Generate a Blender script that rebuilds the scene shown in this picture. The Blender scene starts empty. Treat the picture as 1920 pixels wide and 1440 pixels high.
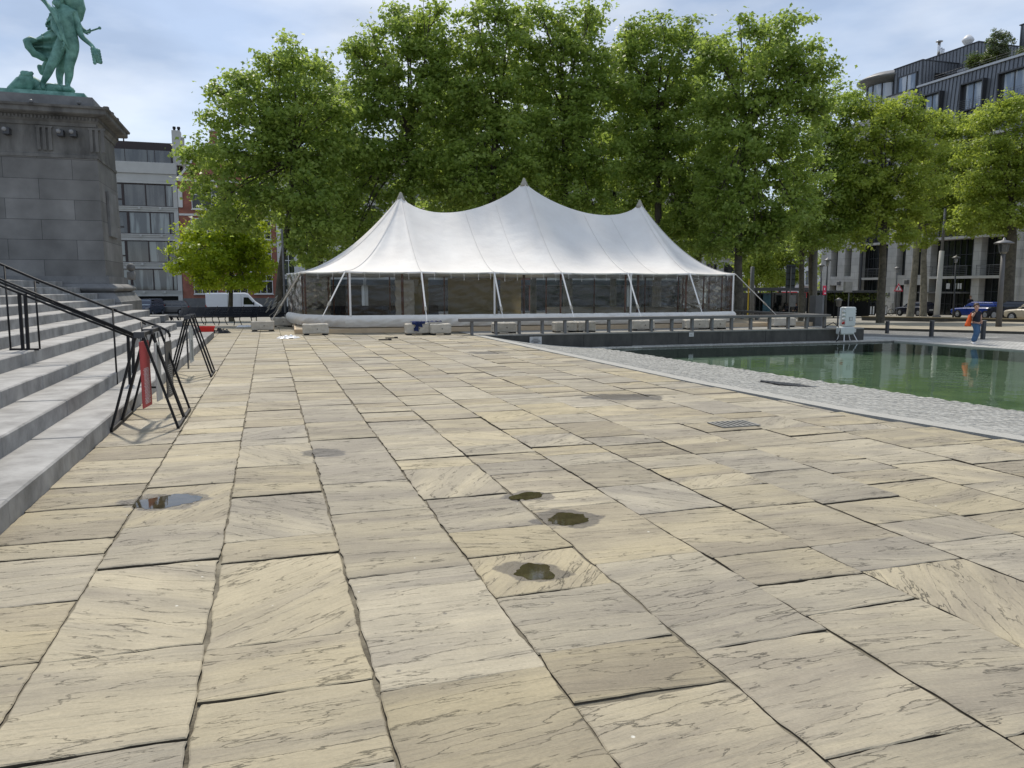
import bpy, bmesh, math, random
import numpy as np
from math import sin, cos, tan, atan, pi, radians, sqrt, hypot
from mathutils import Vector, Matrix, noise as mnoise

# ------------------------------------------------------------------ camera, sky, sun, exposure
SC = bpy.context.scene
COL = SC.collection
H = 1.6
TH = atan(180 / 1440.0)
cam_d = bpy.data.cameras.new("camera"); cam = bpy.data.objects.new("camera", cam_d); COL.objects.link(cam)
cam.location = (0, 0, H); cam.rotation_euler = (pi / 2 - TH, 0, 0)
cam_d.lens = 27; cam_d.sensor_width = 36; cam_d.clip_start = 0.05; cam_d.clip_end = 6000
SC.camera = cam

SUN_AZ = radians(-19)      # clockwise from +Y
SUN_EL = radians(55)
w = bpy.data.worlds.new("World"); SC.world = w; w.use_nodes = True
nt = w.node_tree; nt.nodes.clear()
def N(t, ty, **k):
    n = t.nodes.new(ty)
    for a, b in k.items():
        if a in n.inputs.keys() if hasattr(n.inputs, 'keys') else False: n.inputs[a].default_value = b
        else: setattr(n, a, b)
    return n
sky = N(nt, 'ShaderNodeTexSky'); sky.sky_type = 'NISHITA'; sky.sun_disc = False
sky.sun_elevation = SUN_EL; sky.sun_rotation = SUN_AZ; sky.air_density = 1.0; sky.dust_density = 1.2; sky.ozone_density = 1.0
tc = N(nt, 'ShaderNodeTexCoord'); mp = N(nt, 'ShaderNodeMapping')
mp.inputs['Scale'].default_value = (1.0, 1.0, 3.0); mp.inputs['Rotation'].default_value = (0.0, 0.35, 0.4)
nt.links.new(tc.outputs['Generated'], mp.inputs['Vector'])
nz = N(nt, 'ShaderNodeTexNoise'); nz.inputs['Scale'].default_value = 2.1; nz.inputs['Detail'].default_value = 6; nz.inputs['Roughness'].default_value = 0.52; nz.inputs['Distortion'].default_value = 0.4
nt.links.new(mp.outputs[0], nz.inputs['Vector'])
rp = N(nt, 'ShaderNodeValToRGB'); rp.color_ramp.elements[0].position = 0.36; rp.color_ramp.elements[1].position = 0.66
rp.color_ramp.elements[0].color = (0.62, 0.62, 0.62, 1); rp.color_ramp.elements[1].color = (1, 1, 1, 1)
nt.links.new(nz.outputs['Fac'], rp.inputs['Fac'])
# cloud brightness
nz2 = N(nt, 'ShaderNodeTexNoise'); nz2.inputs['Scale'].default_value = 3.3; nz2.inputs['Detail'].default_value = 7
nt.links.new(mp.outputs[0], nz2.inputs['Vector'])
rp2 = N(nt, 'ShaderNodeValToRGB'); rp2.color_ramp.elements[0].position = 0.40; rp2.color_ramp.elements[1].position = 0.62
rp2.color_ramp.elements[0].color = (2.5, 3.15, 4.3, 1); rp2.color_ramp.elements[1].color = (4.75, 5.15, 5.8, 1)
nt.links.new(nz2.outputs['Fac'], rp2.inputs['Fac'])
mx = N(nt, 'ShaderNodeMixRGB')
nt.links.new(rp.outputs['Color'], mx.inputs['Fac']); nt.links.new(sky.outputs['Color'], mx.inputs['Color1']); nt.links.new(rp2.outputs['Color'], mx.inputs['Color2'])
bg = N(nt, 'ShaderNodeBackground'); bg.inputs['Strength'].default_value = 0.12
out = N(nt, 'ShaderNodeOutputWorld')
nt.links.new(mx.outputs['Color'], bg.inputs['Color']); nt.links.new(bg.outputs[0], out.inputs['Surface'])

sl = bpy.data.lights.new("sun", 'SUN'); sl.energy = 2.6; sl.angle = radians(3); sl.color = (1.0, 0.93, 0.82)
so = bpy.data.objects.new("sun", sl); COL.objects.link(so)
sd = Vector((sin(SUN_AZ) * cos(SUN_EL), cos(SUN_AZ) * cos(SUN_EL), sin(SUN_EL)))
so.rotation_euler = sd.to_track_quat('Z', 'Y').to_euler(); so.location = (0, 0, 60)
SC.view_settings.view_transform = 'Standard'; SC.view_settings.look = 'None'
SC.view_settings.exposure = 0.46; SC.view_settings.gamma = 1.0; SC.view_settings.use_curve_mapping = False
SC.render.engine = 'CYCLES'
SC.cycles.max_bounces = 7; SC.cycles.diffuse_bounces = 4; SC.cycles.glossy_bounces = 3
SC.cycles.transparent_max_bounces = 12; SC.cycles.transmission_bounces = 4
SC.cycles.use_denoising = True; SC.cycles.denoising_prefilter = 'ACCURATE'; SC.cycles.sample_clamp_indirect = 4.0; SC.cycles.sample_clamp_direct = 5.0
try: SC.cycles.denoiser = 'OPENIMAGEDENOISE'
except Exception: pass

# ------------------------------------------------------------------ measuring helpers (photo pixel -> place in the world)
ST, CT = sin(TH), cos(TH)
A = radians(17.5)                        # the square's own grid is turned by this
E_ = (cos(A), sin(A)); D_ = (-sin(A), cos(A))
def W(c, s, z=0): return Vector((c * E_[0] + s * D_[0], c * E_[1] + s * D_[1], z))
def ray(x, y):
    u = x - 960; v = y - 720
    return (u, 1440 * CT - v * ST, -(1440 * ST + v * CT))
def g(x, y, z=0):                        # world point on level z
    r = ray(x, y); t = (z - H) / r[2]; return Vector((r[0] * t, r[1] * t, z))
def cs(p): return (p[0] * E_[0] + p[1] * E_[1], p[0] * D_[0] + p[1] * D_[1])
def ons(x, y, s):                        # on the plane s = const -> (c, z)
    r = ray(x, y); t = s / (r[0] * D_[0] + r[1] * D_[1]); return (cs((r[0] * t, r[1] * t))[0], H + r[2] * t)
def onc(x, y, c):                        # on the plane c = const -> (s, z)
    r = ray(x, y); t = c / (r[0] * E_[0] + r[1] * E_[1]); return (cs((r[0] * t, r[1] * t))[1], H + r[2] * t)
def atY(x, y, Y):
    r = ray(x, y); t = Y / r[1]; return Vector((r[0] * t, Y, H + r[2] * t))
def smooth(a, b, x):
    t = min(1, max(0, (x - a) / (b - a))); return t * t * (3 - 2 * t)
def zl(s): return -0.024 * max(0, s - 30)
def zr(s): return -0.5 - 0.02 * max(0, s - 25)
def zg(c, s):                            # terrain height behind and beside the plaza
    k = smooth(22.9, 23.1, c) if s < 42 else smooth(14, 24, c) * 1.0
    if 42 <= s < 50 and c > 22.9: k = 1
    return zl(s) * (1 - k) + zr(s) * k
def grd(x, y, right=True):
    z = -0.8
    for i in range(40):
        p = g(x, y, z); z = (zr if right else zl)(cs(p)[1])
    return g(x, y, z)

# ------------------------------------------------------------------ object helpers
def tag(o, label=None, cat=None, group=None, kind=None):
    if label: o['label'] = label
    if cat: o['category'] = cat
    if group: o['group'] = group
    if kind: o['kind'] = kind
    return o
def thing(name, label, cat, loc=(0, 0, 0), rz=None, group=None):
    o = bpy.data.objects.new(name, None); COL.objects.link(o); o.location = loc
    o.rotation_euler = (0, 0, A if rz is None else rz); o.empty_display_size = 0.3
    return tag(o, label, cat, group)
def copy_tree(o, parent=None):
    c = o.copy(); COL.objects.link(c); c.parent = parent
    for ch in [k for k in bpy.data.objects if k.parent == o]: copy_tree(ch, c)
    return c

class MB:
    def __init__(s): s.v = []; s.f = []; s.uv = None; s.sm = False
    def add(s, vs, fs):
        n = len(s.v); s.v += [tuple(p) for p in vs]; s.f += [tuple(n + i for i in f) for f in fs]; return s
    def box(s, x0, x1, y0, y1, z0, z1, b=0.0):
        if b <= 0:
            vs = [(x0, y0, z0), (x1, y0, z0), (x1, y1, z0), (x0, y1, z0), (x0, y0, z1), (x1, y0, z1), (x1, y1, z1), (x0, y1, z1)]
            return s.add(vs, [(3, 2, 1, 0), (4, 5, 6, 7), (0, 1, 5, 4), (1, 2, 6, 5), (2, 3, 7, 6), (3, 0, 4, 7)])
        b = min(b, (x1 - x0) * .3, (y1 - y0) * .3, (z1 - z0) * .49); rs = []
        for z, i, k in ((z0, b, 1.5 * b), (z0 + b, 0, b), (z1 - b, 0, b), (z1, b, 1.5 * b)):
            rs.append([(x0 + k, y0 + i, z), (x1 - k, y0 + i, z), (x1 - i, y0 + k, z), (x1 - i, y1 - k, z), (x1 - k, y1 - i, z), (x0 + k, y1 - i, z), (x0 + i, y1 - k, z), (x0 + i, y0 + k, z)])
        return s.loft([[Vector(p) for p in r] for r in rs], True, True)
    def loft(s, rings, closed=True, caps=True):
        n = len(rings[0]); vs = [p for r in rings for p in r]; fs = []
        for i in range(len(rings) - 1):
            for j in range(n if closed else n - 1):
                k = (j + 1) % n
                fs.append((i * n + j, i * n + k, (i + 1) * n + k, (i + 1) * n + j))
        if caps:
            fs.append(tuple(reversed(range(n)))); fs.append(tuple(range((len(rings) - 1) * n, len(rings) * n)))
        return s.add(vs, fs)
    def tube(s, pts, r, n=8, caps=True):
        pts = [Vector(p) for p in pts]; rr = r if isinstance(r, (list, tuple)) else [r] * len(pts)
        rings = []; ref = None
        for i, p in enumerate(pts):
            d = (pts[min(i + 1, len(pts) - 1)] - pts[max(i - 1, 0)]); d = d.normalized() if d.length > 1e-9 else Vector((0, 0, 1))
            if ref is None: ref = Vector((0, 0, 1)) if abs(d.z) < .9 else Vector((1, 0, 0))
            a = (ref - d * ref.dot(d)); a = a.normalized() if a.length > 1e-6 else d.orthogonal().normalized()
            b = d.cross(a); ref = a
            rings.append([p + (a * cos(2 * pi * k / n) + b * sin(2 * pi * k / n)) * rr[i] for k in range(n)])
        return s.loft(rings, True, caps)
    def beam(s, p, q, wd, ht, up=(0, 0, 1)):
        p = Vector(p); q = Vector(q); d = (q - p).normalized(); u = Vector(up); a = d.cross(u)
        a = a.normalized() if a.length > 1e-6 else d.orthogonal().normalized(); b = a.cross(d)
        r = [[o + a * (wd / 2 * i) + b * (ht / 2 * j) for i, j in ((-1, -1), (1, -1), (1, 1), (-1, 1))] for o in (p, q)]
        return s.loft(r, True, True)
    def prism(s, poly, z0, z1):
        n = len(poly)
        vs = [(x, y, z0) for x, y in poly] + [(x, y, z1) for x, y in poly]
        return s.add(vs, [tuple(reversed(range(n))), tuple(range(n, 2 * n))] + [(i, (i + 1) % n, n + (i + 1) % n, n + i) for i in range(n)])
    def lathe(s, prof, n=24, cx=0, cy=0):
        rings = [[Vector((cx + r * cos(2 * pi * k / n), cy + r * sin(2 * pi * k / n), z)) for k in range(n)] for r, z in prof]
        return s.loft(rings, True, True)
    def sphere(s, c, r, n=10, sc=(1, 1, 1)):
        rings = []
        for i in range(n + 1):
            ph = -pi / 2 + pi * i / n; rr = max(cos(ph), 1e-3)
            rings.append([Vector((c[0] + r * sc[0] * rr * cos(2 * pi * k / (2 * n)), c[1] + r * sc[1] * rr * sin(2 * pi * k / (2 * n)), c[2] + r * sc[2] * sin(ph))) for k in range(2 * n)])
        return s.loft(rings, True, True)
    def build(s, name, m, parent=None, smooth=False, mods=None):
        me = bpy.data.meshes.new(name); me.from_pydata(s.v, [], s.f); me.materials.append(m)
        if smooth: me.polygons.foreach_set('use_smooth', [True] * len(me.polygons))
        me.update()
        o = bpy.data.objects.new(name, me); COL.objects.link(o)
        if parent: o.parent = parent
        return o
def lab(o, t): o['label'] = t; return o

# ------------------------------------------------------------------ materials
MATS = {}
def newmat(name):
    m = bpy.data.materials.new(name); m.use_nodes = True; t = m.node_tree
    return m, t, t.nodes['Principled BSDF']
def L(t, a, b): t.links.new(a, b)
def mat(name, col, rough=0.6, var=0.15, scale=3.0, bump=0.0, bscale=20.0, metal=0.0, spec=0.5, col2=None, detail=6, dist=0.02, streak=None):
    if name in MATS: return MATS[name]
    m, t, p = newmat(name); MATS[name] = m
    tc = N(t, 'ShaderNodeTexCoord'); mp = N(t, 'ShaderNodeMapping'); L(t, tc.outputs['Object'], mp.inputs['Vector'])
    if streak: mp.inputs['Scale'].default_value = streak
    n1 = N(t, 'ShaderNodeTexNoise'); n1.inputs['Scale'].default_value = scale; n1.inputs['Detail'].default_value = detail; n1.inputs['Roughness'].default_value = .62
    L(t, mp.outputs[0], n1.inputs['Vector'])
    r = N(t, 'ShaderNodeValToRGB'); r.color_ramp.elements[0].position = .3; r.color_ramp.elements[1].position = .7
    c2 = col2 if col2 else tuple(min(1, c * (1 + var)) for c in col)
    c1 = col if col2 else tuple(c * (1 - var) for c in col)
    r.color_ramp.elements[0].color = (*c1, 1); r.color_ramp.elements[1].color = (*c2, 1)
    L(t, n1.outputs['Fac'], r.inputs['Fac']); L(t, r.outputs['Color'], p.inputs['Base Color'])
    p.inputs['Roughness'].default_value = rough; p.inputs['Metallic'].default_value = metal
    p.inputs['Specular IOR Level'].default_value = spec
    if bump > 0:
        n2 = N(t, 'ShaderNodeTexNoise'); n2.inputs['Scale'].default_value = bscale; n2.inputs['Detail'].default_value = 6
        L(t, mp.outputs[0], n2.inputs['Vector'])
        b = N(t, 'ShaderNodeBump'); b.inputs['Strength'].default_value = bump; b.inputs['Distance'].default_value = dist
        L(t, n2.outputs['Fac'], b.inputs['Height']); L(t, b.outputs[0], p.inputs['Normal'])
    return m
def math_(t, op, a, b=None):
    n = N(t, 'ShaderNodeMath'); n.operation = op
    for i, x in enumerate((a, b)):
        if x is None: continue
        if isinstance(x, (int, float)): n.inputs[i].default_value = x
        else: L(t, x, n.inputs[i])
    return n.outputs[0]

def mat_flag():
    m, t, p = newmat('riven_sandstone')
    uv = N(t, 'ShaderNodeUVMap'); uv.uv_map = 'riven'
    at = N(t, 'ShaderNodeVertexColor'); at.layer_name = 'tint'
    sep = N(t, 'ShaderNodeSeparateColor'); L(t, at.outputs['Color'], sep.inputs[0])
    tc = N(t, 'ShaderNodeTexCoord')
    mp = N(t, 'ShaderNodeMapping'); mp.inputs['Scale'].default_value = (0.5, 2.7, 1); L(t, uv.outputs[0], mp.inputs['Vector'])
    n1 = N(t, 'ShaderNodeTexNoise'); n1.inputs['Scale'].default_value = 1.5; n1.inputs['Detail'].default_value = 8; n1.inputs['Roughness'].default_value = .56; n1.inputs['Distortion'].default_value = .15
    L(t, mp.outputs[0], n1.inputs['Vector'])
    # terraces
    k = math_(t, 'MULTIPLY', n1.outputs['Fac'], 8.0)
    fl = math_(t, 'FLOOR', k); fr = math_(t, 'SUBTRACT', k, fl)
    e1 = N(t, 'ShaderNodeMapRange'); e1.interpolation_type = 'SMOOTHSTEP'; e1.inputs['From Min'].default_value = .0; e1.inputs['From Max'].default_value = .05
    L(t, fr, e1.inputs['Value'])
    ter = math_(t, 'ADD', fl, e1.outputs[0])
    # thin dark line in the foot of each ledge
    ln = N(t, 'ShaderNodeMapRange'); ln.interpolation_type = 'SMOOTHSTEP'; ln.inputs['From Min'].default_value = .955; ln.inputs['From Max'].default_value = 1.0
    L(t, fr, ln.inputs['Value'])
    nb = N(t, 'ShaderNodeTexNoise'); nb.inputs['Scale'].default_value = 2.3; nb.inputs['Detail'].default_value = 3
    L(t, uv.outputs[0], nb.inputs['Vector'])
    msk = N(t, 'ShaderNodeMapRange'); msk.inputs['From Min'].default_value = .47; msk.inputs['From Max'].default_value = .66; L(t, nb.outputs['Fac'], msk.inputs['Value'])
    line = math_(t, 'MULTIPLY', ln.outputs[0], msk.outputs[0])
    # fine grain and blotches
    n3 = N(t, 'ShaderNodeTexNoise'); n3.inputs['Scale'].default_value = 60; n3.inputs['Detail'].default_value = 6; n3.inputs['Roughness'].default_value = .7; L(t, uv.outputs[0], n3.inputs['Vector'])
    n4 = N(t, 'ShaderNodeTexNoise'); n4.inputs['Scale'].default_value = 1.1; n4.inputs['Detail'].default_value = 5; n4.inputs['Distortion'].default_value = .6; L(t, mp.outputs[0], n4.inputs['Vector'])
    n5 = N(t, 'ShaderNodeTexNoise'); n5.inputs['Scale'].default_value = .28; n5.inputs['Detail'].default_value = 4; L(t, tc.outputs['Object'], n5.inputs['Vector'])
    r = N(t, 'ShaderNodeValToRGB'); el = r.color_ramp.elements
    el[0].position = .37; el[0].color = (.275, .236, .170, 1); el[1].position = .63; el[1].color = (.395, .338, .222, 1)
    x = el.new(.5); x.color = (.332, .286, .198, 1)
    s1 = math_(t, 'MULTIPLY_ADD', sep.outputs[0], .16); s1.node.inputs[2].default_value = -.08
    v = math_(t, 'ADD', n4.outputs['Fac'], s1)
    # ledge-level tint: each cleaved layer slightly different
    lv = math_(t, 'MULTIPLY', fl, 2.399); lv = math_(t, 'SINE', lv); lv = math_(t, 'MULTIPLY', lv, .04)
    v = math_(t, 'ADD', v, lv)
    L(t, v, r.inputs['Fac'])
    hsv = N(t, 'ShaderNodeHueSaturation'); L(t, r.outputs['Color'], hsv.inputs['Color'])
    vv = math_(t, 'MULTIPLY_ADD', sep.outputs[1], .20); vv.node.inputs[2].default_value = .87
    mp6 = N(t, 'ShaderNodeMapping'); mp6.inputs['Scale'].default_value = (1.2, 9, 1); L(t, uv.outputs[0], mp6.inputs['Vector'])
    n6 = N(t, 'ShaderNodeTexNoise'); n6.inputs['Scale'].default_value = 3.0; n6.inputs['Detail'].default_value = 7; n6.inputs['Roughness'].default_value = .65; n6.inputs['Distortion'].default_value = .5; L(t, mp6.outputs[0], n6.inputs['Vector'])
    mp7 = N(t, 'ShaderNodeMapping'); mp7.inputs['Scale'].default_value = (1.0, 6.5, 1); mp7.inputs['Location'].default_value = (7, 3, 0); L(t, uv.outputs[0], mp7.inputs['Vector'])
    n7 = N(t, 'ShaderNodeTexNoise'); n7.inputs['Scale'].default_value = 6.5; n7.inputs['Detail'].default_value = 5; n7.inputs['Roughness'].default_value = .6; n7.inputs['Distortion'].default_value = .35; L(t, mp7.outputs[0], n7.inputs['Vector'])
    fk = N(t, 'ShaderNodeMapRange'); fk.interpolation_type = 'SMOOTHSTEP'; fk.inputs['From Min'].default_value = .64; fk.inputs['From Max'].default_value = .70; L(t, n7.outputs['Fac'], fk.inputs['Value'])
    nfm = N(t, 'ShaderNodeTexNoise'); nfm.inputs['Scale'].default_value = 1.3; L(t, tc.outputs['Object'], nfm.inputs['Vector']); fmk = math_(t, 'MULTIPLY', nfm.outputs['Fac'], sep.outputs[1]); fleck = math_(t, 'MULTIPLY', fk.outputs[0], fmk); fleck = math_(t, 'MULTIPLY', fleck, .6)
    g6 = math_(t, 'MULTIPLY_ADD', n6.outputs['Fac'], .36); g6.node.inputs[2].default_value = .82; vv = math_(t, 'MULTIPLY', vv, g6)
    n8 = N(t, 'ShaderNodeTexNoise'); n8.inputs['Scale'].default_value = 2.6; n8.inputs['Detail'].default_value = 8; n8.inputs['Roughness'].default_value = .65; L(t, tc.outputs['Object'], n8.inputs['Vector']); g8 = math_(t, 'MULTIPLY_ADD', n8.outputs['Fac'], .55); g8.node.inputs[2].default_value = .72; vv = math_(t, 'MULTIPLY', vv, g8)
    g5 = math_(t, 'MULTIPLY_ADD', n5.outputs['Fac'], .5); g5.node.inputs[2].default_value = .75
    g3 = math_(t, 'MULTIPLY_ADD', n3.outputs['Fac'], .5); g3.node.inputs[2].default_value = .75
    vv = math_(t, 'MULTIPLY', vv, g5); vv = math_(t, 'MULTIPLY', vv, g3); L(t, vv, hsv.inputs['Value'])
    ss = math_(t, 'MULTIPLY_ADD', sep.outputs[2], .3); ss.node.inputs[2].default_value = .76; L(t, ss, hsv.inputs['Saturation'])
    mix = N(t, 'ShaderNodeMixRGB'); L(t, line, mix.inputs[0]); L(t, hsv.outputs[0], mix.inputs[1]); mix.inputs[2].default_value = (.07, .06, .045, 1)
    f = math_(t, 'MULTIPLY', line, .52); f = math_(t, 'MAXIMUM', f, fleck); L(t, f, mix.inputs[0])
    # pale lichen specks
    vo = N(t, 'ShaderNodeTexVoronoi'); vo.inputs['Scale'].default_value = 3.0; L(t, uv.outputs[0], vo.inputs['Vector'])
    sp = N(t, 'ShaderNodeMapRange'); sp.inputs['From Min'].default_value = .028; sp.inputs['From Max'].default_value = .018; L(t, vo.outputs['Distance'], sp.inputs['Value'])
    mix2 = N(t, 'ShaderNodeMixRGB'); L(t, sp.outputs[0], mix2.inputs[0]); L(t, mix.outputs[0], mix2.inputs[1]); mix2.inputs[2].default_value = (.62, .6, .52, 1)
    vo2 = N(t, 'ShaderNodeTexVoronoi'); vo2.inputs['Scale'].default_value = 4.1; L(t, tc.outputs['Object'], vo2.inputs['Vector']); sp2 = N(t, 'ShaderNodeMapRange'); sp2.inputs['From Min'].default_value = .06; sp2.inputs['From Max'].default_value = .035; L(t, vo2.outputs['Distance'], sp2.inputs['Value']); sp3 = math_(t, 'MULTIPLY', sp2.outputs[0], .6); mixg = N(t, 'ShaderNodeMixRGB'); L(t, sp3, mixg.inputs[0]); L(t, mix2.outputs[0], mixg.inputs[1]); mixg.inputs[2].default_value = (.09, .085, .08, 1); mix2 = mixg
    geo = N(t, 'ShaderNodeNewGeometry'); nw = N(t, 'ShaderNodeTexNoise'); nw.inputs['Scale'].default_value = 4.5; nw.inputs['Detail'].default_value = 5; L(t, geo.outputs['Position'], nw.inputs['Vector'])
    nwo = math_(t, 'MULTIPLY_ADD', nw.outputs['Fac'], 1.7); nwo.node.inputs[2].default_value = -.85
    wet = None
    for (px, py, rx, ry) in ((313, 939, .36, .22), (989, 929, .21, .14), (1064, 972, .25, .20), (1003, 1070, .20, .16), (1170, 744, .62, .36), (607, 849, .22, .20), (915, 661, .55, .4), (905, 1235, .0, .0)):
        if rx == 0: continue
        q = g(px, py); sb = N(t, 'ShaderNodeVectorMath'); sb.operation = 'SUBTRACT'; L(t, geo.outputs['Position'], sb.inputs[0]); sb.inputs[1].default_value = (q[0], q[1], 0)
        mu = N(t, 'ShaderNodeVectorMath'); mu.operation = 'MULTIPLY'; L(t, sb.outputs[0], mu.inputs[0]); mu.inputs[1].default_value = (1 / rx, 1 / ry, 0)
        le = N(t, 'ShaderNodeVectorMath'); le.operation = 'LENGTH'; L(t, mu.outputs[0], le.inputs[0])
        d_ = math_(t, 'ADD', le.outputs['Value'], nwo); mr = N(t, 'ShaderNodeMapRange'); mr.interpolation_type = 'SMOOTHSTEP'; mr.inputs['From Min'].default_value = 1.04; mr.inputs['From Max'].default_value = .90; L(t, d_, mr.inputs['Value'])
        wet = mr.outputs[0] if wet is None else math_(t, 'MAXIMUM', wet, mr.outputs[0])
    mw = N(t, 'ShaderNodeMixRGB'); mw.blend_type = 'MULTIPLY'; wf = math_(t, 'MULTIPLY', wet, 1.0); L(t, wf, mw.inputs[0]); L(t, mix2.outputs[0], mw.inputs[1]); mw.inputs[2].default_value = (.46, .46, .50, 1)
    L(t, mw.outputs[0], p.inputs['Base Color'])
    rg_ = math_(t, 'MULTIPLY_ADD', wet, -.34); rg_.node.inputs[2].default_value = .72; L(t, rg_, p.inputs['Roughness'])
    p.inputs['Roughness'].default_value = .72; p.inputs['Specular IOR Level'].default_value = .35
    nq = N(t, 'ShaderNodeTexNoise'); nq.inputs['Scale'].default_value = 1.7; L(t, uv.outputs[0], nq.inputs['Vector']); h = math_(t, 'MULTIPLY', ter, .0085)
    h6 = math_(t, 'MULTIPLY', n6.outputs['Fac'], .009); h = math_(t, 'ADD', h, h6); h2 = math_(t, 'MULTIPLY', n3.outputs['Fac'], .0024); h = math_(t, 'ADD', h, h2)
    h3 = math_(t, 'MULTIPLY', n1.outputs['Fac'], -.03); h = math_(t, 'ADD', h, h3)
    h7 = math_(t, 'MULTIPLY', fk.outputs[0], -.003); h = math_(t, 'ADD', h, h7); h4 = math_(t, 'MULTIPLY', line, -.006); h = math_(t, 'ADD', h, h4)
    b = N(t, 'ShaderNodeBump'); b.inputs['Strength'].default_value = 1.0; b.inputs['Distance'].default_value = 1.0
    L(t, h, b.inputs['Height']); L(t, b.outputs[0], p.inputs['Normal'])
    return m
def mat_tinted(name, ca, cb, rough=.75, bump=.4, bscale=60, nscale=4):
    m, t, p = newmat(name)
    at = N(t, 'ShaderNodeVertexColor'); at.layer_name = 'tint'; sep = N(t, 'ShaderNodeSeparateColor'); L(t, at.outputs['Color'], sep.inputs[0])
    tc = N(t, 'ShaderNodeTexCoord'); n1 = N(t, 'ShaderNodeTexNoise'); n1.inputs['Scale'].default_value = nscale; n1.inputs['Detail'].default_value = 6; L(t, tc.outputs['Object'], n1.inputs['Vector'])
    v = math_(t, 'MULTIPLY', sep.outputs[0], .6); w_ = math_(t, 'MULTIPLY', n1.outputs['Fac'], .45); v = math_(t, 'ADD', v, w_)
    r = N(t, 'ShaderNodeValToRGB'); r.color_ramp.elements[0].color = (*ca, 1); r.color_ramp.elements[1].color = (*cb, 1); r.color_ramp.elements[0].position = .12; r.color_ramp.elements[1].position = .85
    L(t, v, r.inputs['Fac']); L(t, r.outputs['Color'], p.inputs['Base Color']); p.inputs['Roughness'].default_value = rough
    n2 = N(t, 'ShaderNodeTexNoise'); n2.inputs['Scale'].default_value = bscale; n2.inputs['Detail'].default_value = 5; L(t, tc.outputs['Object'], n2.inputs['Vector'])
    b = N(t, 'ShaderNodeBump'); b.inputs['Strength'].default_value = bump; b.inputs['Distance'].default_value = .01; L(t, n2.outputs['Fac'], b.inputs['Height']); L(t, b.outputs[0], p.inputs['Normal'])
    return m
def mat_leaf(name, c1, c2, tr=(.20, .34, .04), trf=.35):
    m, t, p = newmat(name)
    at = N(t, 'ShaderNodeVertexColor'); at.layer_name = 'tint'; sep = N(t, 'ShaderNodeSeparateColor'); L(t, at.outputs['Color'], sep.inputs[0])
    mx = N(t, 'ShaderNodeMixRGB'); L(t, sep.outputs[0], mx.inputs[0]); mx.inputs[1].default_value = (*c1, 1); mx.inputs[2].default_value = (*c2, 1)
    L(t, mx.outputs[0], p.inputs['Base Color']); p.inputs['Roughness'].default_value = .46; p.inputs['Specular IOR Level'].default_value = .35
    tl = N(t, 'ShaderNodeBsdfTranslucent'); tl.inputs['Color'].default_value = (*tr, 1)
    ms = N(t, 'ShaderNodeMixShader'); ms.inputs[0].default_value = trf
    L(t, p.outputs[0], ms.inputs[1]); L(t, tl.outputs[0], ms.inputs[2])
    L(t, ms.outputs[0], t.nodes['Material Output'].inputs['Surface'])
    return m
def mat_brick(name, c1, c2, mortar, sx=.22, sy=.075, ms=.008, rot=None, bump=.3, rough=.85, squash=1.0, off=.5, coord='Object', dirt=.25):
    m, t, p = newmat(name)
    tc = N(t, 'ShaderNodeTexCoord'); mp = N(t, 'ShaderNodeMapping')
    if rot: mp.inputs['Rotation'].default_value = rot
    L(t, tc.outputs[coord], mp.inputs['Vector'])
    b = N(t, 'ShaderNodeTexBrick'); b.inputs['Scale'].default_value = 1.0; b.inputs['Brick Width'].default_value = sx; b.inputs['Row Height'].default_value = sy
    b.inputs['Mortar Size'].default_value = ms; b.inputs['Color1'].default_value = (*c1, 1); b.inputs['Color2'].default_value = (*c2, 1); b.inputs['Mortar'].default_value = (*mortar, 1)
    b.offset = off; b.inputs['Mortar Smooth'].default_value = .2
    L(t, mp.outputs[0], b.inputs['Vector'])
    n1 = N(t, 'ShaderNodeTexNoise'); n1.inputs['Scale'].default_value = 1.3; n1.inputs['Detail'].default_value = 7; L(t, tc.outputs[coord], n1.inputs['Vector'])
    k = math_(t, 'MULTIPLY_ADD', n1.outputs['Fac'], dirt * 4); k.node.inputs[2].default_value = 1 - dirt * 2
    hs = N(t, 'ShaderNodeHueSaturation'); L(t, b.outputs['Color'], hs.inputs['Color']); L(t, k, hs.inputs['Value'])
    L(t, hs.outputs[0], p.inputs['Base Color']); p.inputs['Roughness'].default_value = rough
    n2 = N(t, 'ShaderNodeTexNoise'); n2.inputs['Scale'].default_value = 18; n2.inputs['Detail'].default_value = 6; L(t, tc.outputs[coord], n2.inputs['Vector'])
    hh = math_(t, 'MULTIPLY', b.outputs['Fac'], -.6); hh = math_(t, 'ADD', hh, n2.outputs['Fac'])
    bp = N(t, 'ShaderNodeBump'); bp.inputs['Strength'].default_value = bump; bp.inputs['Distance'].default_value = .02; L(t, hh, bp.inputs['Height']); L(t, bp.outputs[0], p.inputs['Normal'])
    return m
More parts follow.
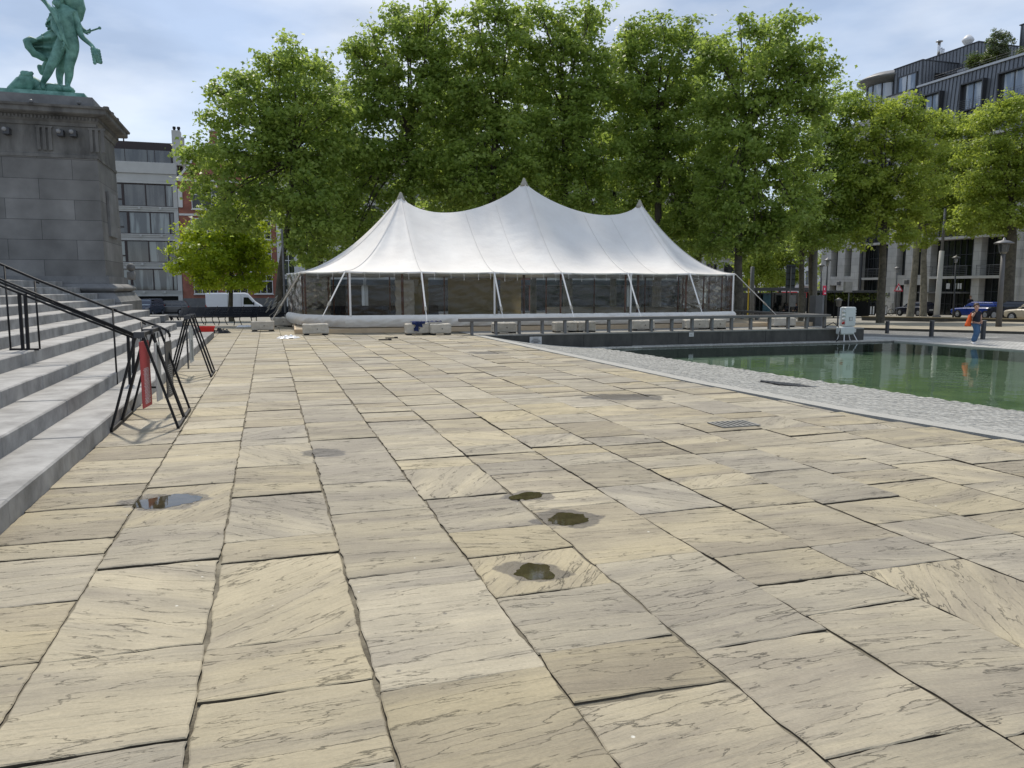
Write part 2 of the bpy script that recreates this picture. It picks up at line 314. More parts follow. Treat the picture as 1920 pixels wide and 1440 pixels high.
def mat_glass(name, col=(.02, .025, .03), rough=.04, spec=.9, curtain_or_sky=None):
    m, t, p = newmat(name)
    tc = N(t, 'ShaderNodeTexCoord'); mp = N(t, 'ShaderNodeMapping'); mp.inputs['Scale'].default_value = (1, 1, .12); L(t, tc.outputs['Object'], mp.inputs['Vector'])
    n1 = N(t, 'ShaderNodeTexNoise'); n1.inputs['Scale'].default_value = 1.4; n1.inputs['Detail'].default_value = 3; L(t, mp.outputs[0], n1.inputs['Vector'])
    r = N(t, 'ShaderNodeValToRGB'); r.color_ramp.elements[0].position = .45; r.color_ramp.elements[1].position = .56
    r.color_ramp.elements[0].color = (*col, 1); r.color_ramp.elements[1].color = (*(curtain_or_sky or tuple(c * 2.2 for c in col)), 1)
    L(t, n1.outputs['Fac'], r.inputs['Fac']); L(t, r.outputs['Color'], p.inputs['Base Color'])
    p.inputs['Roughness'].default_value = rough; p.inputs['Specular IOR Level'].default_value = spec; p.inputs['IOR'].default_value = 1.6
    return m

M = {}
M['flag'] = mat_flag()
M['mortar'] = mat('joint_mortar', (.06, .05, .034), .95, scale=4, col2=(.26, .23, .165), bump=.6, bscale=60)
M['dirt'] = mat('joint_dirt', (.03, .025, .018), .95, scale=9, col2=(.10, .085, .06))
M['bluestone'] = mat_brick('bluestone_blocks', (.145, .142, .134), (.20, .196, .186), (.055, .055, .055), 1.9, .62, .007, rot=(pi / 2, 0, 0), bump=.35, dirt=.3)
M['bluestone_plain'] = mat('bluestone_plain', (.12, .12, .118), .75, scale=1.6, col2=(.23, .23, .225), bump=.35, bscale=14)
M['stone_dark'] = mat('weathered_bluestone', (.06, .058, .054), .85, scale=2.2, col2=(.19, .185, .172), bump=.35, bscale=12, streak=(1, 1, .3))
M['step'] = mat('step_stone', (.165, .16, .15), .66, scale=2.3, col2=(.41, .40, .38), bump=.5, bscale=9, detail=12)
M['kerb'] = mat('granite_kerb', (.28, .27, .24), .8, scale=60, col2=(.46, .45, .41), bump=.6, bscale=90, dist=.006)
M['sett'] = mat_tinted('granite_sett', (.27, .262, .235), (.44, .43, .39))
M['bed'] = mat('sett_bedding', (.10, .10, .09), .95, scale=20, col2=(.2, .19, .17))
M['ground'] = mat('worn_ground', (.19, .18, .155), .9, scale=.5, col2=(.33, .31, .265), bump=.4, bscale=8)
M['sandy'] = mat('sandy_gravel', (.25, .215, .155), .95, scale=1.2, col2=(.40, .355, .27), bump=.5, bscale=30)
M['greysett'] = mat_brick('grey_setts', (.15, .148, .14), (.24, .235, .22), (.07, .07, .065), .2, .12, .012, bump=.5)
M['asphalt'] = mat('asphalt', (.05, .05, .05), .85, scale=2, col2=(.085, .083, .08), bump=.4, bscale=80)
M['wallstone'] = mat('dark_wall_stone', (.028, .028, .024), .7, scale=2.5, col2=(.075, .072, .062), bump=.3, bscale=25, streak=(1, 1, .5))
M['capstone'] = mat('cap_stone', (.20, .195, .175), .85, scale=3, col2=(.30, .29, .26), bump=.3, bscale=30)
M['canvas'] = None
M['blackiron'] = mat('black_iron', (.010, .010, .011), .55, .2, spec=.3)
M['darkmetal'] = mat('anthracite_metal', (.055, .057, .062), .45, .15, metal=.3)
M['railgrey'] = mat('grey_rail_steel', (.15, .15, .15), .5, .2, metal=.3)
M['railtop'] = mat('rail_top_wood', (.10, .095, .088), .6, scale=5, col2=(.17, .16, .15), streak=(.4, 6, 6))
M['wood'] = mat('pale_plywood', (.46, .34, .21), .7, scale=4, col2=(.60, .47, .31), streak=(.5, 5, 5))
M['deckwood'] = mat('deck_wood', (.30, .24, .16), .75, scale=4, col2=(.42, .34, .24), streak=(.5, 6, 6))
M['brownpole'] = mat('brown_pole_wood', (.15, .055, .028), .5, scale=6, col2=(.26, .10, .05), streak=(5, 5, .5))
M['white'] = mat('white_paint', (.72, .72, .72), .35, .05)
M['offwhite'] = mat('off_white_plaster', (.62, .61, .58), .8, .08, bump=.1)
M['webbing'] = mat('white_webbing', (.74, .72, .68), .8, .06, scale=30)
M['rope'] = mat('grey_rope', (.35, .33, .28), .9, .2, scale=40)
M['blockcover'] = mat('block_cover_cloth', (.50, .46, .385), .9, .12, scale=5, bump=.8, bscale=5, dist=.05)
M['tarp'] = mat('skirt_tarpaulin', (.76, .73, .67), .6, .07, scale=3, bump=.6, bscale=6, dist=.05)
M['khaki'] = mat('khaki_curtain', (.30, .265, .17), .85, .15, scale=3, bump=.5, bscale=5, dist=.04, streak=(1, 1, .2))
M['patina'] = mat('bronze_patina', (.045, .135, .108), .6, scale=3.5, col2=(.20, .40, .33), bump=.35, bscale=14)
M['red'] = mat('red_plastic', (.62, .015, .012), .4, .1)
M['redbanner'] = mat('red_banner', (.46, .06, .06), .6, .1)
M['pink'] = mat('pink_red_sign', (.60, .03, .07), .5, .08)
M['blacktar'] = mat('black_cable_rubber', (.01, .01, .01), .6, .2)
M['navy'] = mat('navy_cloth', (.006, .012, .04), .9, scale=4, col2=(.01, .025, .12), bump=.6, bscale=10)
M['bark'] = mat('plane_bark', (.042, .035, .026), .9, scale=3.5, col2=(.13, .115, .082), bump=.8, bscale=14, dist=.05)
M['barkpale'] = mat('pale_plane_bark', (.10, .09, .065), .9, scale=2.6, col2=(.28, .25, .19), bump=.5, bscale=10, dist=.03)
M['leafA'] = mat_leaf('plane_leaf', (.085, .15, .026), (.30, .375, .085), (.44, .57, .11), trf=.48)
M['leafB'] = mat_leaf('plane_leaf_bright', (.11, .175, .022), (.35, .41, .08), (.50, .60, .09), .47)
M['leafY'] = mat_leaf('maple_leaf', (.11, .19, .008), (.34, .42, .025), (.56, .66, .04), .46)
M['leafD'] = mat_leaf('shrub_leaf', (.05, .08, .012), (.14, .14, .03), trf=.2)
M['leafO'] = mat_leaf('olive_leaf', (.10, .12, .07), (.22, .23, .14), trf=.2)
M['brick'] = mat_brick('red_brick', (.26, .075, .045), (.34, .11, .065), (.22, .17, .14), .22, .075, .008, rot=(pi / 2, 0, 0))
M['zinc'] = mat('zinc_cladding', (.135, .145, .160), .45, scale=1.2, col2=(.20, .21, .228), metal=.35, streak=(1, 1, .25))
M['zincseam'] = mat('zinc_seam', (.045, .05, .06), .5, .1)
M['zinctrim'] = mat('zinc_trim', (.50, .52, .55), .5, .1)
M['limestone'] = mat_brick('limestone_cladding', (.42, .41, .385), (.50, .49, .46), (.25, .24, .22), 1.2, .9, .015, rot=(0, pi / 2, pi / 2), bump=.1, dirt=.12)
M['concrete'] = mat('pale_concrete', (.44, .43, .40), .85, .1, scale=1.5, bump=.15)
M['whiteren'] = mat('white_render', (.47, .47, .445), .8, .07, scale=1)
M['darkframe'] = mat('dark_maroon_frame', (.022, .010, .010), .4, .2)
M['glass'] = mat_glass('window_glass', (.018, .022, .024), curtain_or_sky=(.07, .075, .07))
M['glassc'] = mat_glass('curtained_window_glass', (.05, .06, .06), curtain_or_sky=(.22, .25, .24))
M['glassdark'] = mat_glass('dark_shop_glass', (.006, .008, .008), spec=.5, rough=.12)
M['glasssky'] = mat_glass('sky_painted_glass', (.16, .21, .28), curtain_or_sky=(.5, .53, .56), rough=.06)  # sky reflection painted into the pane colour, blue with pale patches
M['dark'] = mat('dark_recess', (.012, .012, .012), .9, .2)
M['roofslate'] = mat_brick('roof_tiles', (.05, .045, .045), (.08, .07, .065), (.02, .02, .02), .25, .2, .015, rot=(pi / 4, 0, 0))
M['steel'] = mat('stainless_steel', (.6, .6, .6), .25, .05, metal=1)
M['tyre'] = mat('tyre_rubber', (.012, .012, .012), .8, .1)
M['alloy'] = mat('alloy_rim', (.35, .36, .38), .3, .1, metal=.7)
M['carglass'] = mat('car_glass', (.01, .012, .014), .04, .1, spec=.9)
M['carglassl'] = mat('lit_windscreen', (.32, .38, .42), .05, .3, spec=.9, scale=2)  # light on the van's windscreen is put into this pale base colour
M['plate'] = mat('yellow_plate', (.6, .4, .02), .5, .05)
M['amber'] = mat('light_lens', (.26, .26, .26), .1, .1)
M['redlens'] = mat('red_lens', (.35, .01, .01), .2, .1)
M['skin'] = mat('skin', (.48, .27, .19), .55, .08)
M['hair'] = mat('brown_hair', (.06, .03, .015), .6, .2)
M['denim'] = mat('blue_denim', (.035, .085, .17), .85, scale=8, col2=(.06, .13, .24), bump=.3, bscale=12)
M['blacktop'] = mat('black_top', (.008, .009, .018), .85, .3)
M['orange'] = mat('orange_bag_fabric', (.75, .10, .005), .6, .1)
M['shoe'] = mat('white_shoe', (.7, .68, .66), .6, .05)
M['signwhite'] = mat('sign_white', (.5, .5, .48), .5, .05)
M['signdark'] = mat('sign_back_slate', (.028, .04, .048), .5, .2)
M['yellow'] = mat('yellow_post', (.5, .35, .02), .5, .1)
M['cabinet'] = mat('cabinet_grey', (.50, .52, .50), .5, scale=2, col2=(.60, .62, .60))
def mat_water(name, tint, bump=.25, sc=1.6, rough=.01):
    m, t, p = newmat(name); o = t.nodes['Material Output']
    tc = N(t, 'ShaderNodeTexCoord'); mp = N(t, 'ShaderNodeMapping'); mp.inputs['Scale'].default_value = (1, 1, 1); L(t, tc.outputs['Object'], mp.inputs['Vector'])
    n = N(t, 'ShaderNodeTexNoise'); n.inputs['Scale'].default_value = sc; n.inputs['Detail'].default_value = 4; L(t, mp.outputs[0], n.inputs['Vector'])
    b = N(t, 'ShaderNodeBump'); b.inputs['Strength'].default_value = bump; b.inputs['Distance'].default_value = .02; L(t, n.outputs['Fac'], b.inputs['Height'])
    gl = N(t, 'ShaderNodeBsdfGlossy'); gl.inputs['Roughness'].default_value = rough; gl.inputs['Color'].default_value = (.9, .95, .95, 1); L(t, b.outputs[0], gl.inputs['Normal'])
    tr = N(t, 'ShaderNodeBsdfTransparent'); tr.inputs['Color'].default_value = (*tint, 1)
    fr = N(t, 'ShaderNodeFresnel'); fr.inputs['IOR'].default_value = 1.33; L(t, b.outputs[0], fr.inputs['Normal'])
    ms = N(t, 'ShaderNodeMixShader'); L(t, fr.outputs[0], ms.inputs[0]); L(t, tr.outputs[0], ms.inputs[1]); L(t, gl.outputs[0], ms.inputs[2]); L(t, ms.outputs[0], o.inputs['Surface'])
    return m
M['water'] = mat_water('pool_water', (.62, .76, .67))
M['poolfloor'] = mat('pool_floor', (.14, .175, .12), .7, scale=.7, col2=(.27, .30, .215), bump=.2, bscale=4)
def mat_pvc():
    m, t, p = newmat('clear_pvc'); o = t.nodes['Material Output']
    tc = N(t, 'ShaderNodeTexCoord'); mp = N(t, 'ShaderNodeMapping'); mp.inputs['Scale'].default_value = (1, 1, 2.6); mp.inputs['Rotation'].default_value = (0, .3, 0); L(t, tc.outputs['Object'], mp.inputs['Vector'])
    n = N(t, 'ShaderNodeTexNoise'); n.inputs['Scale'].default_value = 1.6; n.inputs['Detail'].default_value = 2; n.inputs['Distortion'].default_value = .5; L(t, mp.outputs[0], n.inputs['Vector'])
    b = N(t, 'ShaderNodeBump'); b.inputs['Strength'].default_value = .10; b.inputs['Distance'].default_value = .05; L(t, n.outputs['Fac'], b.inputs['Height'])
    gl = N(t, 'ShaderNodeBsdfGlossy'); gl.inputs['Roughness'].default_value = .16; L(t, b.outputs[0], gl.inputs['Normal'])
    tr = N(t, 'ShaderNodeBsdfTransparent'); tr.inputs['Color'].default_value = (.86, .88, .86, 1)
    fr = N(t, 'ShaderNodeFresnel'); fr.inputs['IOR'].default_value = 1.45; L(t, b.outputs[0], fr.inputs['Normal'])
    ff = math_(t, 'MULTIPLY_ADD', fr.outputs[0], 1.3); ff.node.inputs[2].default_value = .0; ms = N(t, 'ShaderNodeMixShader'); L(t, ff, ms.inputs[0]); L(t, tr.outputs[0], ms.inputs[1]); L(t, gl.outputs[0], ms.inputs[2]); L(t, ms.outputs[0], o.inputs['Surface'])
    return m
M['pvc'] = mat_pvc()
def mat_canvas():
    m, t, p = newmat('tent_canvas'); o = t.nodes['Material Output']
    tc = N(t, 'ShaderNodeTexCoord'); n = N(t, 'ShaderNodeTexNoise'); n.inputs['Scale'].default_value = .8; n.inputs['Detail'].default_value = 5; L(t, tc.outputs['Object'], n.inputs['Vector'])
    r = N(t, 'ShaderNodeValToRGB'); r.color_ramp.elements[0].color = (.84, .805, .755, 1); r.color_ramp.elements[1].color = (.91, .88, .83, 1); r.color_ramp.elements[0].position = .35; r.color_ramp.elements[1].position = .65
    L(t, n.outputs['Fac'], r.inputs['Fac']); L(t, r.outputs[0], p.inputs['Base Color']); p.inputs['Roughness'].default_value = .65; p.inputs['Specular IOR Level'].default_value = .3
    n2 = N(t, 'ShaderNodeTexNoise'); n2.inputs['Scale'].default_value = 1.6; n2.inputs['Detail'].default_value = 3; L(t, tc.outputs['Object'], n2.inputs['Vector'])
    b = N(t, 'ShaderNodeBump'); b.inputs['Strength'].default_value = .5; b.inputs['Distance'].default_value = .06; L(t, n2.outputs['Fac'], b.inputs['Height']); L(t, b.outputs[0], p.inputs['Normal'])
    tl = N(t, 'ShaderNodeBsdfTranslucent'); tl.inputs['Color'].default_value = (.5, .48, .44, 1)
    ms = N(t, 'ShaderNodeMixShader'); ms.inputs[0].default_value = .15; L(t, p.outputs[0], ms.inputs[1]); L(t, tl.outputs[0], ms.inputs[2]); L(t, ms.outputs[0], o.inputs['Surface'])
    return m
M['canvas'] = mat_canvas()
def mat_khaki():
    m = M['khaki']; t = m.node_tree; p = t.nodes['Principled BSDF']; tl = N(t, 'ShaderNodeBsdfTranslucent'); tl.inputs['Color'].default_value = (.34, .28, .16, 1)
    ms = N(t, 'ShaderNodeMixShader'); ms.inputs[0].default_value = .5; L(t, p.outputs[0], ms.inputs[1]); L(t, tl.outputs[0], ms.inputs[2]); L(t, ms.outputs[0], t.nodes['Material Output'].inputs['Surface'])
mat_khaki()
def paint(name, col): return mat(name, col, .22, .04, spec=.7)
rnd = random.Random(7)
# ------------------------------------------------------------------ SETTING: ground, paving, steps, pool
def build_tinted(name, verts, faces, tints, uvs, m, parent=None):
    me = bpy.data.meshes.new(name); me.from_pydata(verts, [], faces); me.materials.append(m)
    ca = me.color_attributes.new('tint', 'FLOAT_COLOR', 'CORNER')
    cols = []; uvl = []
    for fi, f in enumerate(faces):
        t_ = tints[fi]; a = uvs[fi] if uvs else None
        for vi in f:
            cols += [t_[0], t_[1], t_[2], 1.0]
            if a:
                x, y = verts[vi][0], verts[vi][1]; ca_, sa_ = cos(a[0]), sin(a[0])
                uvl += [(x * ca_ + y * sa_) + a[1], (-x * sa_ + y * ca_) + a[2]]
    ca.data.foreach_set('color', cols)
    if uvs:
        ul = me.uv_layers.new(name='riven'); ul.data.foreach_set('uv', uvl)
    me.update(); o = bpy.data.objects.new(name, me); COL.objects.link(o)
    if parent: o.parent = parent
    return o

# ground: one sheet to the horizon, in the square's own grid
def axis(lst): return sorted(set(lst))
cx = axis([-3000, -1500, -700, -300, -150, -80, -50, -30, -18, -10, -5, 0, 4, 6.80, 6.86, 9, 12, 16, 20, 22.90, 22.98, 24, 28, 34, 42, 50, 60, 72, 90, 120, 200, 400, 800, 1600, 3000])
sy = axis([-3000, -1500, -600, -200, -80, -30, -10, 0, 8, 16, 22, 25.44, 25.50, 30, 34, 38, 42, 42.05, 50, 60, 70, 80, 90, 100, 110, 130, 170, 250, 400, 800, 1600, 3000])
def zsheet(c, s):
    if c > 6.83 and s < 25.47: return -1.5          # hollow that holds the pool and its banks
    if s > 130: s = 130
    if c < 22.94 and s < 42.02: return zl(s) - .03
    if s < 42.02: return zr(s) - .03
    k = smooth(10, 26, c); return zl(s) * (1 - k) + zr(s) * k - .03
vs = [tuple(W(c, s, zsheet(c, s))) for s in sy for c in cx]; n = len(cx)
fs = [(j * n + i, j * n + i + 1, (j + 1) * n + i + 1, (j + 1) * n + i) for j in range(len(sy) - 1) for i in range(n - 1)]
mb = MB(); mb.add(vs, fs); tag(mb.build('ground', M['ground']), kind='structure')

# promenade on the far and right side of the pool
def sheet(name, poly, m, dz=.0, z=None, sub=0):
    vs = []
    for c, s in poly: vs.append(tuple(W(c, s, (zr(s) if z is None else z) + dz)))
    b = MB(); b.add(vs, [tuple(range(len(poly)))]); return tag(b.build(name, m), kind='structure')

# flagstones -------------------------------------------------------
FV, FF, FT, FU, FSIDE = [], [], [], [], []
PUD = [cs(g(*q)) for q in ((313, 939), (335, 939), (989, 929), (1064, 972), (1003, 1070))]
def slab(c0, c1, s0, s1, gap_c=.0068, gap_s=.003, ang=None, big=True, poly=None, z=0):
    c0 += gap_c * rnd.uniform(.6, 1.5); c1 -= gap_c * rnd.uniform(.6, 1.5); s0 += gap_s * rnd.uniform(.5, 2); s1 -= gap_s * rnd.uniform(.5, 2)
    if c1 - c0 < .08 or s1 - s0 < .06: return
    near = s0 < 9 and abs(c0) < 9
    st = .045 if near else .22
    jit = .0075 if near else .008
    pts = []
    corners = [(c0, s0), (c1, s0), (c1, s1), (c0, s1)]
    skew = [rnd.uniform(-.012, .012) for _ in range(4)]
    corners = [(c0, s0 + skew[0]), (c1, s0 + skew[1]), (c1, s1 + skew[2]), (c0, s1 + skew[3])]
    ph = rnd.uniform(0, 100)
    for i in range(4):
        a = corners[i]; b = corners[(i + 1) % 4]; ln = hypot(b[0] - a[0], b[1] - a[1]); k = max(2, int(ln / st))
        nx, ny = (b[1] - a[1]) / ln, -(b[0] - a[0]) / ln
        for j in range(k):
            q = j / k; x = a[0] + (b[0] - a[0]) * q; y = a[1] + (b[1] - a[1]) * q
            d = mnoise.noise(Vector((x * 5 + ph, y * 5, ph))) * jit * 1.8 + mnoise.noise(Vector((x * 22, y * 22 + ph, ph))) * jit
            if j == 0: d -= .004
            pts.append((x + nx * d, y + ny * d))
    cc, ss = (c0 + c1) / 2, (s0 + s1) / 2
    h0 = rnd.uniform(-.006, .003); ta = rnd.uniform(-.010, .010); tb = rnd.uniform(-.012, .004)
    for pc, ps in PUD:
        if c0 - .05 < pc < c1 + .05 and s0 - .05 < ps < s1 + .05: h0, ta, tb = -.006, 0, 0
    hz = lambda x, y: z + h0 + ta * (x - cc) + tb * (y - ss)
    n = len(pts); base = len(FV)
    def ins(p, d):
        vx, vy = cc - p[0], ss - p[1]; return (p[0] + max(-d, min(d, vx)), p[1] + max(-d, min(d, vy)))
    o = [W(x, y, hz(x, y) - .004) for x, y in pts]
    i1 = [ins(p, .006) for p in pts]; i_ = [W(x, y, hz(x, y)) for x, y in i1]
    lo = [W(x, y, -.04 + z) for x, y in pts]
    FV.extend(tuple(v) for v in lo + o + i_)
    t = (rnd.random(), rnd.random(), rnd.random()); 
    if ang is None:
        ang = rnd.gauss(0, .10) if rnd.random() < .78 else rnd.choice([-1, 1]) * rnd.uniform(.35, 1.1)
    u = (A + ang, rnd.uniform(-50, 50), rnd.uniform(-50, 50))
    for j in range(n):
        k = (j + 1) % n
        FSIDE.append(len(FF)); FF.append((base + j, base + k, base + n + k, base + n + j)); FF.append((base + n + j, base + n + k, base + 2 * n + k, base + 2 * n + j)); FT.extend([t, t]); FU.extend([u, u])
    FF.append(tuple(range(base + 2 * n, base + 3 * n))); FT.append(t); FU.append(u)
KERB = [(6.6, 26), (6.70, 18), (6.83, 11.4), (7.12, 8), (7.5, 5.94), (8.1, 3.5), (9.2, 0), (10.5, -4)]
def kerb_c(s):
    for (a, sa), (b, sb) in zip(KERB, KERB[1:]):
        if sb <= s <= sa: return a + (b - a) * (sa - s) / (sa - sb)
    return KERB[0][0] if s > 26 else KERB[-1][0]
cuts = [-1.74, -1.0, -.33, .36, 1.07, 1.76, 2.47, 3.17, 3.9, 4.62, 5.36, 6.1, 6.9, 7.6, 8.4, 9.2, 10.5]
def J(*px): return [cs(g(x, y))[1] for x, y in px]
fixed = {1: J((305, 1395), (320, 1212), (330, 1055), (340, 980), (358, 909), (383, 863), (387, 830)),
         2: J((560, 1290), (550, 1198), (540, 1042), (545, 1005), (520, 927), (520, 873), (512, 834)),
         3: J((890, 1272), (780, 1070), (715, 957), (687, 904), (641, 823)),
         4: J((1235, 1294), (1147, 1203), (1040, 1105), (980, 1035), (930, 990), (870, 930)),
         5: J((1758, 1375), (1435, 1198), (1202, 1046), (1076, 948)),
         6: J((1581, 1142), (1485, 1089), (1394, 1039), (1248, 958))}
def fill(ca, cb, i, s0, s1):
    s = s0; js = [q for q in sorted(fixed.get(i, [])) if q > s0]
    edges = [s0]
    if js:
        while js[0] - edges[-1] > 1.3: edges.append(edges[-1] + rnd.uniform(.6, 1.1))
        edges += js
    while edges[-1] < s1:
        edges.append(edges[-1] + rnd.choice([rnd.uniform(.28, .45), rnd.uniform(.35, .6), rnd.uniform(.5, .85), rnd.uniform(.7, 1.1)]))
    for a, b in zip(edges, edges[1:]):
        kc = min(kerb_c(a), kerb_c(min(b, 26))) if a < 26 else 99
        c1 = cb
        if ca > kc - .1 and s1 < 27: continue
        if cb > kc and a < 26: c1 = kc - .003
        slab(ca, c1, a, min(b, s1))
for i in range(len(cuts) - 1):
    ca, cb = cuts[i], cuts[i + 1]
    fill(ca, cb, i, -1.0 + rnd.uniform(-.5, 0), 25.9 if ca > 6.0 else 33.4)
c = -1.74; i = 40
while c > -16:                                   # paving beyond the end of the steps
    wd = rnd.uniform(.62, .75); fill(c - wd, c, i, 23.3 if c > -3.6 else 30.2, 33.4 + rnd.uniform(0, .3)); c -= wd; i += 1
fl = build_tinted('flagstone_paving', FV, FF, FT, FU, M['flag']); tag(fl, kind='structure'); fl.data.materials.append(M['dirt'])
for q in FSIDE: fl.data.polygons[q].material_index = 1
b = MB(); b.add([W(-16, -4, -.016), W(6.62, -4, -.016), W(6.62, 34, -.016), W(-16, 34, -.016)], [(0, 1, 2, 3)])
b.add([W(6.62, -4, -.016), W(10.4, -4, -.016), W(9.1, 0, -.016), W(7.45, 5.94, -.016), W(7.07, 8, -.016), W(6.78, 11.4, -.016), W(6.62, 20, -.016)], [(0, 1, 2, 3, 4, 5, 6)])
tag(b.build('paving_bed', M['mortar']), kind='structure')
# platform behind the wall (grey worn paving)
b = MB(); b.add([W(6.64, 25.52, .0), W(22.88, 25.52, .0), W(22.88, 42, zl(42) + .01), W(6.64, 42, zl(42) + .01), W(6.64, 30, .0), W(22.88, 30, .0)], [(0, 1, 5, 4), (4, 5, 2, 3)])
tag(b.build('platform_paving', M['capstone']), kind='structure')

# kerb strip, sloping cobbles, banks -------------------------------
b = MB()
for (a, sa), (c2, sb) in zip(KERB, KERB[1:]):
    m_ = max(1, int((sa - sb) / 1.0))
    for k in range(m_):
        q0, q1 = k / m_, (k + 1) / m_
        s0_, s1_ = sa + (sb - sa) * q0, sa + (sb - sa) * q1; a0, a1 = a + (c2 - a) * q0, a + (c2 - a) * q1
        if s0_ > 25.4 and s1_ > 25.4: continue
        s0_ = min(s0_, 25.40)
        g_ = .0025
        x = [W(a0, s0_ - g_, -.3), W(a0 + .34, s0_ - g_, -.3), W(a1 + .34, s1_ + g_, -.3), W(a1, s1_ + g_, -.3), W(a0, s0_ - g_, .012), W(a0 + .34, s0_ - g_, -.004), W(a1 + .34, s1_ + g_, -.004), W(a1, s1_ + g_, .012)]
        b.add(x, [(3, 2, 1, 0), (4, 5, 6, 7), (0, 1, 5, 4), (1, 2, 6, 5), (2, 3, 7, 6), (3, 0, 4, 7)])
tag(b.build('kerb_strip', M['kerb']), kind='structure')
PZ = -.5
Q1 = (11.05, 24.75); Q4 = (12.25, 9.0); Q4x = (13.5, -6.0)
def pool_c(s):
    if s > 9: return Q1[0] + (Q4[0] - Q1[0]) * (Q1[1] - s) / (Q1[1] - 9)
    return Q4[0] + (Q4x[0] - Q4[0]) * (9 - s) / 15
def bank_z(q): return -.02 - .48 * (1 - (1 - min(1, max(0, q))) ** 1.7)
SV, SF, STt = [], [], []
def sett(p, ex, ey, hx, hy, hz=.011, tint=None):
    # p centre, ex, ey unit vectors
    ez = ex.cross(ey).normalized(); base = len(SV); k = .012
    for dx, dy, dz in ((-hx, -hy, -.03), (hx, -hy, -.03), (hx, hy, -.03), (-hx, hy, -.03), (-hx + k, -hy + k, hz), (hx - k, -hy + k, hz), (hx - k, hy - k, hz), (-hx + k, hy - k, hz)):
        SV.append(tuple(p + ex * dx + ey * dy + ez * dz))
    for f in ((4, 5, 6, 7), (0, 1, 5, 4), (1, 2, 6, 5), (2, 3, 7, 6), (3, 0, 4, 7)):
        SF.append(tuple(base + q for q in f))
    t = (rnd.random() if tint is None else tint, rnd.random(), rnd.random()); STt.extend([t] * 5)
s = 25.2; row = 0
GZ = -.2
for _ in range(20): GR = cs(g(1480, 722, GZ)); GZ = bank_z((GR[0] - kerb_c(GR[1]) - .35) / (pool_c(GR[1]) - kerb_c(GR[1]) - .35))
while s > -4:
    ka = kerb_c(s) + .35; pa = pool_c(s) if s < 24.75 else 12.6
    c = ka + (0 if row % 2 else .07)
    while c < pa - .05:
        wd = rnd.uniform(.13, .19); q = (c + wd / 2 - ka) / (pool_c(min(s, 24.7)) - ka)
        if not (abs(c + wd / 2 - GR[0]) < .52 and abs(s - .06 - GR[1]) < .38):
            z = bank_z(q); dz = bank_z(q + .01) - z; ex = (W(.01 * (pool_c(s) - ka), 0, dz)).normalized(); ey = W(0, 1, 0)
            sett(W(c + wd / 2, s - .06, z + rnd.uniform(-.003, .003)), ex, ey, wd / 2 - .004, .056)
        c += wd
    s -= .125; row += 1
# apron along the far edge of the pool, under the wall
s = 24.80
while s < 25.38:
    c = 12.6
    while c < 30:
        wd = rnd.uniform(.14, .2); sett(W(c + wd / 2, s + .06, PZ), W(1, 0, 0), W(0, 1, 0), wd / 2 - .004, .056); c += wd
    s += .125
o = build_tinted('cobbled_bank', SV, SF, STt, None, M['sett']); tag(o, kind='structure')
b = MB()
for s0_, s1_ in zip([25.42, 22, 18, 14, 11.4, 8, 5.94, 3, 0], [22, 18, 14, 11.4, 8, 5.94, 3, 0, -4]):
    for k in range(12):
        r = []
        for s_, q in ((s0_, k / 12), (s0_, (k + 1) / 12), (s1_, (k + 1) / 12), (s1_, k / 12)):
            ka = kerb_c(s_) + .33; r.append(W(ka + (pool_c(s_) - ka) * q, s_, bank_z(q) - .012))
        b.add(r, [(0, 1, 2, 3)])
for s0_, s1_ in zip([24.75, 22, 18, 14, 9, 4, 0], [22, 18, 14, 9, 4, 0, -4]):      # pool lip
    b.add([W(pool_c(s0_), s0_, -.512), W(pool_c(s1_), s1_, -.512), W(pool_c(s1_), s1_, -1.0), W(pool_c(s0_), s0_, -1.0)], [(0, 1, 2, 3)])
b.add([W(11, 24.78, -.512), W(30, 24.78, -.512), W(30, 25.42, -.512), W(11, 25.42, -.512)], [(0, 1, 2, 3)])
b.add([W(11, 24.78, -.512), W(30, 24.78, -.512), W(30, 24.78, -1.0), W(11, 24.78, -1.0)], [(0, 1, 2, 3)])
tag(b.build('bank_bedding', M['bed']), kind='structure')
# pool water and floor
p2, p3 = (23.9, 24.78), (24.5, 19.6)
poly = [Q4x, (26.8, -6), p3, p2, Q1, Q4]
b = MB(); b.add([tuple(W(c, s, -.545)) for c, s in poly], [tuple(range(6))]); tag(b.build('pool_water', M['water']), kind='structure')
b = MB(); b.add([W(10, -7, -.92), W(29, -7, -.92), W(29, 26, -.92), W(10, 26, -.92)], [(0, 1, 2, 3)])
tag(b.build('pool_floor', M['poolfloor']), kind='structure')
